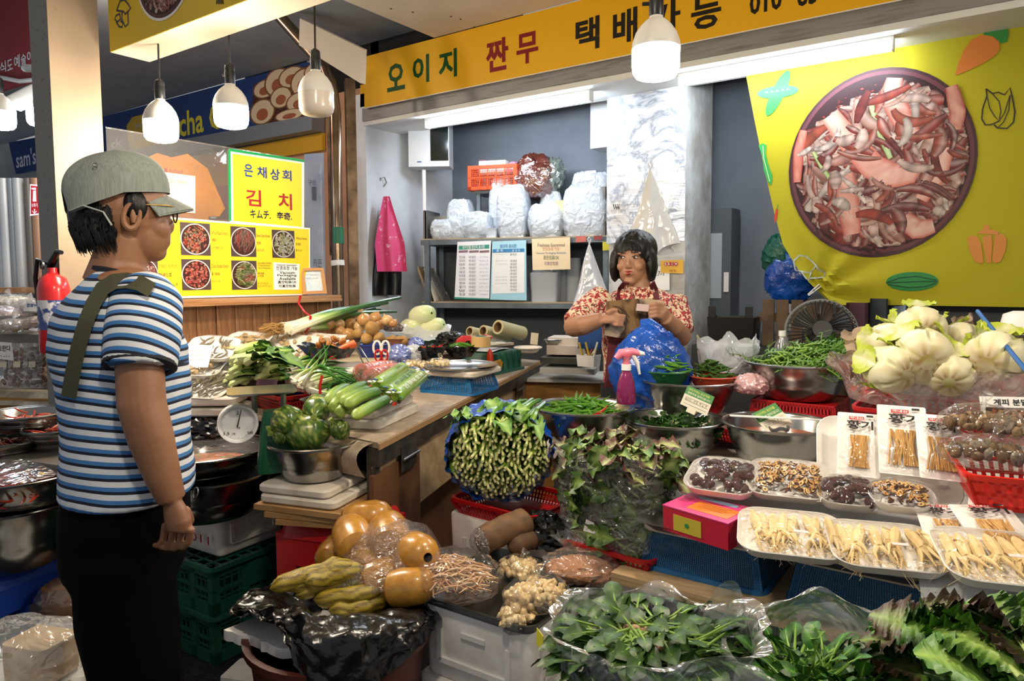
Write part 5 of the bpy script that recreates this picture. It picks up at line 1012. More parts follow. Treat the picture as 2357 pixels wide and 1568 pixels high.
for k in range(11):
 y=592+k*8.6;plS.text(m,words[k],1057,1071,y-3,y+3,.002,0,L_('#303038'));plS.text(m,'국내산',1079,1095,y-3,y+3,.002,0,L_('#303038'));q=plS.px(1104,y);q2=plS.px(1124,y);scribble(m,q[0],q2[0],q[1],.010,.002,L_('#303038'),k)
m.build('handwriting',vc,t,False)
t=poster([(1133,556),(1211,553),(1212,692),(1128,690)],'light blue origin notice with a white table','#9fd0e0',0,0,0)
m=MB();slab(m,plS,[(1134,574),(1207,572),(1207,674),(1132,676)],0,.001);m.build('white_table',paper,t,False);m=MB();slab(m,plS,[(1134,574),(1207,572),(1207,580),(1134,582)],.001,.002);m.build('blue_band',PM('blue_band','#2a7fb4',.5),t,False)
m=MB();plS.text(m,'원산지 표시판',1151,1189,562,571,.003,.01,L_('#2a6fa8'));plS.text(m,'품 목',1143,1158,574.5,580,.004,0,L_('#e8f0f4'));plS.text(m,'원 산 지',1179,1197,574,579.5,.004,0,L_('#e8f0f4'))
for k in range(12):
 y=586+k*7.4
 if k not in(1,):plS.text(m,'국내산' if k%4 else '중국산',1174,1190,y-2.7,y+2.7,.003,0,L_('#303038'))
 if k in(0,2,3,7,8,9):q=plS.px(1141,y);q2=plS.px(1168,y);scribble(m,q[0],q2[0],q[1],.008,.003,L_('#50505c'),k)
m.build('lettering',vc,t,False)
t=poster([(1224,550),(1312,546),(1313,620),(1226,622)],'cream notice about vacuum packing hung from the shelf edge','#e6cfa6',0,0,0)
m=MB();[plS.text(m,c,a,b,y0,y1,.002,.0,L_(h))for c,a,b,y0,y1,h in(('Freshness Guaranteed',1238,1300,560,568,'#4a4a48'),('진공포장 가능',1249,1288,569,577,'#c86a5c'),('Vacuum Packaging Available',1234,1303,580,586,'#3a6a98'),('真空包裝OK',1251,1287,588,598,'#2f5a3a'),('可真空包裝',1253,1285,602,611,'#7c4a70'))];m.build('lettering',vc,t,False)
for(a,b,y0,y1,c_,lb)in((1325,1349,544,558,'#c2665a','reddish round-logo sticker on the shelf edge'),(1367,1386,543,553,'#8a3038','dark red sticker on the shelf edge'),(1387,1404,557,577,'#cdbf2c','yellow sticker by the end of the shelf')):
 t=signroot('sticker',plS,lb,'sticker');m=MB();slab(m,plS,[(a,y0),(b,y0-1),(b,y1-1),(a,y1)],-.003,.001);m.build('film',PM('sticker_'+c_,c_,.4),t,False)
zq=zw+.008
for i,(x,tl_,w,h,c_,lb)in enumerate(((1000,.35,.02,.26,'#8c7d64','brown wooden cutting board leaning in the shelf'),(1012,.32,.015,.25,'#b9b09a','pale cutting board with a round hole beside the brown one'),(1030,.5,.008,.24,'#9aa0a4','clear sheet leaning across the cutting boards'))):
 p=on_shelf(x,zq,.05);tag(MB().rr([(w,.18,.008,0),(w,.18,.008,h)],2).build('cutting_board',PM('board_c'+str(i),c_,.5)if i<2 else clear,M=sM@TR(p.x-.03,.12,zq,0,-tl_,0)),lb,'cutting board')
p=on_shelf(1258,zq,.12);t=thing('clear_container','clear plastic bin of bags standing on the lower shelf','container',M=sM@TR(p.x,.12,zq));MB().rr([(.18,.16,.02,0),(.2,.18,.02,.2),(.19,.17,.02,.2),(.17,.15,.02,.01)],3).build('bin',PM('milky_bin','#b9bec6',.2,coat=.4),t);bagmesh(.09,.08,.05,.2,3,7).build('bag_inside',bagw,t,M=TR(0,0,.2))
for i,(x,h,c_,lb)in enumerate(((1320,.3,'#a8aeb6','grey upright carton behind the hanging white bag'),(1225,.32,'#8d939b','grey sleeve of bags behind the cream notice'),(1290,.3,'#9aa0a8','pale roll of sheets on the lower shelf'))):
 p=on_shelf(x,zq,.2);tag(MB().rr([(.1,.08,.02,0),(.1,.08,.02,h)],3).build('carton',PM('carton%d'%i,c_,.5),M=sM@TR(p.x,.22,zq)),lb,'carton')
def cone_bag(name,lb,top,w,h,mat,seed=0,parent=None):
 t=thing(name,lb,'plastic bag',M=Matrix.Translation(top)@Matrix.Rotation(YAW,4,'Z'));m=MB()
 def fn(u,v):
  a=2*PI*u;k=v**.9;f=1+.22*v*math.sin(a*5+seed)+.15*nz(math.cos(a)*2+seed,math.sin(a)*2,v*3);return(w/2*k*math.cos(a)*f+.02*v,w*.2*k*math.sin(a)*f,-h*v-.03*v*math.cos(a*2+seed))
 m.grid(48,18,fn,closeu=True);m.build('film',mat,t);MB().tube([(0,0,-.01),(.01,0,.02),(0,0,.03),(-.01,0,.02),(0,0,0)],.006,6).build('loop',mat,t);return t
cone_bag('hanging_bag','white plastic bag hanging open below the shelf beside the seller',D(1356,558,4.2),.30,.52,film('thin_white_bag',haze=.72,gloss=.1,hz='#dfe3ea',bump=.4,bs=6),1)
cone_bag('hanging_bag','bunch of white carrier bags hanging on the marble sheet',D(1497,385,3.62),.24,.42,film('carrier_white',haze=.9,gloss=.1,hz='#e6e8ea',bump=.5,bs=6),4)
for i,(x,y,w,d,h,c_,lb)in enumerate(((1308,785,.2,.18,.05,'#c9bfb4','upper beige carton of film left of the seller'),(1305,803,.2,.18,.05,'#bfb4a8','lower beige carton of film left of the seller'),(1300,826,.24,.2,.03,'#3a3632','dark flat tray under the beige cartons'),(1312,850,.3,.2,.03,'#a8a69e','white sliding tray above the wooden panel'))):
 q=D(x,y,4.0-.04*i);tag(MB().rr([(w,d,.006,-h/2),(w,d,.006,h/2)],2).build('flat_carton',PM('fc%d'%i,c_,.5),M=TR(q.x,q.y,q.z,0,0,R(20))),lb,'carton')
q=D(1274,786,3.95);basin('small_bowl','small dark steel bowl in front of the cartons',(q.x,q.y,q.z-.02),.05,.03,cat='bowl')
q=D(1310,880,3.9);tb=thing('low_cabinet','low cabinet with an orange wooden front beside the counter','cabinet',M=TR(q.x,q.y+.1,0,0,0,R(25)));MB().box(0,.1,.36,.62,.3,.72).build('body',PM('orange_ply','#b0803a',.45,c2='#96682c',ns=4,scale=(1,1,8)),tb);MB().box(0,.08,.73,.66,.36,.02).build('top',PM('white_top','#c9c6c0',.4),tb)
q=D(1355,830,3.7);t=thing('pen_box','small white box of pens and knives near the apron','box',loc=(q.x,q.y,q.z-.03));MB().rr([(.1,.07,.006,0),(.11,.08,.006,.06),(.1,.07,.006,.06),(.095,.065,.006,.005)],2).build('box',white_pl,t)
for k in range(6):MB().tube([(rnd(.03),rnd(.02),.01),(rnd(.05),rnd(.03),.11+rnd(.02))],.006,6).build('pen',PM('pen%d'%(k%3),('#d8d4c0','#c8a838','#8a3a30')[k%3],.5),t)
q=D(1365,775,3.75);tag(MB().rr([(.16,.1,.01,0),(.16,.1,.01,.12)],2).build('blue_packet',PM('blue_packet_print','#1f4a8c',.4),M=TR(q.x,q.y,q.z-.06,0,0,R(30))),'blue packet with an orange mark behind the apron','packet')
q=D(1230,780,4.2);tag(MB().box(0,0,0,.045,.006,.07).build('tag_card',PM('cream_tag','#c9bda4',.6),M=TR(q.x,q.y,q.z,0,.1,R(20))),'small cream card among the plates','card');q=D(1215,800,4.1);basin('plate_stack','stack of pale plates at the counter end',(q.x,q.y,q.z-.03),.08,.03,None,PM('cream_china','#d9cdb8',.3),'plates')
# ---- meter box, conduit, wall cabinet
q=D(950,382,5.35);mM=frame((.86,.5,0),None,(0,0,1),D(950,384,5.15));t=thing('meter_box','white wall box with dark window showing a meter','meter box',M=mM)
Hm=D(950,262,5.15).z-D(950,384,5.15).z;MB().box(.12,.09,Hm/2,.30,.18,Hm).build('box',PM('white_box_paint','#d5d9da',.5),t);MB().box(.20,-.003,Hm/2+.01,.13,.008,Hm*.84).build('window',PM('dark_glass','#161c1c',.15),t);MB().lathe([(0,0),(.035,0),(.04,.01)],20).build('meter',steel,t,M=TR(.17,-.012,Hm*.78,PI/2));MB().box(.05,-.003,.035,.03,.006,.006).build('sticker',PM('blue_mark','#2a4a8a'),t)
q=D(1060,300,5.7);tag(MB().tube([(0,0,0),(0,0,1.2)],.012,8).build('conduit',PM('conduit_grey','#b0b6ba',.5),M=TR(q.x,q.y,1.2)),'grey conduit running down the back wall corner','pipe');q=D(976,400,5.2);tag(MB().tube([(0,0,0),(0,0,.75)],.015,8).build('conduit',white_pl,M=TR(q.x,q.y,1.35)),'white conduit running down below the meter box','pipe')
q=D(1380,340,4.7);tag(MB().box(0,.1,.18,.26,.2,.36).build('white_box',PM('white_box_paint','#d5d9da',.5),M=TR(q.x+.06,q.y,q.z)),'white wall box half hidden by the marble sheet','box')
# ---- aprons on a wire hook
q=D(880,430,5.12);t=thing('wire_hook','bent wire hook fixed to the white wall','hook',M=Matrix.Translation(q)@Matrix.Rotation(YAW,4,'Z'));MB().tube([(-.02,0,-.75),(-.02,0,.0),(-.01,-.02,.06),(.02,-.02,.065),(.03,0,.03),(.01,0,.0)],.004,6).build('wire',galv,t)
def cloth_hang(name,lb,px0,px1,py0,py1,d_,mat,seed,n1=.018,shape=None):
 a,b=D(px0,py0,d_),D(px1,py0,d_);h=D(px0,py0,d_).z-D(px0,py1,d_).z;wv=(b-a).length;M=Matrix.Translation((a+b)/2)@Matrix.Rotation(YAW,4,'Z');m=MB()
 def fn(u,v):k=shape(v)if shape else 1;return((u-.5)*wv*k+.02*math.sin(v*2+seed),n1*math.sin(u*11+seed)*(.4+v)+.01*nz(u*4,v*4,seed),-h*v)
 m.grid(24,20,fn);m.v+=[(x,y+.006,z)for x,y,z in m.v];n_=len(m.v)//2;m.f+=[tuple(i+n_ for i in f)for f in m.f];m.c+=m.c
 o=m.build(name,mat,M=M);return tag(o,lb,'apron')
cloth_hang('black_apron','black apron hanging behind the pink one on the wire hook',846,924,470,680,5.05,PM('black_vinyl','#0e0d0e',.35),2,shape=lambda v:.25+.75*min(1,v*1.3))
cloth_hang('pink_apron','pink patterned apron hanging from the wire hook on the white wall',862,930,452,625,4.98,PM('pink_print','#d8487c',.45,c2='#e8b0c4',ns=24,nlo=.62,nhi=.66),5,shape=lambda v:.2+.8*min(1,v*1.6))
# ---- notes on the pillar
plP=PL((PLX0,3.845,1.3),(1,0,0))
t=signroot('paper_notice',plP,'white notice with account number on the pillar behind the seller','notice');m=MB();slab(m,plP,[(1470,616),(1541,612),(1541,668),(1470,672)],-.002,0);m.build('sheet',paper,t,False);m=MB();plP.text(m,'3-2727-1',1485,1528,624,635,.001,.0,L_('#2a2a2a'));plP.text(m,'금고',1490,1508,640,650,.001,.0,L_('#2a2a2a'));m.build('lettering',vc,t,False)
t=signroot('yellow_sticker',plP,'yellow advertising card with red round letters on the pillar','sticker');m=MB();slab(m,plP,[(1521,600),(1573,598),(1573,630),(1521,628)],0,.002);m.build('card',PM('card_yellow','#dda92c',.45),t,False);m=MB();[m.add([(plP.px(1532+8*k+1,608)[0]+.012*math.cos(a*PI/6),plP.px(1532+8*k,608)[1]+.012*math.sin(a*PI/6),.0025+.0002*k)for a in range(12)],[tuple(range(12))],col=L_('#b8283c'))for k in range(4)];[plP.text(m,c_,1530+8*k,1535+8*k,605,611,.004,.02,L_('#f0e0d0'))for k,c_ in enumerate('SRCM')];plP.text(m,'1588 7821',1541,1557,621,626,.003,0,L_('#7a2020'));m.build('lettering',vc,t,False)
t=signroot('clip_packet',plP,'clear packet of small black hooks hanging on the marble sheet','packet');m=MB();slab(m,plP,[(1407,448),(1433,446),(1434,495),(1408,497)],0,.008);m.build('film',clear,t,False);m=MB();[m.ribbon(plP.pts([(1412+5*k,470),(1415+5*k,482),(1419+4*k,476)]),.006,.004,L_('#222222'))for k in range(3)];m.build('hooks',vc,t,False)
#  FRONT TABLE
TZ,LZ=.665,.52
ply=PM('birch_ply','#c4a983',.55,c2='#b0936a',ns=6,scale=(1,6,1));plye=PM('ply_layers','#a5855c',.6,c2='#c9ad84',ns=3,scale=(1,1,160))
tb=thing('display_table','wide low table with a plywood front step carrying basins and trays','table',loc=(-.4,2.2,0))
tm_=PM('grey_white_board','#b5b3ae',.5,c2='#9d9a93',ns=6);MB().box(-.8,.245,TZ-.02,.5,.62,.04).build('table_leaf',tm_,tb);MB().box(.15,.37,TZ-.02,1.4,.87,.04).build('table_top',PM('grey_white_board','#b5b3ae',.5,c2='#9d9a93',ns=6),tb)
MB().box(.17,-.33,LZ-.014,1.2,.46,.027).build('step_board',ply,tb);MB().box(.17,-.561,LZ-.014,1.2,.002,.0265).build('step_edge',plye,tb)
for x in(-.9,.75):
 for y in(-.02,.5):MB().box(x,y,(TZ-.04)/2,.05,.05,TZ-.04).build('leg',galv,tb)
for x in(-.3,.65):MB().box(x,-.38,(LZ-.03)/2,.06,.3,LZ-.03).build('trestle',PM('navy_panel','#14203c',.6),tb)
MB().box(.1,.0,.28,1.7,.02,.5).build('skirt_panel',PM('navy_panel','#14203c',.6),tb)
def rimat(px_,py_,d_,h):p=D(px_,py_,d_);return V((p.x,p.y,p.z-h))
def below(o,z0):return o.location.z-z0
gsteel='steel basins of greens on the front table'
bA=basin('steel_basin','steel basin of slim green chillies with one red chilli',rimat(1343,934,2.53,.14),.18,.14,gsteel)
bB=basin('steel_basin','steel basin of dark green leaves with a green and white price tag',rimat(1550,962,2.48,.135),.178,.135,gsteel)
bC=basin('steel_basin','steel basin holding a green bowl and a red bowl of chillies',rimat(1583,872,2.72,.14),.19,.14,gsteel)
bD=basin('steel_basin','steel basin heaped with feathery chrysanthemum greens on a red basket',rimat(1838,832,2.66,.14),.197,.14,gsteel)
bE=basin('steel_basin','steel basin of red liquid with a fallen price tag',rimat(1791,972,2.32,.14),.178,.14,gsteel)
for t,lb in((bA,'slim green chillies'),(bB,'dark leaves'),(bC,'two bowls'),(bE,'red liquid')):
 h=t.location.z-TZ
 if h>.012:foamlid('foam slab lifting the steel basin of '+lb,Matrix.Translation((t.location.x,t.location.y,TZ)),.26,.26,h-.001)
h=bD.location.z-TZ;basket('red_basket','upside-down red basket under the chrysanthemum basin',Matrix.Translation((bD.location.x+.01,bD.location.y,TZ)),.34,.30,h-.001,red_pl,.86,26,5,True,solid=.55)
def chil(c,n,rx,ry,hz,up,ms,lb,L,name='green_chilli',yaw=None,grp=None):
 for i in range(n):
  r_=math.sqrt((i+.5)/n);a=i*2.4;z=up+hz*(1-r_*r_)*random.uniform(.75,1.05);Mk=TR(c[0]+rx*r_*math.cos(a),c[1]+ry*r_*math.sin(a),c[2]+z,0,rnd(.35),(yaw if yaw is not None else 0)+rnd(1.2))@Matrix.Diagonal((L*random.uniform(.8,1.15),.10,.10,1))@TR(-.5)
  put(random.choice(ms),name,lb,'chilli',grp or lb,Mk)
l_=bA.location;chil(l_,140,.125,.115,.06,.105,green_chilli,'slim green chilli in the basin with one red chilli',.13)
put(red_chilli[0],'red_chilli','single red chilli at the rim of the green chilli basin','chilli',None,along(D(1345,955,2.45),D(1400,932,2.42),.12))
l_=bC.location
for i,(x,y,c_,lb)in enumerate(((1535,860,'#1f5a34','green bowl of green chillies in the steel basin'),(1640,872,'#b8442c','orange red bowl of small green chillies in the steel basin'))):
 q=D(x,y,2.68);t=thing('plastic_bowl',lb,'bowl',loc=(q.x,q.y,q.z-.05));MB().lathe([(0,0),(.05,0),(.075,.035),(.088,.06),(.09,.062),(.083,.055),(.06,.01),(0,.008)],28).build('bowl',PM('bowl'+c_,c_,.35),t);MB().tube([(.088*math.cos(a*PI/14),.088*math.sin(a*PI/14),.061)for a in range(28)],.003,6,closed=True).build('rim',PM('bowl'+c_,c_,.35),t);chil((q.x,q.y,q.z-.05),42,.07,.065,.06,.055,green_chilli if i==0 else dark_chilli,('green chilli heaped in the green bowl','small dark chilli heaped in the orange red bowl')[i],.09-.02*i)
chil((l_.x,l_.y,l_.z),22,.13,.13,.02,.075,dark_chilli,'stray chilli lying loose in the two-bowl basin',.08)
q=D(1590,868,2.7);t=put(onion_m[0],'garlic_bulb','purple garlic bulb between the two chilli bowls','garlic',None,TR(q.x,q.y,q.z)@Matrix.Scale(.016,4))
dk=[leafmesh(.035,.024,c1,c2,.7,.3,.3,6,4,k,.7,.03,'#3c6a24',.0014).mesh('leaf_sprig',leafm)for k,(c1,c2)in enumerate((('#1f3f14','#34591f'),('#2a5218','#44702a'),('#1a3510','#2c4c1a')))]
heap(dk,190,(bB.location.x,bB.location.y,bB.location.z+.075),.13,.125,.055,'leaf_sprig','small dark green leaf in the basin with the price tag','leaf','dark leaves in the tagged basin',(.8,1.2),.5)
def crys(k):
 m=MB();rr_=random.Random(k);cs,cl=L_('#86a84a'),L_('#3f6a22')
 pts=[V((t*.16,.01*math.sin(t*3+k),.02*math.sin(t*3)))for t in(i/8 for i in range(9))];m.tube(pts,[.0035*(1-.5*i/8)for i in range(9)],5,cols=[mix(cs,cl,i/12)for i in range(9)])
 for i in range(2,9):
  for s_ in(-1,1):
   b=pts[i];l=rr_.uniform(.016,.03);an=s_*rr_.uniform(.5,1.1);d=V((math.cos(an),math.sin(an),rr_.uniform(-.2,.5)))
   q=[b,b+d*l*.4,b+d*l*.75,b+d*l];sd=V((-d.y,d.x,0));w=[.0015,.0035,.0045,.0008];vs=[]
   for p,ww in zip(q,w):vs+=[p+sd*ww,p-sd*ww]
   m.add(vs,[(0,1,3,2),(2,3,5,4),(4,5,7,6)],col=mix(cl,L_('#5c8a34'),rr_.random()))
 return m.mesh('chrysanthemum_sprig',leafm)
cry=[crys(k)for k in range(4)]
heap(cry,200,(bD.location.x,bD.location.y,bD.location.z+.10),.16,.14,.095,'chrysanthemum_sprig','feathery chrysanthemum sprig heaped in the basin','greens','chrysanthemum greens in the steel basin',(.85,1.2),.35,yaw=(.4,.9))
l_=bE.location;tag(MB().lathe([(0,.095),(.14,.095),(.142,.09),(0,.09)],36).build('red_liquid',PM('red_sauce','#a8452e',.12,coat=.3),M=Matrix.Translation(l_)),'reddish liquid filling the basin with the fallen tag','liquid')
def pricetag(lb,c_,d_,w,h,yaw,tilt,roll):
 q=D(*c_,d_);M=Matrix.Translation(q)@Matrix.Rotation(YAW+yaw,4,'Z')@Matrix.Rotation(tilt,4,'X')@Matrix.Rotation(roll,4,'Z');t=thing('price_tag',lb,'price tag','green and cream price tags',M=M)
 MB().prism([(-w/2,-h/2),(-w*.22,-h/2),(-w*.22,-h*.72),(w*.1,-h*.72),(w*.1,-h/2),(w/2,-h/2),(w/2,h/2),(-w/2,h/2)],-.001,.001).build('card',PM('cream_card','#e0d8c4',.5),t,False);MB().prism([(-w/2,h*.08),(w/2,h*.08),(w/2,h/2),(-w/2,h/2)],.001,.0015).build('green_band',PM('tag_green','#4a8a50',.5),t,False)
 m=MB();PL.text(None,m,'우리가게는 원산지를',-w*.42,w*.35,h*.3,h*.42,.002,.01,L_('#d8d86a'),False);PL.text(None,m,'정확하게 알려드립니다',-w*.42,w*.42,h*.13,h*.25,.002,.01,L_('#e8e8d0'),False);PL.text(None,m,'원산지',-w*.42,-w*.2,-h*.18,-h*.08,.002,0,L_('#4a4a44'),False)
 for k in range(3):m.ribbon([(-w*.42,-h*(.04+.16*k)),(w*.42,-h*(.04+.16*k))],.0008,.0018,L_('#5a5a54'))
 scribble(m,-w*.1,w*.3,-h*.12,.009,.002,L_('#3a3a44'),4);m.build('print',vc,t,False)
pricetag('green and white price tag stuck upright in the dark leaves',(1605,922),2.38,.095,.07,-.1,R(72),R(-24));pricetag('green and white price tag lying in the red liquid basin',(1778,965),2.28,.10,.09,.1,R(48),R(24))
q=D(1790,962,2.26);tag(MB().rr([(.30,.02,.004,-.0015),(.30,.02,.004,.0015)],2).build('white_ruler',white_pl,M=Matrix.Translation(q)@Matrix.Rotation(YAW,4,'Z')@TR(0,0,0,0,R(2),R(-6))),'thin white plastic strip laid across the red liquid basin','strip');q=D(1790,985,2.27);tag(MB().tube([(.032*math.cos(a*PI/12),.032*math.sin(a*PI/12),.004*math.sin(a))for a in range(24)],.006,6,closed=True).build('wire_coil',galv,M=Matrix.Translation(q)),'coil of wire lying in the red liquid basin','wire')
# ---- spray bottle, blue bag, milky bag, red basket, bottle
q=D(1441,915,2.42);t=thing('spray_bottle','pink and white trigger spray bottle with purple liquid','spray bottle',M=TR(q.x,q.y,q.z-.02,0,0,R(215)))
MB().lathe([(0,0),(.032,0),(.034,.01),(.03,.07),(.02,.10),(.013,.115),(.013,.125)],24).build('body',PM('purple_clear','#8c1f5c',.12,coat=.6,trans=.3),t);MB().lathe([(.017,.115),(.017,.135),(.0,.136)],18).build('collar',white_pl,t);pk_=PM('pink_plastic','#e07a90',.35)
MB().tube([(0,0,.13),(0,0,.15),(0,0,.165)],[.013,.012,.02],12).build('neck',pk_,t);MB().tube([(.035,0,.155),(.02,0,.172),(-.02,0,.178),(-.045,0,.172)],[.010,.016,.014,.010],10).build('head',pk_,t);MB().tube([(-.03,0,.175),(-.05,0,.172),(-.062,0,.17)],[.012,.009,.006],10).build('nozzle',white_pl,t);MB().tube([(-.022,0,.168),(-.038,0,.14),(-.046,0,.10)],[.009,.007,.004],8).build('trigger',white_pl,t)
q=D(1497,850,2.78);t=thing('blue_bag','large knotted blue plastic bag standing in front of the seller','plastic bag',loc=q);m=bagmesh(.158,.13,.165,.10,2.6,21,56,36,.1);m.v=[(x*(1-.25*max(0,z/.165)),y,z)for x,y,z in m.v];m.build('film',bluebag,t);m=MB();m.tube([(.02,0,.13),(.03,0,.165),(0,0,.18),(-.03,.0,.17)],[.03,.02,.022,.03],10).build('knot',bluebag,t)
foamlid('foam slab under the large blue bag',TR(q.x,q.y,TZ),.2,.2,q.z-.15-TZ)
q=D(1672,815,2.95);t=thing('milky_bag','milky plastic bag opened over a white tub behind the chilli basin','plastic bag',loc=(q.x,q.y,q.z-.07));MB().rr([(.18,.15,.03,0),(.21,.17,.03,.11),(.2,.16,.03,.11),(.17,.14,.03,.01)],4).build('tub',PM('milky_tub','#c9ced6',.3),t);skirt(.105,.13,.13,.16,4,60,3).build('film',bag_milky,t)
q=D(1722,895,2.62);basket('red_basket','flat red basket with pink packets beside the chrysanthemum basin',TR(q.x,q.y,TZ+.03,0,0,R(0)),.20,.2,.05,red_pl,.9,16,3,solid=.5);tag(bagmesh(.06,.05,.04,.15,3,6).build('pink_packet',film('pale_pink_pack',haze=.75,hz='#e4b4b8'),M=TR(q.x+.01,q.y,q.z+.015)),'pale pink packet in the flat red basket','packet')
q=D(1800,800,2.95);t=thing('water_bottle','clear bottle with a white cap behind the chrysanthemum greens','bottle',loc=(q.x,q.y,q.z-.12));MB().lathe([(0,0),(.03,0),(.032,.08),(.03,.13),(.013,.16),(.013,.17)],20).build('body',film('bottle_clear',haze=.15,gloss=.2,bump=.1),t);MB().lathe([(.015,.168),(.015,.19),(0,.19)],18).build('cap',white_pl,t)
# ---- fan
q=D(1890,765,3.1);t=thing('desk_fan','round black desk fan lying tilted behind the greens','fan',M=Matrix.Translation(q)@Matrix.Rotation(YAW-.3,4,'Z')@Matrix.Rotation(R(70),4,'X'));Rf=.145
MB().tube([(Rf*math.cos(a*PI/24),Rf*math.sin(a*PI/24),0)for a in range(48)],.009,8,closed=True).build('ring',PM('grey_fan_ring','#6c6c6a',.4),t)
for k in range(44):
 a=2*PI*k/44;MB().tube([(Rf*math.cos(a),Rf*math.sin(a),0),(Rf*.95*math.cos(a+.05),Rf*.95*math.sin(a+.05),.03),(Rf*.6*math.cos(a+.15),Rf*.6*math.sin(a+.15),.045),(.04*math.cos(a+.25),.04*math.sin(a+.25),.045)],.0022,4).build('grille_wire',black_pl,t)
MB().lathe([(0,.05),(.04,.05),(.042,.04)],20).build('hub',black_pl,t);MB().lathe([(0,-.05),(.05,-.05),(.06,0),(.05,.01),(0,.012)],20).build('motor',black_pl,t)
for k in range(3):MB().grid(4,3,lambda u,v:((.04+.085*u)*math.cos(2.1*k+.9*v),(.04+.085*u)*math.sin(2.1*k+.9*v),.012+.02*v)).build('blade',PM('fan_blade','#2c2c2e',.3),t)
wi=t.matrix_local.inverted();MB().tube([wi@(q+V((0,.04,-.1))),wi@V((q.x,q.y+.04,.02))],.02,10).build('stand',black_pl,t);MB().tube([wi@V((q.x,q.y+.04,.0)),wi@V((q.x,q.y+.04,.03))],.14,20).build('foot',black_pl,t)
# ---- cabbages
def cabbage(k):
 vs=[];cs=[];fs=[];n,m_=40,22;a0=k*1.3
 for j in range(m_+1):
  t=j/m_;x=1.25*t;rad=.56*(math.sin(PI*min(.98,.06+.80*t**.62))**.75)
  for i in range(n):
   a=2*PI*i/n;lobe=abs(math.sin(a*2.5+a0+t*1.2));cre=1-.22*max(0,1-lobe*3.4)*(1-t*.75);r_=rad*cre*(1+.04*nz(t*4+k,math.cos(a)*2,math.sin(a)*2))
   if t>.62:r_*=1+.05*math.sin(a*17+t*9)
   vs.append((x+(.03*math.sin(a*13)if t>.5 else 0)*.6,r_*math.cos(a),r_*math.sin(a)*.95));base=grad([(0,L_('#8a6c3c')),(.03,L_('#a89660')),(.06,L_('#cfc49c')),(.3,L_('#d3ccaa')),(.55,L_('#ccc990')),(.8,L_('#bfbf5c')),(1,L_('#a8b040'))],t);v_=.5+.5*math.sin(a*31+nz(t*3,a)*3)
   cs.append(mix(mix(base,L_('#98a23e'),max(0,1-lobe*3.0)*(.55+t*.4)),L_('#e6e2cc'),.35*v_*(t<.7)))
 for j in range(m_):
  for i in range(n):fs.append((j*n+i,j*n+(i+1)%n,(j+1)*n+(i+1)%n,(j+1)*n+i))
 fs+=[tuple(range(n-1,-1,-1)),tuple(m_*n+i for i in range(n))]
 m=MB();m.add(vs,fs,cols=cs)
 for q in range(4):
  a=a0+q*1.6;lf=leafmesh(.75,.75,'#aab83c','#d3ceae',-.35,.1,.16,12,8,q,1.2,rf=34);lf.v=[(x*.95+.42,(y*math.cos(0))*1.0,z)for x,y,z in lf.v];c_,s_=math.cos(a),math.sin(a)
  m.add([(x,y*c_-(.53+z)*s_,y*s_+(.53+z)*c_)for x,y,z in lf.v],lf.f,cols=lf.c)
 return m.mesh('napa_cabbage',vcol('cabbage_skin',.4,.4,.1))
cabs=[cabbage(k)for k in range(3)]
for i,(x,y,d_,r_,lb,yw,pt_)in enumerate(((2120,757,2.12,47,'pale napa cabbage on the very top of the heap',.2,.1),(2128,825,2.0,58,'napa cabbage showing its round cut base in the front middle of the heap',.15,.12),(2282,832,1.95,60,'napa cabbage with a bright green edge at the front, by the blue stick',-.25,.1),(2052,790,2.15,42,'napa cabbage lying behind the brown paper, under the topmost one',.5,.05),(2205,795,2.15,45,'napa cabbage wedged at the back between top and front ones',-.5,.05),(2058,852,2.02,48,'napa cabbage sunk in the clear bag beneath the brown paper',.7,.15),(2185,862,1.98,46,'napa cabbage low in the clear bag between the two front ones',.0,.35))):
 q=D(x,y,d_);s_=r_*2.3*d_/F*.9;fwdv=V((ray(x,y).x,ray(x,y).y,0)).normalized();dirv=Matrix.Rotation(yw,3,'Z')@fwdv+V((0,0,pt_));put(cabs[i%3],'napa_cabbage',lb,'cabbage','napa cabbages heaped in the clear bag',frame(dirv,None,(0,0,1),q-dirv*.05)@Matrix.Rotation(i*1.1,4,'X')@Matrix.Scale(s_,4))
q=D(2180,905,2.1);zc_=D(2180,945,1.95).z;M=TR(q.x+.03,q.y+.06,zc_-.02)
t=thing('clear_bag','large clear bag rolled down around the heap of cabbages','plastic bag',M=M);s1=skirt(.30,.36,.13,.07,6,100,7,12,.02);s1.v=[(x*1.0,y*.62,z)for x,y,z in s1.v];s1.build('film',film('pinkish_bag',haze=.28,gloss=.14,bump=.7,bs=8,hz='#d8c2bc',dist=2),t);s2=skirt(.36,.31,-.10,.06,7,100,9,10,.0);s2.v=[(x,y*.62,z+.13)for x,y,z in s2.v];s2.build('rolled_collar',film('pinkish_bag'),t)
basket('red_basket','shallow red basket under the cabbage bag',M@TR(0,0,-.06),.54,.34,.055,red_pl,.9,22,3,solid=.5);z0=zc_-.08-TZ;foambox('foam box beneath the cabbage basket',TR(M.translation.x,M.translation.y,TZ),.42,.28,z0-.002,False,False)
for i,(x,y,d_)in enumerate(((2010,830,2.2),(2000,800,2.3),(2230,775,2.3))):
 q=D(x,y,d_);tag(MB().grid(12,10,lambda u,v:((u-.5)*.16,.05*nz(u*3,v*3,i),(v-.5)*.13+.03*nz(u*4+i,v*4))).build('brown_paper',PM('kraft_paper','#a58f7c',.8,c2='#8c7866',ns=6),M=Matrix.Translation(q)@Matrix.Rotation(YAW+.3*i,4,'Z')@Matrix.Rotation(R(-20),4,'X')),('crumpled brown paper left of the cabbages','brown paper corner sticking up beside the fan','brown paper corner behind the cabbages')[i],'paper')
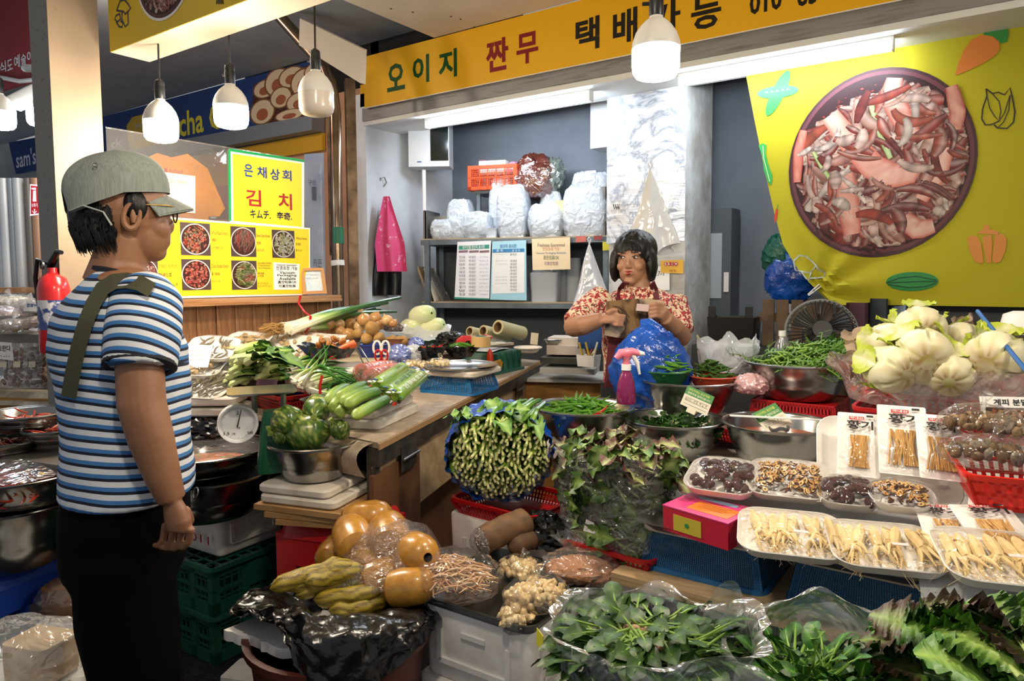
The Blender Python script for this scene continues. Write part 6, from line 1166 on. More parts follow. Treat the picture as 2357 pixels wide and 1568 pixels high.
q0,q1=D(2250,716,2.1),D(2375,870,1.75);tag(MB().tube([(0,0,0),q1-q0],.006,8).build('blue_stick',PM('blue_stick_paint','#1f5a9c',.4),M=Matrix.Translation(q0)),'thin blue stick leaning over the cabbages','stick')
q=D(2350,790,2.2);t=thing('white_chair_back','white plastic jug with dark panel behind the blue stick','jug',loc=(q.x,q.y,q.z-.1));MB().rr([(.12,.1,.03,0),(.13,.11,.04,.12),(.10,.09,.04,.19),(.05,.05,.02,.2)],4).build('body',white_pl,t);MB().box(-.0,-.057,.08,.08,.004,.1).build('panel',PM('dark_panel','#3a3638',.4),t)
# ---- blue baskets, slabs, long tray on the step
for i,(x0,x1)in enumerate(((-.785,-.455),(-.405,-.085))):
 M=TR((x0+x1)/2,1.86,LZ);basket('blue_basket',('upside-down blue basket on the step under the pink box','upside-down blue basket on the step under the two ginseng trays')[i],M,x1-x0,.29,.105,blue_pl,.88,56,16,True,solid=.55);foamlid(('foam slab on the blue basket below the pink box','foam slab on the blue basket below the ginseng trays')[i],M@TR(0,-.01,.106),.31,.29,.022)
mtray('long_metal_tray','long brushed metal tray carrying the pink box and the food trays',TR(-.43,1.87,LZ+.129),.68,.46,.022)
TT=LZ+.15
q=D(1630,1172,1.74);M=TR(q.x,q.y+.01,TT-.005,R(3),0,R(-14));t=thing('pink_carton','pink and red gift carton with a blue handle slot on the metal tray','carton',M=M);redc=PM('carton_red','#c2203c',.4);MB().box(0,0,.032,.185,.125,.064).build('body',redc,t);MB().box(0,0,.065,.187,.127,.003).build('top',PM('carton_pink','#d23a78',.4),t)
MB().rr([(.11,.018,.008,0),(.11,.018,.008,.001)],4).build('handle_slot',PM('carton_blue','#9cc4dc',.4),t,M=TR(0,.042,.0668));MB().box(.02,-.012,.0668,.115,.06,.001).build('orange_panel',PM('carton_orange','#d8762c',.45),t);MB().box(-.02,-.0635,.03,.08,.002,.04).build('yellow_panel',PM('carton_yellow','#c8b83c',.5),t)
m=MB();[m.ribbon([(-.02,.01-.009*k),(.06-.01*(k%2),.01-.009*k)],.0015,.0678,L_('#8a4a1c'))for k in range(4)];[m.ribbon([(-.085,.02-.006*k),(-.055,.02-.006*k)],.001,.0672,L_('#6a1430'))for k in range(6)];m.build('small_print',vc,t,False)
m=MB();[m.lathe([(0,0),(.007,0)],5)for _ in(0,)];m.build('green_star',PM('star_green','#2a8a4a'),t,False,M=TR(-.02,-.0655,.03,PI/2))
def ftray(lb,c_,d_,w,h,yaw,tilt,z=None,grp='foam trays of food under cling film',bulge=.02,fm=None):
 q=D(*c_,d_);M=Matrix.Translation(q)@Matrix.Rotation(yaw,4,'Z')@Matrix.Rotation(tilt,4,'X')@TR(0,0,-.015);t=thing('foam_tray',lb,'foam tray',grp,M=M);foamtray(w,h,.024).build('tray',white_foam,t);wrap(w,h,.022,bulge,seed=c_[0]).build('film',fm or clear_tight,t);return t,M
for i,(c_,d_,w,h,yw,n,lb)in enumerate((((1818,1232),1.58,.225,.21,.28,8,'foam tray of ginseng roots between the pink carton and the other tray'),((2036,1262),1.50,.225,.20,.33,8,'foam tray of ginseng roots beside the white root packets'),((2295,1288),1.37,.21,.21,.30,7,'foam tray of ginseng roots lying on newspaper'))):
 t,M=ftray(lb,c_,d_,w,h,yw,R(9),grp='foam trays of ginseng')
 for k in range(n):
  x=-w*.36+w*.72*k/(n-1);put(ginseng[(k+i)%5],'ginseng_root','pale forked '+lb[13:].replace('roots','root'),'ginseng','roots in tray %d'%i,M@TR(x,h*.36,.022+rnd(.004),0,0,-PI/2+rnd(.22))@Matrix.Diagonal((.17,.15,.15,1))@Matrix.Rotation(rnd(1),4,'X'))
 m=MB().box(.02,-h*.18,.047,.03,.010,.0008);m.build('price_sticker',PM('sticker_pink','#e8c8c4',.5),t,False)
for i,(c_,d_,w,h,yw,kd,n,lb)in enumerate((((1665,1100),1.83,.185,.18,.1,'d',60,'foam tray of red dates behind the pink carton'),((1815,1107),1.78,.20,.19,.22,'s',200,'foam tray of sliced dates between the two date trays'),((1952,1138),1.69,.14,.13,.2,'d',32,'small foam tray of glossy red dates'),((2074,1145),1.63,.14,.12,.28,'s',90,'small foam tray of sliced dates beside the root packets'))):
 t,M=ftray(lb,c_,d_,w,h,yw,R(14),grp='foam trays of dates',bulge=.03)
 for k in range(n):
  r_=(k+.5)/n;x=rnd(w*.36);y=rnd(h*.36);z=.012+.026*(1-(2*x/w)**2)*(1-(2*y/h)**2)*(.6+.5*random.random())
  put(random.choice(jujube if kd=='d' else slices),'red_date' if kd=='d' else 'date_slice',('wrinkled red date in the ' if kd=='d' else 'round date slice in the ')+lb,'red date' if kd=='d' else 'date slice','pieces in date tray %d'%i,M@TR(x,y,z+.004,rnd(.9),rnd(.9),rnd(3))@Matrix.Scale(.0105 if kd=='d' else .0078,4))
sliver=[rod(lambda t:.02*capr(t,.1,.3,.5),lambda t,a:mix(L_('#d8b070'),L_('#b88a4a'),t),5,6,rnd(.1),side=rnd(.12)).mesh('root_sliver',vegm)for _ in range(3)]
def packet(lb,c_,d_,w,h,yaw,tilt,roll=0):
 q=D(*c_,d_);M=Matrix.Translation(q)@Matrix.Rotation(yaw,4,'Z')@Matrix.Rotation(tilt,4,'X')@Matrix.Rotation(roll,4,'Z');t=thing('root_packet',lb,'packet','white packets of dried astragalus root',M=M)
 MB().rr([(w,h,.004,-.002),(w,h,.004,0)],2).build('card',PM('packet_white','#e9e4e0',.4),t);MB().grid(8,12,lambda u,v:((u-.5)*w*.96,(v-.5)*h*.96,.002+.016*math.sin(PI*u)*max(0,math.sin(PI*min(1,v*1.35)))+.003*nz(u*6,v*6,c_[0]))).build('film',clear_tight,t)
 m=MB();PL.text(None,m,'황기',-w*.28,w*.36,h*.20,h*.34,.012,.03,L_('#222020'),False);m.build('black_lettering',vc,t,False);m=MB();m.ribbon([(-w*.22,h*.385),(w*.14,h*.39)],h*.05,.0095,L_('#c22a34'));PL.text(None,m,'국내산',-w*.2,w*.12,h*.37,h*.405,.010,.02,L_('#f0e8e4'),False);m.build('red_mark',vc,t,False);m=MB();m.ribbon([(w*.2,h*.43),(w*.36,h*.43)],h*.035,.009,L_('#333030'));m.build('seal',vc,t,False)
 m=MB();rr_=random.Random(c_[0])
 for k in range(26):x=rr_.uniform(-.2,.2)*w;m.tube([(x*1.3,h*.12,.006),(x+rr_.uniform(-.08,.08)*w,-h*.1,.009),(x*1.2+rr_.uniform(-.12,.12)*w,-h*.38,.006)],.0022,5,cols=[mix(L_('#d8b070'),L_('#a87a3c'),rr_.random())]*3)
 stuff(m.build('root_slivers',vegm,t))
for i,a in enumerate((('upright white root packet next to the steel basin',(1975,1022),1.86,.10,.19,.22,R(48),-.02),('upright white root packet in the middle of its row',(2078,1012),1.82,.115,.205,.25,R(48),-.03),('upright white root packet beside the bags of mushrooms',(2163,1028),1.76,.10,.185,.3,R(48),-.05),('white root packet lying flat beside the ginseng trays',(2180,1215),1.52,.10,.16,.25,R(20),.05),('white root packet lying flat under the red basket',(2290,1215),1.48,.12,.16,.35,R(18),.1))):packet(*a)
q=D(2060,1055,1.86);M=Matrix.Translation(q)@Matrix.Rotation(.24,4,'Z')@Matrix.Rotation(R(46),4,'X');t=thing('foam_tray','tilted white foam tray behind the upright root packets','foam tray',M=M@TR(-.02,0,-.03));foamtray(.34,.26,.02).build('tray',white_foam,t)
foambox('foam block propping up the tilted root packet tray',TR(q.x-.02,q.y+.06,TZ-.02),.3,.14,.12,False,False)
q=D(2330,1125,1.55);basket('red_basket','deep red slotted basket holding the bags of dried mushrooms',TR(q.x+.04,q.y+.08,q.z-.04,0,0,.2),.30,.24,.075,PM('bright_red_plastic','#d8251c',.35),.85,14,2,solid=.45)
foambox('foam box under the red slotted basket of mushrooms',TR(q.x+.04,q.y+.08,TZ),.25,.2,q.z-.045-TZ,False,False);foambox('low foam block propping up the four date trays',TR(-.39,1.885,TT-.012),.56,.15,.085,False,False)
dry=[MB().blob((0,0,0),(1,.8,.5),10,6,lambda d:1+.3*nz(d.x*2+k,d.y*2,d.z*2),lambda d:mix(L_(c1),L_(c2),.5+.8*nz(d.x*4+k,d.y*4,d.z*4))).mesh('dried_mushroom',vegm)for k,(c1,c2)in enumerate((('#7a5c3c','#3c2c20'),('#2a2826','#9a8a74'),('#a88a60','#5c4630')))]
for i,(x,y,d_,rx,h,ms,lb)in enumerate(((2260,985,1.72,.085,.05,[0,2],'clear bag of brown dried mushrooms beside the root packets'),(2285,1045,1.6,.095,.04,[1,0],'clear bag of black and white dried mushrooms on the red basket'),(2365,1000,1.65,.075,.05,[2,1],'clear bag of dried bark pieces under the printed card'))):
 q=D(x,y,d_);pack('mushroom_bag',lb,TR(q.x,q.y,q.z-.02),rx,rx*.75,h,None,'clear bags of dried mushrooms',[dry[j]for j in ms],34,'dried_mushroom','dried mushroom in the '+lb,'bag',.017,seed=i+30)
q=D(2320,950,1.75);pl=PL(q,(.82+.1,.45,0),(-.15,.3,.9));t=signroot('printed_card',pl,'printed white card with a cinnamon picture above the mushroom bags','card');m=MB();m.prism([(-.06,-.05),(.09,-.05),(.09,.04),(-.06,.04)],-.002,0);m.build('card',paper,t,False);m=MB();m.prism([(-.05,-.02),(.085,-.02),(.085,.012),(-.05,.012)],0,.001,L_('#3a2a22'));PL.text(None,m,'계피 분말',-.03,.05,.018,.034,.001,.02,L_('#222222'),False);[m.ribbon([(-.04+.016*k,-.012),(-.03+.016*k,.006)],.009,.0015,L_(('#a8643a','#c88a58')[k%2]))for k in range(7)];m.build('print',vc,t,False)
q=D(2255,1345,1.4);t=thing('newspaper','folded newspaper hanging over the step under the ginseng tray','newspaper',M=TR(q.x+.06,q.y+.02,q.z,0,0,.2));MB().grid(10,10,lambda u,v:((u-.5)*.34,(v-.5)*.22,(-.06*(max(0,.45-v)/.45)**1.5)+.004*math.sin(u*6))).build('sheet',PM('newsprint','#d8d9dc'),t);m=MB();[scribble(m,-.15+.08*c,-.085+.08*c,-.10+.012*k-.0,.005,.002-.05*(max(0,.4-(k/9*.45))/.45)**1.5,L_('#60646a'),k*7+c)for k in range(9)for c in range(4)];m.build('print',vc,t,False)
q=D(2250,1420,1.42);basket('red_basket','dark red basket beneath the newspaper at the end of the step',TR(q.x+.1,1.80,LZ),.3,.26,.1,red_pl,.86,16,4,True,solid=.5);foamlid('foam slab between the newspaper and the dark red basket',TR(q.x+.1,1.78,LZ+.101),.28,.22,.05);foamlid('foam slab between the newspaper and its ginseng tray',TR(q.x+.1,1.70,LZ+.178),.18,.15,.02)
# ---- dim things behind the table
q=PY(1660,600,4.3);t=thing('grey_cabinet','tall grey cabinet with notes behind the pillar','cabinet',loc=(q.x,4.3,0));hz_=PY(1660,480,4.3).z;MB().box(-.04,.08,hz_/2,.2,.16,hz_).build('body',PM('grey_cab','#5d656c',.4,.3),t);MB().box(-.03,-.003,hz_-.35,.07,.006,.4).build('note_board',PM('pale_note','#a9b2ba',.5),t);MB().box(.035,-.004,hz_-.45,.03,.006,.12).build('note',paper,t)
q=D(1690,745,4.0);t=thing('black_crate','black crate on the floor shelf behind the milky bag','crate',M=TR(q.x,q.y,q.z-.12,0,0,.1));MB().rr([(.24,.2,.01,0),(.26,.22,.01,.16),(.25,.21,.01,.16),(.23,.19,.01,.01)],2).build('body',black_pl,t);[MB().box(s_*.1,-.11,.19,.04,.01,.06).build('lug',black_pl,t)for s_ in(-1,1)]
tag(MB().box(0,0,(q.z-.121)/2,.6,.3,q.z-.121).build('storage_box',PM('dark_storage','#26282a',.6),M=TR(q.x+.1,q.y+.02,0)),'dark storage chest under the black crate','chest')
q=D(1812,740,3.9);t=thing('wooden_pallet','brown slatted pallet standing behind the fan','pallet',M=TR(q.x,q.y,0,0,0,.1));hz_=D(1812,690,3.9).z
for k in range(9):MB().box(-.1+.075*k,0,hz_/2,.06,.02,hz_).build('slat',PM('pallet_wood','#6b543c',.7,c2='#54412e',ns=9),t)
for z in(.2,hz_-.1):MB().box(.2,.02,z,.7,.02,.05).build('rail',PM('pallet_wood','#6b543c',.7),t)
for i,(x,y,d_,rx,rz_,mt,lb)in enumerate(((1822,635,3.7,.13,.15,bluebag,'blue plastic bag bunched behind the banner corner'),(1800,590,3.74,.10,.12,PM('green_film','#0f5a48',.3,bump=.6,bs=12,bd=.02),'dark green plastic bag above the blue one'))):
 q=D(x,y,d_+.25);tag(bagmesh(rx,.06,rz_,.18,3,17+i,40,26,.0).build('plastic_bag',mt,M=Matrix.Translation(q)@TR(0,0,0,0,.3,0)),lb,'plastic bag')
for i,(x,y,w,h,c_,lb)in enumerate(((1985,735,.16,.16,'#4a2c38','plum coloured cloth hanging behind the fan'),(2030,735,.12,.2,'#2c3438','dark patterned bag behind the cabbages'),(2075,738,.1,.16,'#7a8ca0','pale blue cloth hanging behind the cabbages'))):
 q=D(x,y,3.4);tag(MB().grid(10,8,lambda u,v:((u-.5)*w,.03*math.sin(u*9)+.02*nz(u,v,i),-(v-.5)*h)).build('hung_cloth',PM('hc%d'%i,c_,.8),M=Matrix.Translation(q)@Matrix.Rotation(YAW,4,'Z')),lb,'cloth')
q=D(2150,760,3.5);t=thing('stainless_fridge','grey horizontal cold cabinet behind the cabbages','cold cabinet',M=TR(q.x+.3,q.y+.05,0));MB().box(0,0,.6,1.3,.35,1.2).build('body',PM('cold_grey','#5e6062',.4,.3),t);MB().box(0,-.178,1.12,1.28,.008,.1).build('lid_edge',PM('cold_dark','#2c2e30',.4),t)
#  FOREGROUND, CENTRE
# ---- garlic stems in a blue bag on red basket and foam box
cb=D(1150,1050,2.22);zb_=.545
fb=D(1145,1165,2.2);foambox('large foam box under the bundle of garlic stems',TR(fb.x+.03,fb.y+.10,.0+.30,0,0,R(-3)),.40,.30,zb_-.30,False);foambox('foam box standing on the floor under the larger one',TR(fb.x+.03,fb.y+.10,0,0,0,R(2)),.38,.28,.298,True,False)
bM=TR(cb.x+.02,cb.y+.06,zb_,0,0,R(-3));basket('red_basket','flat red basket holding the blue bag of garlic stems',bM,.33,.27,.055,red_pl,.86,24,3,solid=.5)
stm=[]
for k in range(4):
 m=rod(lambda t:.0105*(.42 if t<.16 else .62+.38*min(1,(t-.16)/.1))*(1-.3*t),lambda t,a:grad([(0,L_('#d9d79c')),(.10,L_('#cfd790')),(.2,L_('#86a83c')),(.45,L_('#5c8a2a')),(1,L_('#2f5a1c'))],t),6,9,rnd(.03),.1,k,side=rnd(.02));stm.append(m.mesh('garlic_shoot',waxy))
fw=V((ray(1150,1050).x,ray(1150,1050).y,0)).normalized();rt_=V((fw.y,-fw.x,0))
for i in range(250):
 r_=math.sqrt((i+.5)/250);a=i*2.39996;x,z=.152*r_*math.cos(a),.125*r_*math.sin(a)
 p=cb+rt_*(x+rnd(.004))+V((0,0,z+rnd(.004)))-fw*(.03+.055*(1-r_*r_)+rnd(.02));q=p+fw*.22+rt_*rnd(.03)+V((0,0,.02+rnd(.02)));top=z>.085
 if top:q=p+fw*.16+rt_*(.06+rnd(.05))+V((0,0,.04))
 put(stm[i%4],'garlic_shoot','green stem with pale cut tip bundled in the blue bag','stem','garlic stems in the blue bag',along(p,q,1.0,rnd(3)))
lfm=[leafmesh(.09,.06,'#5c8a34','#a8c070',.6,.3,.5,8,5,k,.5,.04,'#a9c25c',.004).mesh('leaf',leafm)for k in range(2)]
for i in range(12):p=cb+rt_*rnd(.10)+V((0,0,.115+rnd(.01)))+fw*(.02+rnd(.04));put(lfm[i%2],'loose_leaf','loose green leaf on top of the garlic stem bundle','leaf','leaves on top of the garlic stems',Matrix.Translation(p)@Euler((rnd(.5),rnd(.4),rnd(3))).to_matrix().to_4x4())
t=thing('blue_bag','shiny blue bag wrapped around the bundle of garlic stems','plastic bag',M=frame(-fw,None,(0,0,1),cb)@Matrix.Rotation(PI/2,4,'Y'));m=MB()
def bb(u,v):
 a=2*PI*u;r_=lerp(.166,.17,v)*(1+.05*nz(math.cos(a)*5,math.sin(a)*5,v*5)+.03*math.sin(a*23+v*4));up_=max(0,-math.cos(a));return(r_*math.cos(a)*.86,r_*math.sin(a)*1.03,.015-.10*up_*1.5*(v<.9)*0-.22*v+.03*nz(a*2,v))
m.grid(90,14,bb,closeu=True);m.v=[(min(x,.142),y,z)for x,y,z in m.v];m.build('film',bluebag,t)
# ---- lettuce in a clear bag on the second red basket
lq=D(1415,1130,2.02);zl_=.49;M=TR(lq.x,lq.y+.04,zl_,0,0,R(-4));basket('red_basket','flat red basket under the clear bag of red leaf lettuce',M,.33,.27,.06,red_pl,.86,22,3,solid=.5)
for i,(dz,lb)in enumerate(((0,'upper foam slab beneath the lettuce basket'),(.04,'lower foam slab beneath the lettuce basket'))):foamlid(lb,M@TR(.05,-.02,-.04-dz),.36,.28,.038)
foambox('foam box below the foam slabs of the lettuce basket',TR(lq.x+.04,lq.y+.04,0),.36,.28,zl_-.081,True,False)
let=[leafmesh(.085,.062,c1,c2,.6,.3,.4,10,6,k,1.3,.035,'#c3cf86',.004).mesh('lettuce_leaf',leafm)for k,(c1,c2)in enumerate((('#3c2420','#a8b868'),('#5c3a30','#b8c47c'),('#4c6a2a','#b4c878'),('#39581f','#8aa850'),('#2e4a1a','#6a8a3c')))]
L0=M.translation
for i in range(230):
 if i<90:a=i*2.4;r_=math.sqrt(i/90);p=V((L0.x+.13*r_*math.cos(a),L0.y+.10*r_*math.sin(a),zl_+.27+.05*(1-r_*r_)+rnd(.015)));e=(rnd(.5),rnd(.5),rnd(3));me=let[i%4 if i%3 else i%2]
 else:
  f=(i-90)/140;a=f*47;z=zl_+.06+.20*((i*7)%140)/140;p=V((L0.x+.122*max(-1,min(1,1.3*math.cos(a))),L0.y+.10*max(-1,min(1,1.3*math.sin(a))),z));e=(PI/2+rnd(.5),rnd(1.2),a+PI/2+rnd(.3));me=let[2+i%3]
 put(me,'lettuce_leaf',('leaf on top of the red leaf lettuce heap','lettuce leaf pressed against the clear bag')[i>=90],'lettuce leaf',('leaves on top of the lettuce heap','leaves pressed against the lettuce bag')[i>=90],Matrix.Translation(p)@Euler(e).to_matrix().to_4x4())
t=thing('clear_bag','square clear bag packed with red leaf lettuce','plastic bag',M=M);m=MB();MB()
def lbag(u,v):
 a=2*PI*u;c_,s_=math.cos(a),math.sin(a);k=1/max(abs(c_)**5+abs(s_)**5,1e-6)**.2;w=1+.03*nz(c_*6,s_*6,v*9)+.02*math.sin(v*60+a*2)+.06*max(0,v-.85)*math.sin(a*7)*6;return(.158*k*c_*w,.13*k*s_*w,.06+.25*v+.02*max(0,v-.8)*math.sin(a*5)*5)
m.grid(80,24,lbag,closeu=True);m.build('film',film('lettuce_bag_film',haze=.10,gloss=.05,bump=.9,bs=16,dist=2.5,rough=.12),t)
MB().prism([(-.02,0),(.02,.0),(.015,.03),(-.01,.035)],0,.001).build('white_label',paper,t,False,M=TR(-.02,-.138,.10,PI/2,0,0))
# ---- foam boxes with the metal tray of garlic packs
TA,TBp,TCp=G(958,1360,.50),G(1221,1444,.50),G(1320,1379,.50);ex=(TBp-TA).normalized();ey=V((-ex.y,ex.x,0));tw=(TBp-TA).length;td=.34;rzt=math.atan2(ex.y,ex.x);c0=TA+ex*tw/2+ey*td/2
tM=lambda z:Matrix.Translation((c0.x,c0.y,z))@Matrix.Rotation(rzt,4,'Z')
foambox('upper foam box carrying the tray of garlic packs',tM(.285),tw-.01,td-.01,.185,False,True);foambox('lower foam box under the tray of garlic packs',tM(0),tw,td,.284,True,True)
mtray('metal_tray','dark metal tray of garlic and root packs on foam boxes',tM(.471),tw+.02,td+.02,.03,PM('dark_galvanised','#55595c',.35,.9,c2='#3c4042',ns=9));tz_=.478
def onT(px_,py_,z=tz_):return G(px_,py_,z)
for i,(x,y,rx,n,lb)in enumerate(((1200,1300,.062,60,'clear bag of peeled garlic beside the sesame bag'),(1235,1362,.075,80,'large clear bag of peeled garlic at the tray corner'),(1190,1400,.070,50,'flat clear bag of peeled garlic along the tray front'))):
 q=onT(x,y,tz_+.03+.02*(i==1));pack('garlic_pack',lb,TR(q.x,q.y,tz_+(.022 if i==1 else .0),0,0,i),rx,rx*(.75 if i<2 else .5),.034 if i!=1 else .042,None,'clear bags of peeled garlic on the foam boxes',clove,n,'garlic_clove','peeled garlic clove in the '+lb,'garlic bag',.023,film('garlic_film',haze=.03,gloss=.03,bump=.6,bs=14,rough=.1),seed=i+3)
q=onT(1045,1325,tz_+.05);M=TR(q.x,q.y,tz_+.005,0,0,rzt+.2);t=thing('root_bag','clear bag of shredded bellflower roots on the metal tray','bag',M=M);bm2=bagmesh(.125,.10,.062,.08,2.2,51,40,24,.3);bm2.build('film',film('garlic_film'),t,M=TR(0,0,.045));m=MB();rr_=random.Random(8)
for k in range(330):
 a=rr_.uniform(0,6.3);r_=math.sqrt(rr_.random())*.9;x,y=.105*r_*math.cos(a),.085*r_*math.sin(a);z=.012+.075*math.sqrt(max(0,1-r_*r_))*rr_.uniform(.55,1);an=rr_.gauss(.6,.7);l=rr_.uniform(.03,.07);c_,s_=math.cos(an),math.sin(an);cv=rr_.uniform(-.012,.012)
 col=mix(L_('#d9b48c'),L_(rr_.choice(('#b88458','#e8cfae','#c99a6e','#a87850'))),rr_.random());m.tube([(x-c_*l/2,y-s_*l/2,z),(x-s_*cv,y+c_*cv,z+.006),(x+c_*l/2,y+s_*l/2,z-.002)],[.0012,.0026,.001],5,cols=[col]*3)
stuff(m.build('shredded_roots',vegm,t))
q=onT(1335,1305,tz_+.03);t=thing('sesame_bag','clear bag of tan sesame powder at the back of the tray','bag',M=TR(q.x,q.y,tz_+.0,0,0,.4));bagmesh(.085,.06,.03,.15,2,3).build('contents',PM('sesame','#c08a62',.8,c2='#a06c48',ns=300,bump=.5,bs=300),t,M=TR(0,0,.022));bagmesh(.095,.07,.04,.2,3,5).build('film',clear,t,M=TR(0,0,.03));skirt(.012,.05,.05,.3,5,30,2,5).build('bag_mouth',bag_clear,t,M=TR(-.03,.06,.05))
q0,q1=D(1095,1255,1.98),D(1222,1200,2.08);t=thing('yam_root','thick brown yam lying behind the bellflower roots','yam',M=along(q0,q1,(q1-q0).length));inst('root',rod(lambda t:.22*capr(t,.12,.1,.5)*(.9+.15*t),lambda t,a:mix(L_('#7a5a3e'),L_('#54402e'),.5+.8*nz(t*8,math.cos(a)*2,math.sin(a)*2)),18,18,.04,.12,3).mesh('root',vegm),t);MB().tube([(-.04,0,0),(.0,0,0),(.1,0,0)],[.12,.17,.23],14).build('film_end',bag_clear,t)
put(rod(lambda t:.16*capr(t,.2,.2,.5),lambda t,a:mix(L_('#6a4e36'),L_('#4c382a'),.5+.8*nz(t*8,math.cos(a)*2)),14,12,.03,.1,6).mesh('yam_root',vegm),'yam_root','smaller brown yam beneath the thick one','yam',None,along(D(1170,1262,2.0),D(1240,1240,2.06),.18))
q=D(1255,1225,2.08);tag(bagmesh(.07,.05,.05,.3,4,23).build('black_bag',blackbag,M=Matrix.Translation(q)),'black bag crumpled behind the brown yam','plastic bag')
q=D(1160,1240,2.05);tag(MB().box(0,0,.2,.3,.14,.40).build('prop_box',PM('dull_board','#5a5048',.7),M=TR(q.x+.02,q.y+.02,0,0,0,rzt)),'dull box propping up the yams behind the tray','box')
# ---- pickled radishes in a film bag, pickled gourds, black bag, brown tub
amber=PM('pickled_radish_skin','#c08a34',.3,c2='#a8742a',ns=6,coat=.5,sss=.15)
pr=MB().lathe([(.02,0),(.3,.02),(.45,.15),(.5,.5),(.46,.95),(.36,1.2),(.2,1.32),(.1,1.34)],18).mesh('pickled_radish',amber)
for i,(x,y,d_,s_,yw,lb)in enumerate(((812,1238,1.95,.115,2.6,'pickled radish with a cut end near the green crate'),(845,1195,2.05,.11,.5,'pickled radish at the top of the film bag'),(895,1232,1.95,.12,2.4,'pickled radish in the middle of the film bag'),(955,1275,1.88,.12,-.4,'pickled radish bulging out beside the bellflower roots'),(770,1270,2.0,.09,2.0,'pickled radish behind the gourds by the crate'),(848,1290,1.92,.11,1.8,'pickled radish half hidden under the upper ones'),(885,1330,1.86,.11,1.0,'pickled radish low in the bag behind the gourds'),(945,1350,1.8,.10,.4,'pickled radish at the bottom corner of the film'))):
 q=D(x,y,d_);put(pr,'pickled_radish',lb,'pickled radish','pickled radishes in the film bag',Matrix.Translation(q)@Euler((0,R(78),yw)).to_matrix().to_4x4()@Matrix.Scale(s_,4)@TR(0,0,-.65))
q=D(905,1260,1.93);t=thing('film_bag','stretched clear film over the pickled radishes','plastic bag',M=TR(q.x,q.y,q.z-.02,0,0,R(30)))
MB().grid(30,30,lambda u,v:((u-.5)*.34,(v-.5)*.30,.135*(1-abs(2*u-1)**2.4)*(1-abs(2*v-1)**2.2)-.04+.012*nz(u*6,v*6,2)-.07*max(0,u-.75)*4)).build('film',film('stretch_film',haze=.07,gloss=.10,bump=.9,bs=26,rough=.1,dist=3),t)
tub=D(782,1440,1.80);tr_=.225;zt2=tub.z;t=thing('brown_tub','large brown rubber tub under the black bag','tub',loc=(tub.x,tub.y,0));brn=PM('brown_rubber_tub','#5c2a1e',.45,c2='#4c2218',ns=5);MB().lathe([(0,0),(tr_*.7,0),(tr_*.78,.02),(tr_*.97,zt2-.03),(tr_*1.04,zt2-.02),(tr_*1.05,zt2),(tr_*.98,zt2),(tr_*.9,zt2-.06),(tr_*.7,.03),(0,.02)],44).build('body',brn,t)
gd=[rod(lambda t:.135*capr(t,.12,.16,.6)*(1+.0),lambda t,a:mix(L_('#a8912e'),L_('#5c4a14'),max(0,.2+.8*math.sin(a*7+nz(t*5,k)*4+t*6))),28,18,.06+.04*k,.16,k).mesh('pickled_gourd',vcol('pickle_skin',.25,.6,.5))for k in range(3)]
for i,(a,b,c_,d_,z)in enumerate(((640,1360,820,1300,0),(700,1375,850,1330,0),(740,1385,890,1348,0),(775,1410,892,1375,0),(800,1418,880,1395,0),(660,1350,790,1290,0),(720,1345,840,1310,0),(690,1362,830,1318,0))):
 put(gd[i%3],'pickled_gourd','wrinkled olive yellow pickled gourd above the black bag','pickled gourd','pickled gourds heaped in the tub',along(D(a-20,b-4,1.76+.012*(i%3)),D(c_+6,d_,1.84),.17,rnd(2)))
t=thing('black_bag','large wet black plastic bag folded open over the brown tub','plastic bag',M=TR(tub.x,tub.y,zt2,0,0,YAW));m=MB()
def kb(u,v):
 a=2*PI*u;front=max(0,-math.sin(a));left=max(0,-math.cos(a));fl_=min(1,2.2*front*left);w=min(1,v/.6);dn=max(0,v-.6)/.4;r_=(.08+.145*w)*(1-.26*fl_*w)*(1+.05*nz(math.cos(a)*3,math.sin(a)*3,v*2+3))+.02*dn+.012*nz(math.cos(a)*11,math.sin(a)*11,v*9)*w
 z=.05+.075*math.sin(PI*(.25+.6*w))*(.55+.6*front)-(.03*front+.015+.06*max(0,math.cos(a+1.2))*front)*dn*(1-fl_)+.012*fl_+.02*nz(math.cos(a)*4,math.sin(a)*4,v*4)+.005*nz(math.cos(a)*14,math.sin(a)*14,v*14)-.05*(1-w)
 return(r_*math.cos(a)*(1.06+.1*left),r_*math.sin(a),z-.015)
m.grid(120,34,kb,closeu=True);m.build('film',blackbag,t);MB().lathe([(0,-.035),(.12,-.03)],30).build('inner_film',blackbag,t)
zf=zt2+.004;q0,q1=G(512,1455,zf),G(778,1540,zf);e1_=(q1-q0).normalized();e2_=V((-e1_.y,e1_.x,0));Lb_=(q1-q0).length;rr_=random.Random(4);N=26;t=thing('broken_foam_board','snapped piece of foam board jutting from under the black bag','foam board',M=frame(e1_,None,(0,0,1),q0));MB().prism([(Lb_*i/N,.016*rr_.random())for i in range(N+1)]+[(Lb_,.22),(.05,.22)],-.022,.004).build('board',white_foam,t)
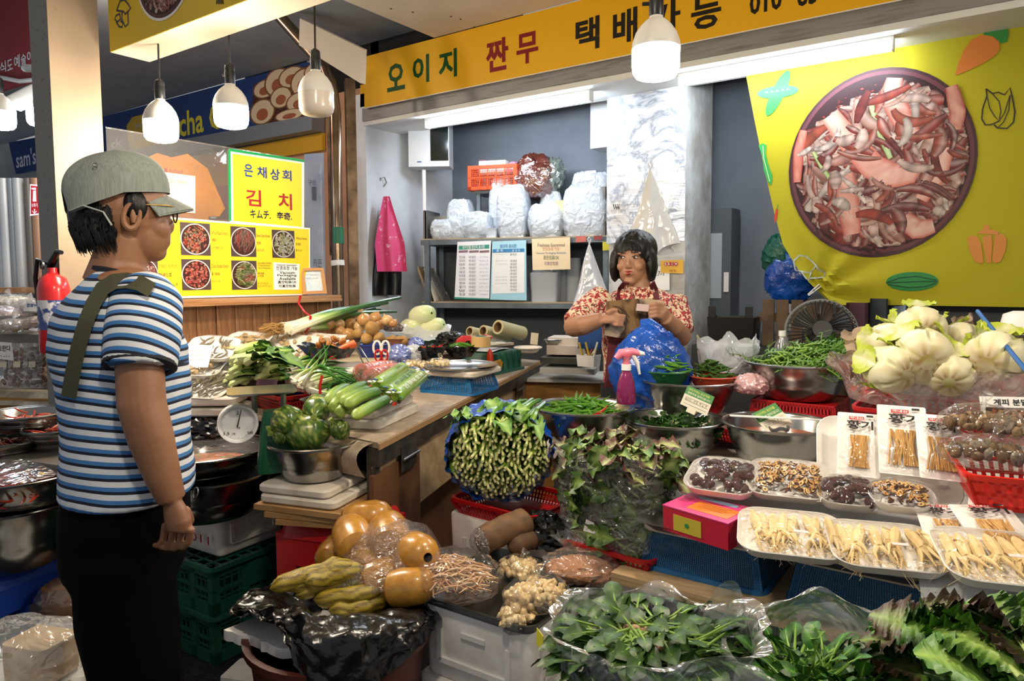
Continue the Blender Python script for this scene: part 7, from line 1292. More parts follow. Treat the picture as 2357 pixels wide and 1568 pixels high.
# ---- spinach in a big clear bag
def spinach(k,ls=(.052,.036),cols=('#2a4a1a','#4a6e2c'),stc='#86a84a',n=5):
 m=MB();rr_=random.Random(k)
 for i in range(n):
  an=(i-(n-1)/2)*.42+rr_.uniform(-.15,.15);st=rr_.uniform(.03,.055);lf=leafmesh(ls[0]*rr_.uniform(.8,1.1),ls[1]*rr_.uniform(.8,1.15),cols[0],cols[1],.7,.08,.08,8,6,k+i,.95,st*1.3,stc,.0028);Mq=Matrix.Rotation(an,4,'Z')@Matrix.Rotation(rr_.uniform(-.2,.2),4,'Y')@Matrix.Rotation(rr_.uniform(-.5,.5),4,'X');m.M=Mq;m.add(lf.v,lf.f,cols=lf.c)
 m.M=ID4;m.blob((-.004,0,0),(.012,.007,.007),8,6,cfn=lambda d:L_('#b08a6a'));return m.mesh('spinach_plant',leafm)
spn=[spinach(k)for k in range(4)];sq=D(1500,1470,1.22);sz=sq.z-.03
for i in range(95):
 r_=math.sqrt((i+.5)/95);a=i*2.4;p=V((sq.x+.115*r_*math.cos(a),sq.y+.085*r_*math.sin(a),sz+.055*(1-r_*r_)+rnd(.012)-.015));put(spn[i%4],'spinach_plant','spinach plant with pale stems in the big clear bag','spinach','spinach in the big clear bag',Matrix.Translation(p)@Euler((rnd(.5),rnd(.3),rnd(3))).to_matrix().to_4x4())
for i in range(16):a=PI+PI*i/15;p=V((sq.x+.15*math.cos(a),sq.y+.11*math.sin(a),sz-.09+rnd(.02)));put(spn[i%4],'spinach_plant','spinach plant showing through the side of the bag','spinach','spinach seen through the bag side',Matrix.Translation(p)@Euler((rnd(.5),PI/2+rnd(.3),a)).to_matrix().to_4x4())
big=film('big_clear_bag',haze=.20,gloss=.10,bump=1.0,bs=7,dist=2.4,rough=.14,hz='#d4d8dc',bd=.04)
t=thing('clear_bag','big clear bag rolled open around the spinach','plastic bag',M=TR(sq.x,sq.y,sz));m=skirt(.15,.175,.26,.05,5,110,12,18);m.v=[(x*1.0,y*.82,z-.24)for x,y,z in m.v];m.build('film',big,t);m=skirt(.165,.19,.06,.10,6,110,3,10,.02);m.v=[(x*1.02,y*.8,z-.01+.2*max(0,x))for x,y,z in m.v];m.build('rolled_rim',big,t)
MB().grid(24,18,lambda u,v:(.05+.13*u,.04+.08*math.sin(u*3)-.05*v,-.02+.16*math.sin(PI*u)*v+.02*nz(u*5,v*5,2))).build('raised_flap',big,t);MB().prism([(-.02,0),(.012,.0),(.014,.03),(-.016,.032)],0,.001).build('yellow_label',PM('yellow_label','#d9cf3a',.5),t,False,M=TR(-.19,-.06,-.02,PI/2,0,-.6))
tag(MB().rr([(.30,.24,.03,0),(.32,.26,.03,sz-.21)],3).build('tub_box',white_foam,M=TR(sq.x,sq.y,0)),'foam box the spinach bag stands on','foam box');MB()
q=D(1640,1400,1.3);tag(MB().grid(12,8,lambda u,v:((u-.5)*.2,.03*v,.05*v+.015*nz(u*6,v*4))).build('dark_newspaper',PM('grey_print','#6c6e72',.6,c2='#2e3034',ns=30),M=TR(sq.x+.04,sq.y+.105,sz-.01)),'grey printed sheet behind the spinach','newspaper')
# ---- second clear bag with leafy greens, curly mustard
amr=[spinach(k+20,(.04,.026),('#2c5a1c','#4f8a30'),'#8ab44c',6)for k in range(3)];aq=D(1885,1595,1.14)
for i in range(44):r_=math.sqrt((i+.5)/44);a=i*2.4;p=V((aq.x+.10*r_*math.cos(a),aq.y+.085*r_*math.sin(a),aq.z+.05*(1-r_*r_)-.03+rnd(.01)));put(amr[i%3],'leafy_green','tender green leaf sprig in the second clear bag','greens','leafy greens in the second clear bag',Matrix.Translation(p)@Euler((rnd(.6),-.5+rnd(.5),rnd(3))).to_matrix().to_4x4())
put(lfm[0],'loose_leaf','single round leaf standing up out of the second clear bag','leaf',None,TR(*D(1868,1545,1.15),0,-1.4,0)@Matrix.Scale(.6,4))
t=thing('clear_bag','second clear bag gathered around tender leafy greens','plastic bag',M=TR(aq.x,aq.y,aq.z));m=skirt(.12,.165,.16,.09,7,100,21,14,.03);m.v=[(x*1.08,y*.9,z-.13+.05*max(0,y/.15))for x,y,z in m.v];m.build('film',big,t);m=skirt(.15,.13,.06,.09,6,90,5,8,.02);m.v=[(x*1.08,y*.9,z+.0+.06*max(0,y/.15))for x,y,z in m.v];m.build('rolled_rim',big,t)
tag(MB().rr([(.24,.2,.03,0),(.26,.22,.03,aq.z-.14)],3).build('tub_box',white_foam,M=TR(aq.x,aq.y,0)),'foam box the second bag of greens stands on','foam box')
mus=[leafmesh(.12,.11,c1,c2,.8,.08,.16,64,10,k,1.3,.03,'#b8cc7c',.005,rf=38).mesh('mustard_leaf',leafm)for k,(c1,c2)in enumerate((('#4a7c26','#9cbc58'),('#2c4a1a','#6f9a38'),('#4a3a2c','#7a9a44'),('#4f7a28','#a3c060')))]
mq=D(2335,1548,1.02)
for i in range(54):r_=math.sqrt((i+.5)/54);a=i*2.4;p=V((mq.x+.13*r_*math.cos(a),mq.y+.10*r_*math.sin(a),mq.z+.10*(1-r_*r_)+rnd(.015)-.05));put(mus[i%4],'mustard_leaf','curly mustard leaf with dark frilled edge beside the step','mustard leaf','curly mustard leaves in the front bag',Matrix.Translation(p)@Euler((rnd(.7),-.15+rnd(.5),PI*.8+rnd(1.2))).to_matrix().to_4x4()@TR(-.05))
tag(MB().rr([(.28,.24,.03,0),(.30,.26,.03,mq.z-.12)],3).build('tub_box',white_foam,M=TR(mq.x,mq.y,0)),'foam box the curly mustard leaves lie on','foam box')
#  FOREGROUND, LEFT OF CENTRE
# ---- round marrows in a basin on slabs, boards and a red stool
zq_=D(722,1015,2.2);mb_=V((zq_.x,zq_.y,zq_.z-.115));basin('steel_basin','steel basin of dark green round marrows on foam slabs',mb_,.136,.115)
mar=[rod(lambda t:.30*capr(t,.3,.35,.62),lambda t,a:mix(mix(L_('#2c4a1c'),L_('#4a6a26'),.5+.5*math.sin(a*9)),L_('#a8ac58'),max(0,nz(t*14+k,math.cos(a)*5,math.sin(a)*5)*3.2-.25)),28,18,0,.04,k).mesh('round_marrow',waxy)for k in range(2)]
stk_m=MB().tube([(.02,0,0),(-.03,0,0),(-.09,0,.0)],[.06,.07,.085],5,cols=[L_('#8a9a48')]*3).mesh('stalk',vegm)
for i,(a,b,c_,d_,th,lb)in enumerate(((655,1003,765,990,.19,'large speckled round marrow lying across the basin front'),(622,985,700,950,.15,'dark round marrow at the left of the basin'),(723,958,735,925,.14,'round marrow showing its star-shaped stalk on top'),(765,970,800,1010,.10,'small dark marrow at the right of the basin'),(626,998,668,1000,.11,'dark marrow peeping out under the speckled one'))):
 q0,q1=D(a,b,2.13 if i!=2 else 2.12),D(c_,d_,2.16 if i!=2 else 2.3);t=thing('round_marrow',lb,'marrow','round marrows in the steel basin',M=frame(q1-q0,None,(0,0,1),q0));s_=(q1-q0).length;inst('fruit',mar[i%2],t,Matrix.Diagonal((s_,th,th,1)));inst('stalk',stk_m,t,Matrix.Scale(.12,4))
for i,(dz,w,lb)in enumerate(((.026,.25,'upper foam slab under the basin of round marrows'),(.054,.27,'lower foam slab under the basin of round marrows'))):foamlid(lb,TR(mb_.x+.02*i,mb_.y,mb_.z-dz,0,0,R(16)),w,.24,.026)
zb3=mb_.z-.054
for i in range(3):tag(MB().box(0,0,0,.30-.02*i,.26,.016).build('wooden_board',PM('raw_board','#b08a5c',.6,c2='#946c40',ns=5,scale=(1,8,1)),M=TR(mb_.x+.03+.02*i,mb_.y+.01*i,zb3-.010-.018*i,0,0,R(16+4*i))),('topmost raw wooden board on the red stool','middle raw wooden board on the red stool','lowest raw wooden board on the red stool')[i],'board')
def stool(lb,M,w,h,mat):
 t=thing('plastic_stool',lb,'stool',M=M);MB().rr([(w+.02,w+.02,.05,h-.05),(w,w,.05,h-.015),(w-.02,w-.02,.05,h)],5).build('seat',mat,t)
 for sx_ in(-1,1):
  for sy_ in(-1,1):MB().prism([(0,0),(.07,0),(.07,.014),(.014,.014),(.014,.07),(0,.07)],0,h-.04).build('leg',mat,t,False,M=TR(sx_*(w/2+.005),sy_*(w/2+.005),0,0,0,{(-1,-1):0,(1,-1):PI/2,(1,1):PI,(-1,1):-PI/2}[(sx_,sy_)]))
 for k in range(4):MB().box(0,-(w/2+.0),h-.09,w*.7,.012,.09).build('apron_panel',mat,t,M=Matrix.Rotation(k*PI/2,4,'Z'))
 for k in range(4):MB().box(0,-(w/2+.0),.04,w*.9,.012,.03).build('foot_bar',mat,t,M=Matrix.Rotation(k*PI/2,4,'Z'))
 return t
stool('red plastic stool under the wooden boards and marrows',TR(mb_.x+.06,mb_.y+.06,0,0,0,R(16)),.28,zb3-.056,red_pl)
# ---- green crates, foam box, two steel basins
K0,K1=G(487,1309,.34),G(700,1227,.34);ek=(K1-K0).normalized();rzk=math.atan2(ek.y,ek.x);KL=(K1-K0).length;KW=.34;ck=K0+ek*KL/2+V((-ek.y,ek.x,0))*KW/2
def gcrate(lb,z):
 t=thing('green_crate',lb,'crate','dark green vented crates',M=Matrix.Translation((ck.x,ck.y,z))@Matrix.Rotation(rzk,4,'Z'));h=.168
 MB().rr([(KL-.01,KW-.01,.03,h-.02),(KL+.02,KW+.02,.035,h-.016),(KL+.022,KW+.022,.035,h),(KL-.012,KW-.012,.03,h)],4,False,False).build('rim',green_pl,t);MB().rr([(KL-.03,KW-.03,.03,0),(KL-.02,KW-.02,.03,.008)],4).build('base',green_pl,t)
 m=MB();m.bars((-KL/2,-KW/2,h-.008),(1,0,0),(0,1,0),KL,KW,9,6,.006,.006,.006);m.build('top_grid',green_pl,t,False)
 for k in range(4):
  L,q=(KL,KW/2)if k%2==0 else(KW,KL/2);m=MB()
  for x in(-.5,-.17,.17,.5):m.box(x*(L-.03),-q+.008,h/2,.03,.012,h)
  m.box(0,-q+.008,h-.03,L,.012,.02);m.box(0,-q+.008,.02,L,.012,.04);m.box(0,-q+.008,h*.48,L,.010,.010);m.bars((-L/2+.02,-q+.008,.02),(1,0,0),(0,0,1),L-.04,h-.04,12,4,.004,.004,.006)
  if k%2==0:m.box(0,-q+.006,h*.58,L*.3,.012,h*.5)
  m.build('vented_side',green_pl,t,False,M=Matrix.Rotation(k*PI/2,4,'Z'))
gcrate('upper dark green crate carrying the marked foam box',.172);gcrate('lower dark green crate standing on the asphalt',.002)
F0,F1=G(506,1286,.345),G(662,1225,.345);ef_=(F1-F0).normalized();rzf=math.atan2(ef_.y,ef_.x);FL=(F1-F0).length;cf=F0+ef_*FL/2+V((-ef_.y,ef_.x,0))*.13;fM=Matrix.Translation((cf.x,cf.y,.342))@Matrix.Rotation(rzf,4,'Z')
t=foambox('foam box marked in red pen on the green crates',fM,FL,.26,.15,False);m=MB();PL.text(None,m,'94-011',-.11,.10,.0,.03,0,0,L_('#a81c2c'),False);m.v=[(x,-z,y)for x,y,z in m.v];m.build('red_marking',vc,t,False,M=TR(-FL/2-.0055,.01,.045,0,0,-PI/2)@TR(0,-.006,0))
for i,(x,y,d_,r_,h,lb)in enumerate(((480,1078,2.42,.225,.155,'lower steel basin of the pair on the foam box'),(468,1030,2.40,.215,.12,'upper film-covered steel basin beside the striped shirt'))):
 p=rimat(x,y,d_,h);p.z=.493 if i==0 else p.z;b_=basin('steel_basin',lb,p,r_,h,'stacked steel basins on the foam box',PM('dim_steel','#8c8c8a',.22,1.0))
l_=b_.location;tag(MB().grid(24,24,lambda u,v:(.205*(2*u-1)*math.sqrt(1-.5*(2*v-1)**2),.205*(2*v-1)*math.sqrt(1-.5*(2*u-1)**2),-.012+.004*nz(u*6,v*6))).build('film_cover',clear,M=Matrix.Translation((l_.x,l_.y,l_.z+.122))),'clear film stretched over the upper steel basin','film');tag(MB().lathe([(0,.07),(.15,.065),(.16,.05)],30).build('kimchi',PM('pale_kimchi','#b8a08a',.4,c2='#c25a3a',ns=20,c3='#7a8a4c',bump=.8,bs=40,bd=.02),M=Matrix.Translation(l_)),'pale pickle filling the upper steel basin','pickle')
q=G(585,1552,.0);tag(MB().rr([(.16,.12,.01,0),(.16,.12,.01,.03)],2).build('foam_offcut',white_foam,M=TR(q.x+.02,q.y-.02,0,0,0,.4)),'pinkish foam offcut on the asphalt beside the brown tub','foam offcut')
#  LEFT STALL
# ---- blue stool with stacked basins
sp_=G(40,1490,0);stool('blue plastic stool under the stacked basins',TR(sp_.x+.02,sp_.y-.06,0,0,0,R(14)),.36,.355,PM('royal_blue_plastic','#1a3f9c',.35,c2='#163684',ns=4))
s0=V((sp_.x-.06,sp_.y+.15,.358))
hw=0
for i,(x,y,d_,r_,lb)in enumerate(((30,1150,2.33,.205,'lower dark steel basin on the blue stool'),(40,1085,2.31,.20,'upper dark steel basin of red kimchi under film on the blue stool'))):
 p=D(x,y,d_);h=.14;b_=basin('steel_basin',lb,(p.x,p.y,.36 if i==0 else p.z-h),r_,h if i else p.z-.36,'stacked basins on the blue stool',PM('dim_steel','#8c8c8a'))
l_=b_.location
kim=[rod(lambda t:.05*capr(t,.2,.3,.5),lambda t,a:mix(L_('#b03a24'),L_(c_),t),5,6,rnd(.3),.2,k,side=rnd(.25)).mesh('kimchi_shred',vcol('wet_kimchi',.25,.6,.2))for k,c_ in enumerate(('#d8906a','#8c2a1c','#6a5a2c'))]
heap(kim,130,(l_.x,l_.y,l_.z+.08),.17,.17,.05,'kimchi_shred','red kimchi shred in the film-covered basin on the stool','kimchi','kimchi shreds in the stool basin',(.06,.10),.4)
tag(MB().grid(24,12,lambda u,v:(.195*v*math.cos(2*PI*u),.195*v*math.sin(2*PI*u),.03*(1-v*v)+.006*nz(u*9,v*5)),closeu=True).build('film_cover',clear,M=Matrix.Translation((l_.x,l_.y,l_.z+.145))),'clear film domed over the kimchi basin on the stool','film')
for i,(x,y,d_,r_,h,lb,c1)in enumerate(((60,950,2.5,.14,.06,'wide shallow steel basin of orange pickles behind the stool','#c86a3a'),(128,985,2.45,.10,.05,'small steel bowl of orange pickles next to the striped shirt','#c05a2c'),(15,1010,2.45,.13,.06,'dark steel basin below the pickle basins','#6a3a2a'))):
 p=rimat(x,y,d_,h);basin('steel_basin',lb,p,r_,h,'basins of the neighbouring stall',PM('dim_steel','#8c8c8a'));heap(kim,26,(p.x,p.y,p.z+h*.45),r_*.5,r_*.5,.03,'pickle_shred','orange pickle shred in the '+lb,'pickle','shreds: '+lb,(.05,.08),.4)
q=D(60,1030,2.48);nt_=thing('neighbour_board','dark board fixed across the column above the blue stool','board',M=TR(q.x,q.y+.03,0,0,0,R(12)));MB().box(0,0,q.z-.02,.7,.27,.03).build('top',PM('grey_vinyl','#55504a',.5),nt_);[MB().box(sx_*.1,.12,q.z-.09,.03,.03,.11).build('bracket',black_pl,nt_)for sx_ in(-1,1)]
# ---- snack display
q=D(70,905,3.05);dst=thing('snack_stand','covered snack stand of the neighbouring stall with a cream cloth','stand',M=TR(q.x-.2,q.y+.1,0,0,0,R(25)));MB().box(0,0,q.z/2-.01,.7,.4,q.z-.02).build('body',PM('yellow_tan_panel','#a8782c',.5),dst);MB().grid(20,8,lambda u,v:((u-.5)*.74,-.22+.44*v,q.z+.004*nz(u*9,v*5)-.05*max(0,.12-v)*8)).build('cloth',PM('cream_cloth','#b3a892',.7,c2='#9a8e78',ns=40),dst)
nut=[MB().blob((0,0,0),(1,.7,.6),8,6,None,lambda d:mix(L_('#8a5a34'),L_('#5a3820'),.5+.7*nz(d.x*3+k,d.y*3,d.z*3))).mesh('nut',veg)for k in range(2)]
for i,(x,lb)in enumerate(((14,'clear tray of brittle with a handwritten card'),(45,'clear tray of brown brittle in the middle of three'),(80,'clear tray of brown brittle next to the striped shirt'))):
 q=D(x,845,3.0-.02*i);M=TR(q.x,q.y,q.z-.09,R(-8),0,R(33));t=thing('snack_box',lb,'snack box','clear boxes of nut brittle',M=M);MB().rr([(.085,.05,.006,0),(.09,.055,.006,.19)],2).build('box',clear,t)
 for k in range(52):put(nut[k%2],'nut_cluster','nut cluster in the '+lb,'nut','nuts in snack box %d'%i,M@TR(rnd(.035),rnd(.02),.012+.16*random.random(),rnd(3),rnd(3),rnd(3))@Matrix.Scale(.011,4))
 MB().box(0,-.029,.10,.03,.001,.025).build('label',PM('cream_label','#d8ccb4',.6),t)
q=D(12,806,2.95);pl=PL(q,(.85,.52,0));t=signroot('price_card',pl,'white handwritten price card on the brittle boxes','card');MB().prism([(-.04,-.035),(.035,-.045),(.03,.03),(-.045,.035)],-.001,.001).build('card',paper,t,False);m=MB();PL.text(None,m,'오란다',-.03,.025,-.005,.02,.002,.02,L_('#2a2a30'),False);scribble(m,-.02,.02,-.025,.01,.002,L_('#40302c'),3);m.build('lettering',vc,t,False)
for i,(x,y,d_,rx,c_,lb)in enumerate(((90,742,3.0,.085,'#c89a5c','bag of tan puffed snacks with a red edge and price card'),(30,748,3.1,.09,'#a89478','pale bag of snacks behind the tan ones'),(20,715,3.2,.1,'#b9a9b4','lilac tinted bag of snacks on the heap'),(75,700,3.25,.1,'#b0a8a4','clear bag of snacks under the price card'),(25,690,3.3,.09,'#d0c8b0','pale green edged bag of snacks at the top'))):
 q=D(x,y,d_);pack('snack_bag',lb,TR(q.x,q.y,q.z-.03,0,0,i),rx,rx*.7,.035,None,'snack bags heaped on the stand',[MB().blob((0,0,0),(1,.8,.6),8,6,lambda d:1+.3*nz(d.x*2,d.y*2,i),lambda d:mix(L_(c_),L_('#7a6040'),.3+.5*nz(d.x*3,d.y*3,i))).mesh('puffed_snack',vegm)],26,'puffed_snack','puffed snack in the '+lb,'bag',.022,film('snack_film',haze=.15,gloss=.06,bump=.8,bs=12),seed=60+i)
q=D(80,706,3.0);pl=PL(q,(.85,.52,0),(-.1,.2,.95));t=signroot('price_card',pl,'white printed card on the heap of snack bags','card');MB().prism([(-.05,-.02),(.045,-.02),(.055,.022),(-.04,.024)],-.001,.001).build('card',paper,t,False);m=MB();PL.text(None,m,'찹쌀누룽지',-.035,.04,-.002,.014,.002,.02,L_('#3a5a8a'),False);m.build('lettering',vc,t,False)
q=D(75,830,3.08);tag(MB().box(0,0,0,.6,.3,.12).build('inner_step',PM('grey_step','#8a857c',.6),M=TR(q.x-.06,q.y+.16,D(75,770,3.1).z-.06,0,0,R(25))),'hidden step under the heaped snack bags','step')
# ---- back of that stall: rails, shelf with dark packets
for i,(x,c_)in enumerate(((4,'#9aa2a8'),(18,'#c9cdd0'),(34,'#8a9298'),(50,'#b8bcbe'),(74,'#6f6a64'),(92,'#b0876a'))):
 q=D(x,600,4.2);tag(MB().tube([(0,0,0),(0,0,1.9)],.03 if i%2 else .022,10).build('riser_pipe',PM('pipe%d'%i,c_,.45,.2),M=TR(q.x,q.y,0)),('grey pipe running up the far stall','white pipe running up the far stall','bluish pipe running up the far stall','pale pipe beside the extinguisher signs','dark post behind the extinguisher signs','tan post next to the steel column')[i],'pipe')
q=D(30,660,4.0);sf=thing('wooden_shelf','narrow wooden shelf with dark foil packets in the far stall','shelf',M=TR(q.x-.05,q.y,q.z-.02,0,0,YAW));MB().box(0,0,0,.5,.2,.03).build('board',ledge_m,sf);[MB().box(.22*s_,-.05,-.25,.03,.03,.5).build('leg',ledge_m,sf)for s_ in(-1,1)]
for i in range(3):
 M=sf.matrix_local@TR(-.16+.14*i,-.02,.016);t=thing('foil_packet',('dark foil packet with reddish picture at the shelf end','dark foil packet in the middle of the wooden shelf','dark foil packet next to the steel column')[i],'packet','foil packets on the wooden shelf',M=M);MB().grid(6,8,lambda u,v:((u-.5)*.13*(1-.15*v),.03*math.sin(PI*u)*math.sin(PI*min(1,v+.1))-.03,.2*v)).build('foil',PM('dark_foil','#2a1c20',.3),t);MB().prism([(-.04,.02),(.04,.02),(.035,.12),(-.035,.12)],0,.001).build('picture',PM('nut_print','#7a3a2c',.4,c2='#c9b8a8',ns=30),t,False,M=TR(0,-.045,0,PI/2))
fw_=MB().box(-11.2,2.6,1.6,.1,4.2,3.2).build('wall_far',PM('far_wall','#8d949a',.8,c2='#767d84',ns=2));struct(fw_)
fw_=MB().box(-7.4,4.7,1.6,7.6,.1,3.2).build('wall_far_back',PM('far_wall','#8d949a'));struct(fw_)
# ---- extinguisher by the column
q=D(138,690,2.66);t=thing('fire_extinguisher','red fire extinguisher with black hose on the steel column','fire extinguisher',loc=(q.x,q.y-.02,q.z-.2));MB().lathe([(0,0),(.05,0),(.055,.01),(.055,.24),(.045,.28),(.02,.3),(.018,.32)],24).build('cylinder',PM('extinguisher_red','#c01a1c',.25,coat=.5),t);MB().lathe([(.0556,.09),(.0556,.2)],24).build('label',PM('blue_white_label','#3a4a86',.4,c2='#d8d8dc',ns=18,nlo=.5,nhi=.55),t);MB().tube([(-.02,0,.32),(.0,0,.34),(.05,0,.38),(.08,0,.375)],[.012,.014,.01,.008],8).build('handle',black_pl,t);MB().tube([(0,0,.33),(-.05,-.03,.35),(-.075,-.03,.28),(-.07,-.02,.1),(-.06,-.02,.02)],.008,8).build('hose',black_pl,t);MB().lathe([(.012,0),(.016,.0),(.016,.006),(.012,.006)],16).build('gauge',galv,t,M=TR(-.03,-.02,.33,PI/2))
# ---- bean blocks and tofu at the lower left
q=D(155,1400,2.35)
for i in range(2):
 M=TR(q.x+.01,q.y,.10+.10*i,0,0,R(30+5*i));t=thing('bean_block',('lower wrapped brown bean block behind the black trousers','upper wrapped brown bean block behind the black trousers')[i],'bean block','wrapped bean blocks',M=M);MB().rr([(.13,.11,.03,0),(.14,.12,.04,.04),(.13,.11,.03,.095)],4).build('block',PM('bean_paste','#7a4e2c',.5,c2='#8f6238',ns=9),t);bagmesh(.09,.08,.06,.1,3,70+i).build('film',clear,t,M=TR(0,0,.05))
tag(MB().rr([(.26,.22,.02,0),(.26,.22,.02,.098)],3).build('low_box',PM('dark_low_box','#3a3430',.7),M=TR(q.x,q.y,0,0,0,R(30))),'dark low box under the bean blocks','box')
q=D(95,1500,1.95);M=TR(q.x,q.y,q.z-.06,0,0,R(20));t=thing('tofu_bag','block of pale bean curd in a clear bag at the lower left','bag',M=M);MB().rr([(.15,.12,.02,0),(.155,.125,.025,.05),(.15,.12,.02,.10)],4).build('block',PM('bean_curd','#cdb592',.7,c2='#b89a72',ns=14,bump=.3,bs=30),t);m=bagmesh(.15,.11,.085,.16,2.5,81,40,24);m.v=[(x-.06*(x<0),y,z)for x,y,z in m.v];m.build('film',bag_clear,t,M=TR(0,0,.05))
t2=thing('round_tray','white plastic lid under the bag of bean curd','tray',M=M@TR(-.02,-.02,-.02));MB().lathe([(0,0),(.22,0),(.235,.018),(.23,.02),(.21,.012),(0,.01)],40).build('tray',white_pl,t2);tag(MB().rr([(.3,.3,.02,0),(.3,.3,.02,max(.05,M.translation.z-.025))],3).build('low_box',white_foam,M=TR(q.x-.02,q.y-.02,0,0,0,.3)),'foam box under the white lid at the lower left','foam box')
#  PEOPLE
from mathutils.bvhtree import BVHTree
_sc2=bpy.data.scenes.new('workbench')
def remesh(mb,vox,it=4,fac=.5):
 me=bpy.data.meshes.new('r');me.from_pydata(mb.v,[],mb.f);ob=bpy.data.objects.new('r',me);_sc2.collection.objects.link(ob)
 m=ob.modifiers.new('r','REMESH');m.mode='VOXEL';m.voxel_size=vox;s_=ob.modifiers.new('s','SMOOTH');s_.iterations=it;s_.factor=fac
 vl=_sc2.view_layers[0];vl.update();e=ob.evaluated_get(vl.depsgraph).to_mesh()
 r_=MB();r_.add([v.co.copy()for v in e.vertices],[tuple(p.vertices)for p in e.polygons]);bpy.data.objects.remove(ob);return r_
def rings(mb,L,fx,fy,n=28):
 vs=[];fs=[]
 for c,hx,hy in L:
  for k in range(n):a=2*PI*k/n;vs.append(c+fx*hx*math.cos(a)+fy*hy*math.sin(a))
 for i in range(len(L)-1):
  for k in range(n):fs.append((i*n+k,i*n+(k+1)%n,(i+1)*n+(k+1)%n,(i+1)*n+k))
 fs+=[tuple(range(n-1,-1,-1)),tuple((len(L)-1)*n+k for k in range(n))];mb.add(vs,fs)
def bvh(m):return BVHTree.FromPolygons([V(p)for p in m.v],m.f)
def hit(tree,x,y,off=.0):
 d=ray(x,y).normalized();p,nn,i,ds=tree.ray_cast(C0,d);return(p-d*off)if p else None
def cdir(r_,f_,u=0):return(V((CR[0][0],CR[1][0],0)).normalized()*r_+V((-math.sin(YAW),math.cos(YAW),0))*f_+V((0,0,u))).normalized()
def skinmat(n,a,b):return PM(n,a,.5,c2=b,ns=9,bump=.12,bs=120,sss=.12)
hairm=PM('black_hair','#0b0a0a',.45,bump=.9,bs=60,bd=.006,scale=(1,1,.25),spec=.4)
def eb(m,c,fx,fy,r,fn=None):
 fz=fx.cross(fy);M=Matrix((fx,fy,fz)).transposed();m.blob(c,r,20,14,fn,M=M)
 # - customer
dC=1.72;cu_root=D(285,650,dC);cu=thing('person','person seen from behind in striped T-shirt, grey cap and black trousers','person',loc=(cu_root.x,cu_root.y,0));off=Matrix.Translation((-cu_root.x,-cu_root.y,0))
fx,fy=cdir(.90,.43),cdir(-.43,.90)
m=MB();P=lambda x,y,d_=dC:D(x,y,d_)
TOR=[(298,1130,.150,.195),(297,1080,.148,.195),(294,1004,.140,.19),(290,900,.146,.185),(276,800,.152,.185),(262,730,.132,.19),(264,690,.108,.185),(268,662,.085,.155),(272,640,.07,.10),(278,622,.062,.075)]
rings(m,[(P(x,y),a,b)for x,y,a,b in TOR],fx,fy)
SH=[P(338,690,1.62),P(330,760,1.58),P(322,846,1.56)];m.tube(SH[:1]+[SH[0]+(SH[1]-SH[0])*.4],[.074,.06],20);SL2=[P(300,700,1.86),P(310,780,1.90),P(315,850,1.91)];m.tube(SL2,[.07,.07,.066],18)
tors=remesh(m,.007,6);ax=(SH[2]-SH[0]).normalized()
def stripe(p):
 q=p-SH[0];t=q.dot(ax);r_=(q-ax*t).length;z=p.z+.02*math.sin((p-cu_root).dot(fx)*7)+.008*nz(p.x*7,p.y*7,p.z*5)
 pass
 return z-.10*(p-cu_root).dot(fx)*(1 if p.z>1.1 else .3)
tors.v=[tuple(V(p)+V(((nz(p[0]*11,p[1]*11,p[2]*16))*.007,0,0)))for p in tors.v];tors.c=[(stripe(V(p)),0,0,1)for p in tors.v]
t=NT('striped_cotton');pr_=t.n('ShaderNodeBsdfPrincipled');pr_.inputs['Roughness'].default_value=.8;at=t.n('ShaderNodeAttribute',attribute_name='Col');sp3=t.n('ShaderNodeSeparateColor');t.l(at.outputs[0],sp3.inputs[0]);ma=t.n('ShaderNodeMath',operation='MULTIPLY');ma.inputs[1].default_value=1/.0275;t.l(sp3.outputs[0],ma.inputs[0]);fr=t.n('ShaderNodeMath',operation='FRACT');t.l(ma.outputs[0],fr.inputs[0])
rp=t.n('ShaderNodeValToRGB');rp.color_ramp.interpolation='CONSTANT';e_=rp.color_ramp.elements;e_.new(.5)
for q,(a,c_)in zip(e_,((0,'#10152c'),(.24,'#3f78b4'),(.56,'#d9dbe0'))):q.position=a;q.color=lin(c_)
t.l(fr.outputs[0],rp.inputs[0]);t.l(rp.outputs[0],pr_.inputs['Base Color']);t.l(pr_.outputs[0],t.out.inputs[0])
tors.build('t_shirt',t.m,cu,M=off);tt=bvh(tors);m=MB();m.tube([SH[0]+V((0,0,.035))-fy*-.03,SH[0],SH[1],SH[2]],[.05,.078,.079,.074],24);slv=remesh(m,.006,5);slv.v=[tuple(V(p)+V((nz(p[0]*13,p[1]*13,p[2]*13)*.006,0,0)))for p in slv.v];slv.c=[((V(p)-SH[0]).dot(ax)*-1+.16*(V(p)-SH[0]).dot(fx),0,0,1)for p in slv.v];slv.build('sleeve',t.m,cu,M=off);navy_c=PM('navy_ribbing','#10131f',.8)
au=(fx-ax*fx.dot(ax)).normalized();av=ax.cross(au);MB().tube([SH[2]-ax*.004+(au*math.cos(a)+av*math.sin(a))*.068 for a in(2*PI*k/30 for k in range(30))],.0085,6,closed=True).build('cuff',navy_c,cu,M=off)
nk=P(280,626);MB().tube([nk+fx*.060*math.cos(a)+fy*.070*math.sin(a)+V((0,0,-.004-.014*math.cos(a)))for a in(2*PI*k/30 for k in range(30))],.009,6,closed=True).build('neckband',navy_c,cu,M=off)
hx_,hy_=cdir(.80,.60),cdir(-.60,.80);hc=P(292,478);sk=skinmat('tanned_skin','#9a6e50','#885c42');m=MB()
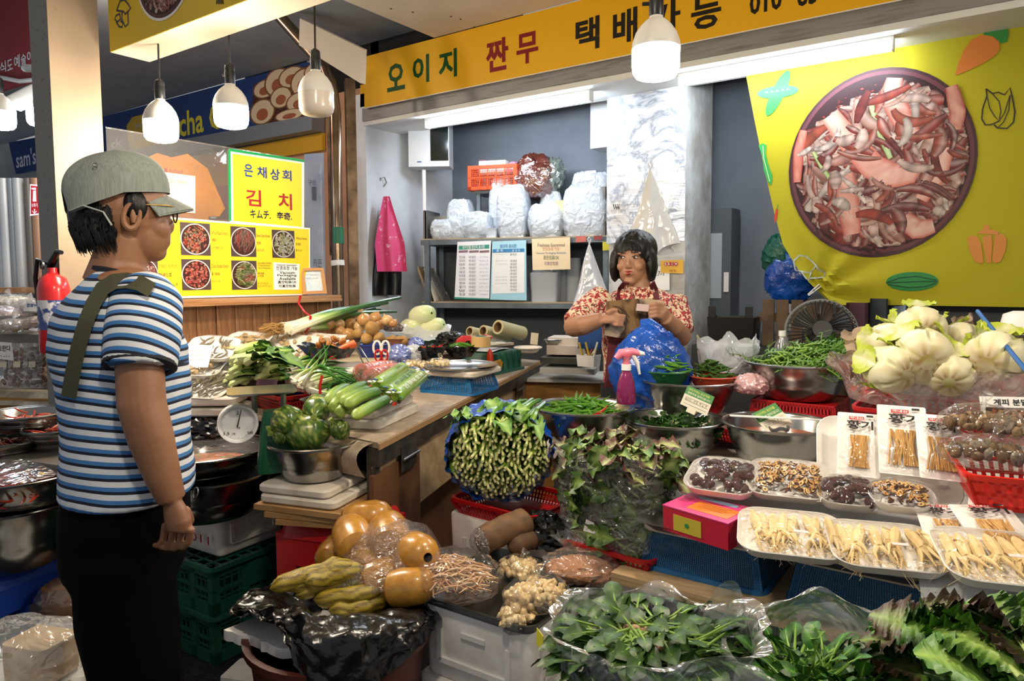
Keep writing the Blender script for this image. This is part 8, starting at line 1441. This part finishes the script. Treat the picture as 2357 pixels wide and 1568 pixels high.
eb(m,hc,hx_,hy_,(.098,.076,.108));eb(m,hc+hx_*.032+V((0,0,-.065)),hx_,hy_,(.064,.060,.068));eb(m,hc+hx_*.055+V((0,0,-.108)),hx_,hy_,(.030,.036,.024));eb(m,hc+hx_*.094+V((0,0,-.04)),hx_,hy_,(.012,.010,.02));eb(m,hc+hx_*.055+V((0,0,-.05))-hy_*.02,hx_,hy_,(.036,.04,.04));eb(m,hc+hx_*.085+V((0,0,-.082)),hx_,hy_,(.010,.018,.012))
m.tube([P(270,650),P(275,600),P(288,545)],[.075,.06,.058],20);eb(m,P(285,660),fx,fy,(.08,.12,.05))
AR=[P(334,730,1.60),P(322,850,1.56),P(326,930,1.55),P(348,1010,1.55),P(376,1100,1.555),P(396,1152,1.56)];m.tube(AR,[.054,.050,.050,.047,.037,.029],20)
hd=cdir(.10,0,-1);hs=cdir(.92,-.38);hb=AR[-1];pc_=hb+V((0,0,-.045))+cdir(1,0)*.012
m.tube([hb,hb+(pc_-hb)*.5,pc_,pc_+V((0,0,-.02))],[.027,.036,.041,.038],16,flat=.62,up=cdir(-.66,-.75))
for k in range(4):
 b0=pc_+hs*(-.038+.0255*k)+V((0,0,-.012+.006*(k==1)+.006*(k==2)));l=(.040,.046,.044,.035)[k];bk=cdir(-.7,.35);m.tube([b0,b0+V((0,0,-l*.5))+bk*.006,b0+V((0,0,-l))+bk*.012,b0+V((0,0,-l*1.4))+bk*.028,b0+V((0,0,-l*1.45))+bk*.048],[.0092,.0086,.0082,.0076,.006],10)
m.tube([hb+V((0,0,-.03))+cdir(.5,.6)*.025,hb+V((0,0,-.06))+cdir(.3,.8)*.045,hb+V((0,0,-.095))+cdir(0,.9)*.045],[.015,.013,.009],10)
m.tube(SL2[1:]+[P(318,935,1.92),P(350,1010,1.9),P(385,1110,1.86),P(392,1150,1.85)],[.05,.05,.048,.044,.032,.03],16);eb(m,P(396,1195,1.85),fx,fy,(.035,.02,.05))
bod=remesh(m,.004,2);bod.build('body',sk,cu,M=off);bt_=bvh(bod)
ep=hit(bt_,306,498,.0)or P(306,498,1.64);c1_=cdir(1,.3);c2_=cdir(0,-1);er=MB();er.tube([ep+c1_*(math.cos(a)*.014+.004*math.sin(a))+V((0,0,math.sin(a)*.029))+c2_*(.006-.006*math.cos(a))for a in(2*PI*k/24 for k in range(24))],[.0055+.002*max(0,-math.sin(2*PI*k/24))for k in range(24)],8,closed=True);er.blob(ep-c2_*.006,(.013,.012,.026),12,8);er.tube([ep+c2_*.008+c1_*.004+V((0,0,z))for z in(-.016,0,.016)],[.004,.007,.003],8);er.build('ear',sk,cu,M=off)
m=MB();hcc=P(262,500);eb(m,hcc,hx_,hy_,(.098,.084,.085),lambda d:1+.05*nz(d.x*6,d.y*6,d.z*6));eb(m,P(255,530),hx_,hy_,(.085,.08,.05),lambda d:1+.06*nz(d.x*8,d.y*8,d.z*8));eb(m,P(300,478)-hy_*.055,hx_,hy_,(.03,.026,.04))
for k in range(420):
 a=2.0+rnd(1.35)+1.2;dv=hx_*math.cos(a)+hy_*math.sin(a);e0=rnd(.5);b0=hcc+dv*.088*math.cos(e0)+V((0,0,.075*math.sin(e0)));m.tube([b0,b0+dv*.006+V((0,0,-.022)),b0+dv*rnd(.006)+hx_*.008+V((0,0,-.05-.012*random.random()))],[.003,.003,.0006],4)
m.build('hair',hairm,cu,M=off)
m=MB();capc=P(278,452);capm=PM('grey_corduroy','#8f968f',.85,c2='#7e857e',ns=5,bump=.5,bs=10,bd=.004,scale=(40,40,1))
def capf(u,v):
 a=2*PI*u;e=PI/2*v;bk=max(0,-math.cos(a));r_=math.cos(e)**.72;sea=1+.008*math.cos(a*6)**8;z=.108*math.sin(e)**.85-.05*bk*(1-v)+.012*max(0,math.cos(a))*(1-v);arch=.055*max(0,-math.cos(a)-.93)/.07*(1-v)**2
 return tuple(capc+hx_*(.116*r_*math.cos(a)*sea-.006)+hy_*(.096*r_*math.sin(a)*sea)+V((0,0,z+min(arch,.055))))
m.grid(72,16,capf,closeu=True);cp=m.build('cap',capm,cu,M=off)
m=MB();m.grid(20,10,lambda u,v:tuple(capc+hx_*(.098*math.cos((u-.5)*2.3)*1.0+.062*v*math.cos((u-.5)*2.6)**.8+.006)+hy_*(.092*math.sin((u-.5)*2.3)*(1+.06*v))+V((0,0,.008-.030*v-.026*(2*u-1)**2))));m.v+=[(x,y,z-.004)for x,y,z in m.v];n_=len(m.v)//2;m.f+=[tuple(i+n_ for i in f)for f in m.f];m.c+=m.c;m.build('brim',capm,cp)
MB().blob(capc+V((0,0,.106))-hx_*.006,(.010,.010,.006),10,6).build('button',capm,cp);sb=[capc-hx_*.108-hy_*.045+V((0,0,-.045)),capc-hx_*.085-hy_*.080+V((0,0,-.035)),capc-hx_*.05-hy_*.094+V((0,0,-.048)),capc-hx_*.035-hy_*.098+V((0,0,-.078))];MB().tube(sb,.009,6,flat=.25,up=(0,0,1)).build('strap',PM('pale_grey_strap','#a9aea8',.7),cp)
for x,y in((187,392),(266,372)):
 q=capc-hx_*(.06 if x<200 else 0)-hy_*.08+V((0,0,.06));MB().tube([q+hx_*.004*math.cos(a)+V((0,0,.004*math.sin(a)))for a in(k*PI/5 for k in range(10))],.0012,5,closed=True).build('eyelet',galv,cp)
gold=PM('gold_wire','#b08a50',.3,.9);gl=[ep+hx_*.0+V((0,0,.028))-hy_*.004,hc+hx_*.075-hy_*.072+V((0,0,.004)),hc+hx_*.102-hy_*.05+V((0,0,.002))];ga=MB().tube(gl,.0016,6).build('glasses',gold,cu,M=off);lc=hc+hx_*.103-hy_*.026+V((0,0,-.012));MB().tube([lc+hy_*.025*math.cos(a)+V((0,0,.022*math.sin(a)))for a in(k*PI/12 for k in range(24))],.0018,6,closed=True).build('lens_rim',black_pl,ga);g2=MB();g2.add([lc+hy_*.024*math.cos(k*PI/9)+V((0,0,.021*math.sin(k*PI/9)))for k in range(18)],[tuple(range(18))]);g2.build('lens',film('lens_glass',haze=.05,gloss=.1,bump=0),ga)
st=[(350,668),(322,652),(292,645),(262,648),(236,664),(214,700),(196,745),(180,800),(167,860),(158,915)];m=MB();m.add(tors.v,tors.f);m.add(bod.v,bod.f);m.add(slv.v,slv.f);tt=bvh(m);vs=[]
for i,(x,y)in enumerate(st):
 x2,y2=st[min(i+1,9)];x1,y1=st[max(i-1,0)];l=math.hypot(x2-x1,y2-y1);nx_,ny_=(y1-y2)/l*18,(x2-x1)/l*18;a,b=hit(tt,x+nx_,y+ny_,.016),hit(tt,x-nx_,y-ny_,.016)
 if a and b and(a-b).length<.2:vs+=[a,b]
m=MB();m.add(vs,[(2*i,2*i+1,2*i+3,2*i+2)for i in range(len(vs)//2-1)]);m.build('bag_strap',PM('olive_webbing','#474631',.8,bump=.3,bs=200),cu,M=off)
m=MB();rings(m,[(P(288,1300),.138,.18),(P(290,1180),.145,.19),(P(297,1100),.135,.18)],fx,fy)
for s_ in(-1,1):h0=P(290,1240)+fy*.09*s_;m.tube([h0,h0+V((0,0,-.16)),V((h0.x+fx.x*.015,h0.y+fx.y*.015,.36)),V((h0.x,h0.y,.05))],[.108,.108,.098,.095],18)
tr2=remesh(m,.012,4);tr2.build('trousers',PM('black_trousers','#030304',.95,spec=.1,bump=.2,bs=12),cu,M=off)
for s_ in(-1,1):h0=P(290,1240)+fy*.09*s_;MB().blob((h0.x+fx.x*.05,h0.y+fx.y*.05,.035),(.12,.05,.035),16,8,M=Matrix.Rotation(math.atan2(fx.y,fx.x),3,'Z')).build('shoe',black_pl,cu,M=off)
kr=P(450,1135,1.70);tag(MB().tube([kr+V((.012*math.cos(a)*.8,.004*math.sin(a),.012*math.sin(a)))for a in(k*PI/9 for k in range(18))],.0016,5,closed=True).build('key_ring',galv),'small metal ring hanging at the hem of the striped shirt','ring')
# - seller
dS2=3.1;sr_=D(1470,700,dS2);se=thing('person','person with black bob in flowered blouse and maroon apron holding newspaper','person',loc=(sr_.x,sr_.y,0));off=Matrix.Translation((-sr_.x,-sr_.y,0));Q=lambda x,y,d_=dS2:D(x,y,d_)
sx_,sy_=cdir(-.30,-.95),cdir(.95,-.30);m=MB()
rings(m,[(Q(1474,900),.125,.17),(Q(1472,830),.115,.16),(Q(1470,760),.12,.165),(Q(1470,715),.115,.175),(Q(1470,690),.095,.17),(Q(1471,672),.07,.12),(Q(1472,660),.055,.07)],sx_,sy_)
aL=[Q(1392,692),Q(1350,722,3.05),Q(1322,746,2.98)];aR=[Q(1546,692),Q(1556,735,3.06),Q(1564,768,3.02)];m.tube(aL,[.075,.072,.060],16);m.tube(aR,[.072,.068,.062],16);bl=remesh(m,.009,5);bl.v=[tuple(V(p)+V((nz(p[0]*14,p[1]*14,p[2]*14),nz(p[0]*14+5,p[1]*14,p[2]*14),0))*.008)for p in bl.v]
t=NT('flowered_cotton');pr_=t.n('ShaderNodeBsdfPrincipled');pr_.inputs['Roughness'].default_value=.8;vec=t.coord('Object');c1=t.ramp(t.noise(vec,62,2,.5,.8),[(.50,'#d9c3a6'),(.53,'#b02a38'),(.60,'#a8202c'),(.63,'#7a3a34')]);r2=t.n('ShaderNodeValToRGB');r2.color_ramp.elements[0].position=.60;r2.color_ramp.elements[1].position=.62;t.l(t.noise(vec,90,2,.5,.5),r2.inputs[0]);mx=t.n('ShaderNodeMix',data_type='RGBA');t.l(r2.outputs[0],mx.inputs[0]);t.l(c1,mx.inputs[6]);mx.inputs[7].default_value=lin('#4a3228');t.l(mx.outputs[2],pr_.inputs['Base Color']);t.l(pr_.outputs[0],t.out.inputs[0]);flo=t.m
bl.build('blouse',flo,se,M=off);bt2=bvh(bl)
for s_,L in((-1,[(1440,652),(1436,672),(1446,690),(1462,684),(1458,668)]),(1,[(1500,650),(1508,672),(1506,690),(1490,686),(1486,668)])):
 pts=[hit(bt2,x,y,.008)or Q(x,y,3.0)for x,y in L];m=MB();m.add(pts+[p-cdir(0,-1)*.006 for p in pts],[(0,1,2,3,4),(9,8,7,6,5)]);m.build('collar',flo,se,False,M=off)
hx_,hy_=cdir(-.42,-.90),cdir(.90,-.42);hc=Q(1459,596);fsk=skinmat('fair_skin','#a87c60','#9a6e54');m=MB()
eb(m,hc,hx_,hy_,(.088,.070,.092));eb(m,hc+hx_*.028+V((0,0,-.055)),hx_,hy_,(.058,.056,.062));eb(m,hc+hx_*.062+V((0,0,-.098)),hx_,hy_,(.024,.026,.018));m.tube([hc+hx_*.080+V((0,0,.012)),hc+hx_*.091+V((0,0,-.022)),hc+hx_*.093+V((0,0,-.032))],[.007,.009,.010],10);eb(m,hc+hx_*.088+V((0,0,-.036)),hx_,hy_,(.010,.017,.007))
for s_ in(-1,1):eb(m,hc+hx_*.062+hy_*.036*s_+V((0,0,-.034)),hx_,hy_,(.022,.022,.022));eb(m,hc+hx_*.076+hy_*.03*s_+V((0,0,.022)),hx_,hy_,(.010,.024,.008))
eb(m,hc+hx_*.083+V((0,0,-.064)),hx_,hy_,(.010,.022,.012));m.tube([Q(1472,690),Q(1470,650),Q(1466,620)],[.058,.05,.052],18);eb(m,Q(1470,690),sx_,sy_,(.06,.09,.03))
fh1=[Q(1340,735,3.02),Q(1322,752,2.98),Q(1345,748,2.92),Q(1385,735,2.88)];m.tube(fh1,[.05,.047,.042,.03],16);fh2=[Q(1558,745,3.05),Q(1566,775,3.0),Q(1552,752,2.93),Q(1532,732,2.88)];m.tube(fh2,[.045,.045,.038,.029],16)
p1=Q(1403,731,2.87);m.tube([fh1[-1],p1,Q(1412,731,2.87)],[.028,.036,.032],12,flat=.55,up=cdir(0,-.6,.8))
for k in range(4):y=724+k*7;m.tube([Q(1408,y-1,2.86),Q(1424-k,y+3,2.845),Q(1440-2*k,y+4,2.85)],[.011,.010,.008],8)
m.tube([Q(1398,722,2.86),Q(1410,714,2.85),Q(1422,715,2.85)],[.013,.011,.009],8)
p2=Q(1522,722,2.87);m.tube([fh2[-1],p2,Q(1516,714,2.87)],[.028,.036,.03],12,flat=.6,up=cdir(0,-1))
for k in range(4):y=700+k*9;m.tube([Q(1524,y+4,2.87),Q(1508,y,2.845),Q(1495+k,y+3,2.845),Q(1492+k,y+6,2.855)],[.012,.011,.010,.008],8)
m.tube([Q(1526,708,2.88),Q(1524,696,2.88),Q(1512,694,2.88)],[.013,.011,.009],8);sb2=remesh(m,.0042,2);sb2.build('body',fsk,se,M=off);ft=bvh(sb2)
dk_=PM('brown_iris','#160d0a',.2);lipm=PM('red_lipstick','#8c0f18',.35);wh=PM('eye_white','#cfc6bd',.3)
for s_ in(-1,1):
 ec=hc+hx_*.0825+hy_*.029*s_+V((0,0,.005));e=MB();eb(e,ec,hx_,hy_,(.006,.0125,.0055));eo=e.build('eye',wh,se,M=off);e=MB();eb(e,ec+hx_*.003-hy_*.003,hx_,hy_,(.0045,.0058,.0056));e.build('iris',dk_,eo);MB().tube([ec+hx_*.006+hy_*x+V((0,0,.0058-abs(x)*.28))for x in(-.014,-.007,0,.007,.014)],.0016,6).build('lid_line',dk_,eo)
 MB().tube([ec+hx_*.008-hy_*.0+hy_*x+V((0,0,.022-abs(x-.004*s_)*.2))for x in(-.017,-.008,0,.008,.017)],[.0012,.002,.0024,.002,.001],6).build('brow',PM('brow_hair','#2c221e',.8),se,M=off)
lp=hc+hx_*.092+V((0,0,-.061));e=MB();e.tube([lp+hy_*x+V((0,0,.004-abs(x)*.1))-hx_*abs(x)*.5 for x in(-.02,-.01,0,.01,.02)],[.0015,.004,.0042,.004,.0015],8);e.tube([lp+hy_*x+V((0,0,-.006+abs(x)*.15))-hx_*abs(x)*.5 for x in(-.018,-.009,0,.009,.018)],[.0015,.0045,.005,.0045,.0015],8);e.build('lips',lipm,se,M=off)
m=MB();eb(m,hc+V((0,0,.040))-hx_*.026,hx_,hy_,(.104,.097,.092));eb(m,hc-hx_*.045+V((0,0,-.03)),hx_,hy_,(.075,.094,.095))
for s_ in(-1,1):eb(m,hc+hy_*.083*s_+hx_*.012+V((0,0,-.028)),hx_,hy_,(.044,.022,.075))
hr=remesh(m,.008,3);hr.v=[tuple(V(p)*1.0+(V(p)-hc).normalized()*.005*nz(p[0]*60,p[1]*60,p[2]*9))for p in hr.v];hr.build('hair',hairm,se,M=off)
m=MB()
def fsf(y,z,o):return hc+hx_*((.091+o)*math.sqrt(max(.02,1-(y/.076)**2-(z/.105)**2)))+hy_*y+V((0,0,z))
for k in range(70):y=-.066+.132*k/69;e_=abs(y)/.066;zl2=.036-.05*e_**2+rnd(.008);m.tube([fsf(y*.7,.094,.006),fsf(y*.9,.07,.008),fsf(y,zl2+.012,.006),fsf(y*1.02,zl2,.004)],[.004,.005,.004,.0008],5)
m.build('fringe',hairm,se,M=off)
mar_=PM('maroon_cloth','#5c1420',.75,bump=.25,bs=18);ap=MB()
def apf(u,v):p=hit(bt2,1408+112*u-14*v*(1-u),742+150*v,.012);q=Q(1404+116*u-14*v*(1-u),742+150*v,2.95);return tuple(q if not p or v>.25 else p)
ap.grid(16,14,apf);ao=ap.build('apron',mar_,se,M=off)
for L in([(1441,650),(1430,664),(1424,690),(1422,720),(1420,748)],[(1500,652),(1508,668),(1512,690),(1510,720),(1506,748)]):
 q=[hit(bt2,x,y,.006)or Q(x,y,2.98)for x,y in L];MB().tube(q,.017,6,flat=.2,up=cdir(0,-1)).build('apron_strap',mar_,se,M=off)
m=MB();rings(m,[(V((sr_.x,sr_.y,.05)),.13,.17),(V((sr_.x,sr_.y,.45)),.14,.18),(Q(1474,880),.13,.175)],sx_,sy_);m.build('trousers',PM('dark_slacks','#15141a',.8),se,M=off)
NP=[(1393,694),(1530,696),(1512,752),(1470,782),(1432,768),(1398,730)];o0=Q(1460,735,2.87);pl=PL(o0,cdir(1,0),cdir(0,-.25,1));t=thing('newspaper','folded colour newspaper sheet held in both hands','newspaper',M=pl.M);bx0,bx1=pl.px(1394,730)[0],pl.px(1530,730)[0];by1,by0=pl.px(1460,694)[1],pl.px(1460,780)[1]
MB().grid(20,12,lambda u,v:(lerp(bx0,bx1,u)-.03*(1-v)*(u>.5)*(u-.5)*2,lerp(by0,by1,v)+.02*(1-v)*abs(u-.45),.02*math.sin(u*5+v*2)-.02)).build('sheet',PM('colour_print','#cbb193',.6,c2='#30241c',ns=9,nlo=.45,nhi=.6,c3='#8a6a44',dist=.3,scale=(1,.4,1)),t);m=MB();[m.ribbon([(lerp(bx0,bx1,.1+.05*k),by1-.015),(lerp(bx0,bx1,.28+.04*k),by1-.03-.012*k)],.004,.012,L_('#5a4634'))for k in range(4)];m.ribbon([(bx1-.12,by1-.02),(bx1-.07,by1-.025)],.03,.013,L_('#e2c8c0'));m.build('print',vc,t,False)
bpy.data.scenes.remove(_sc2)
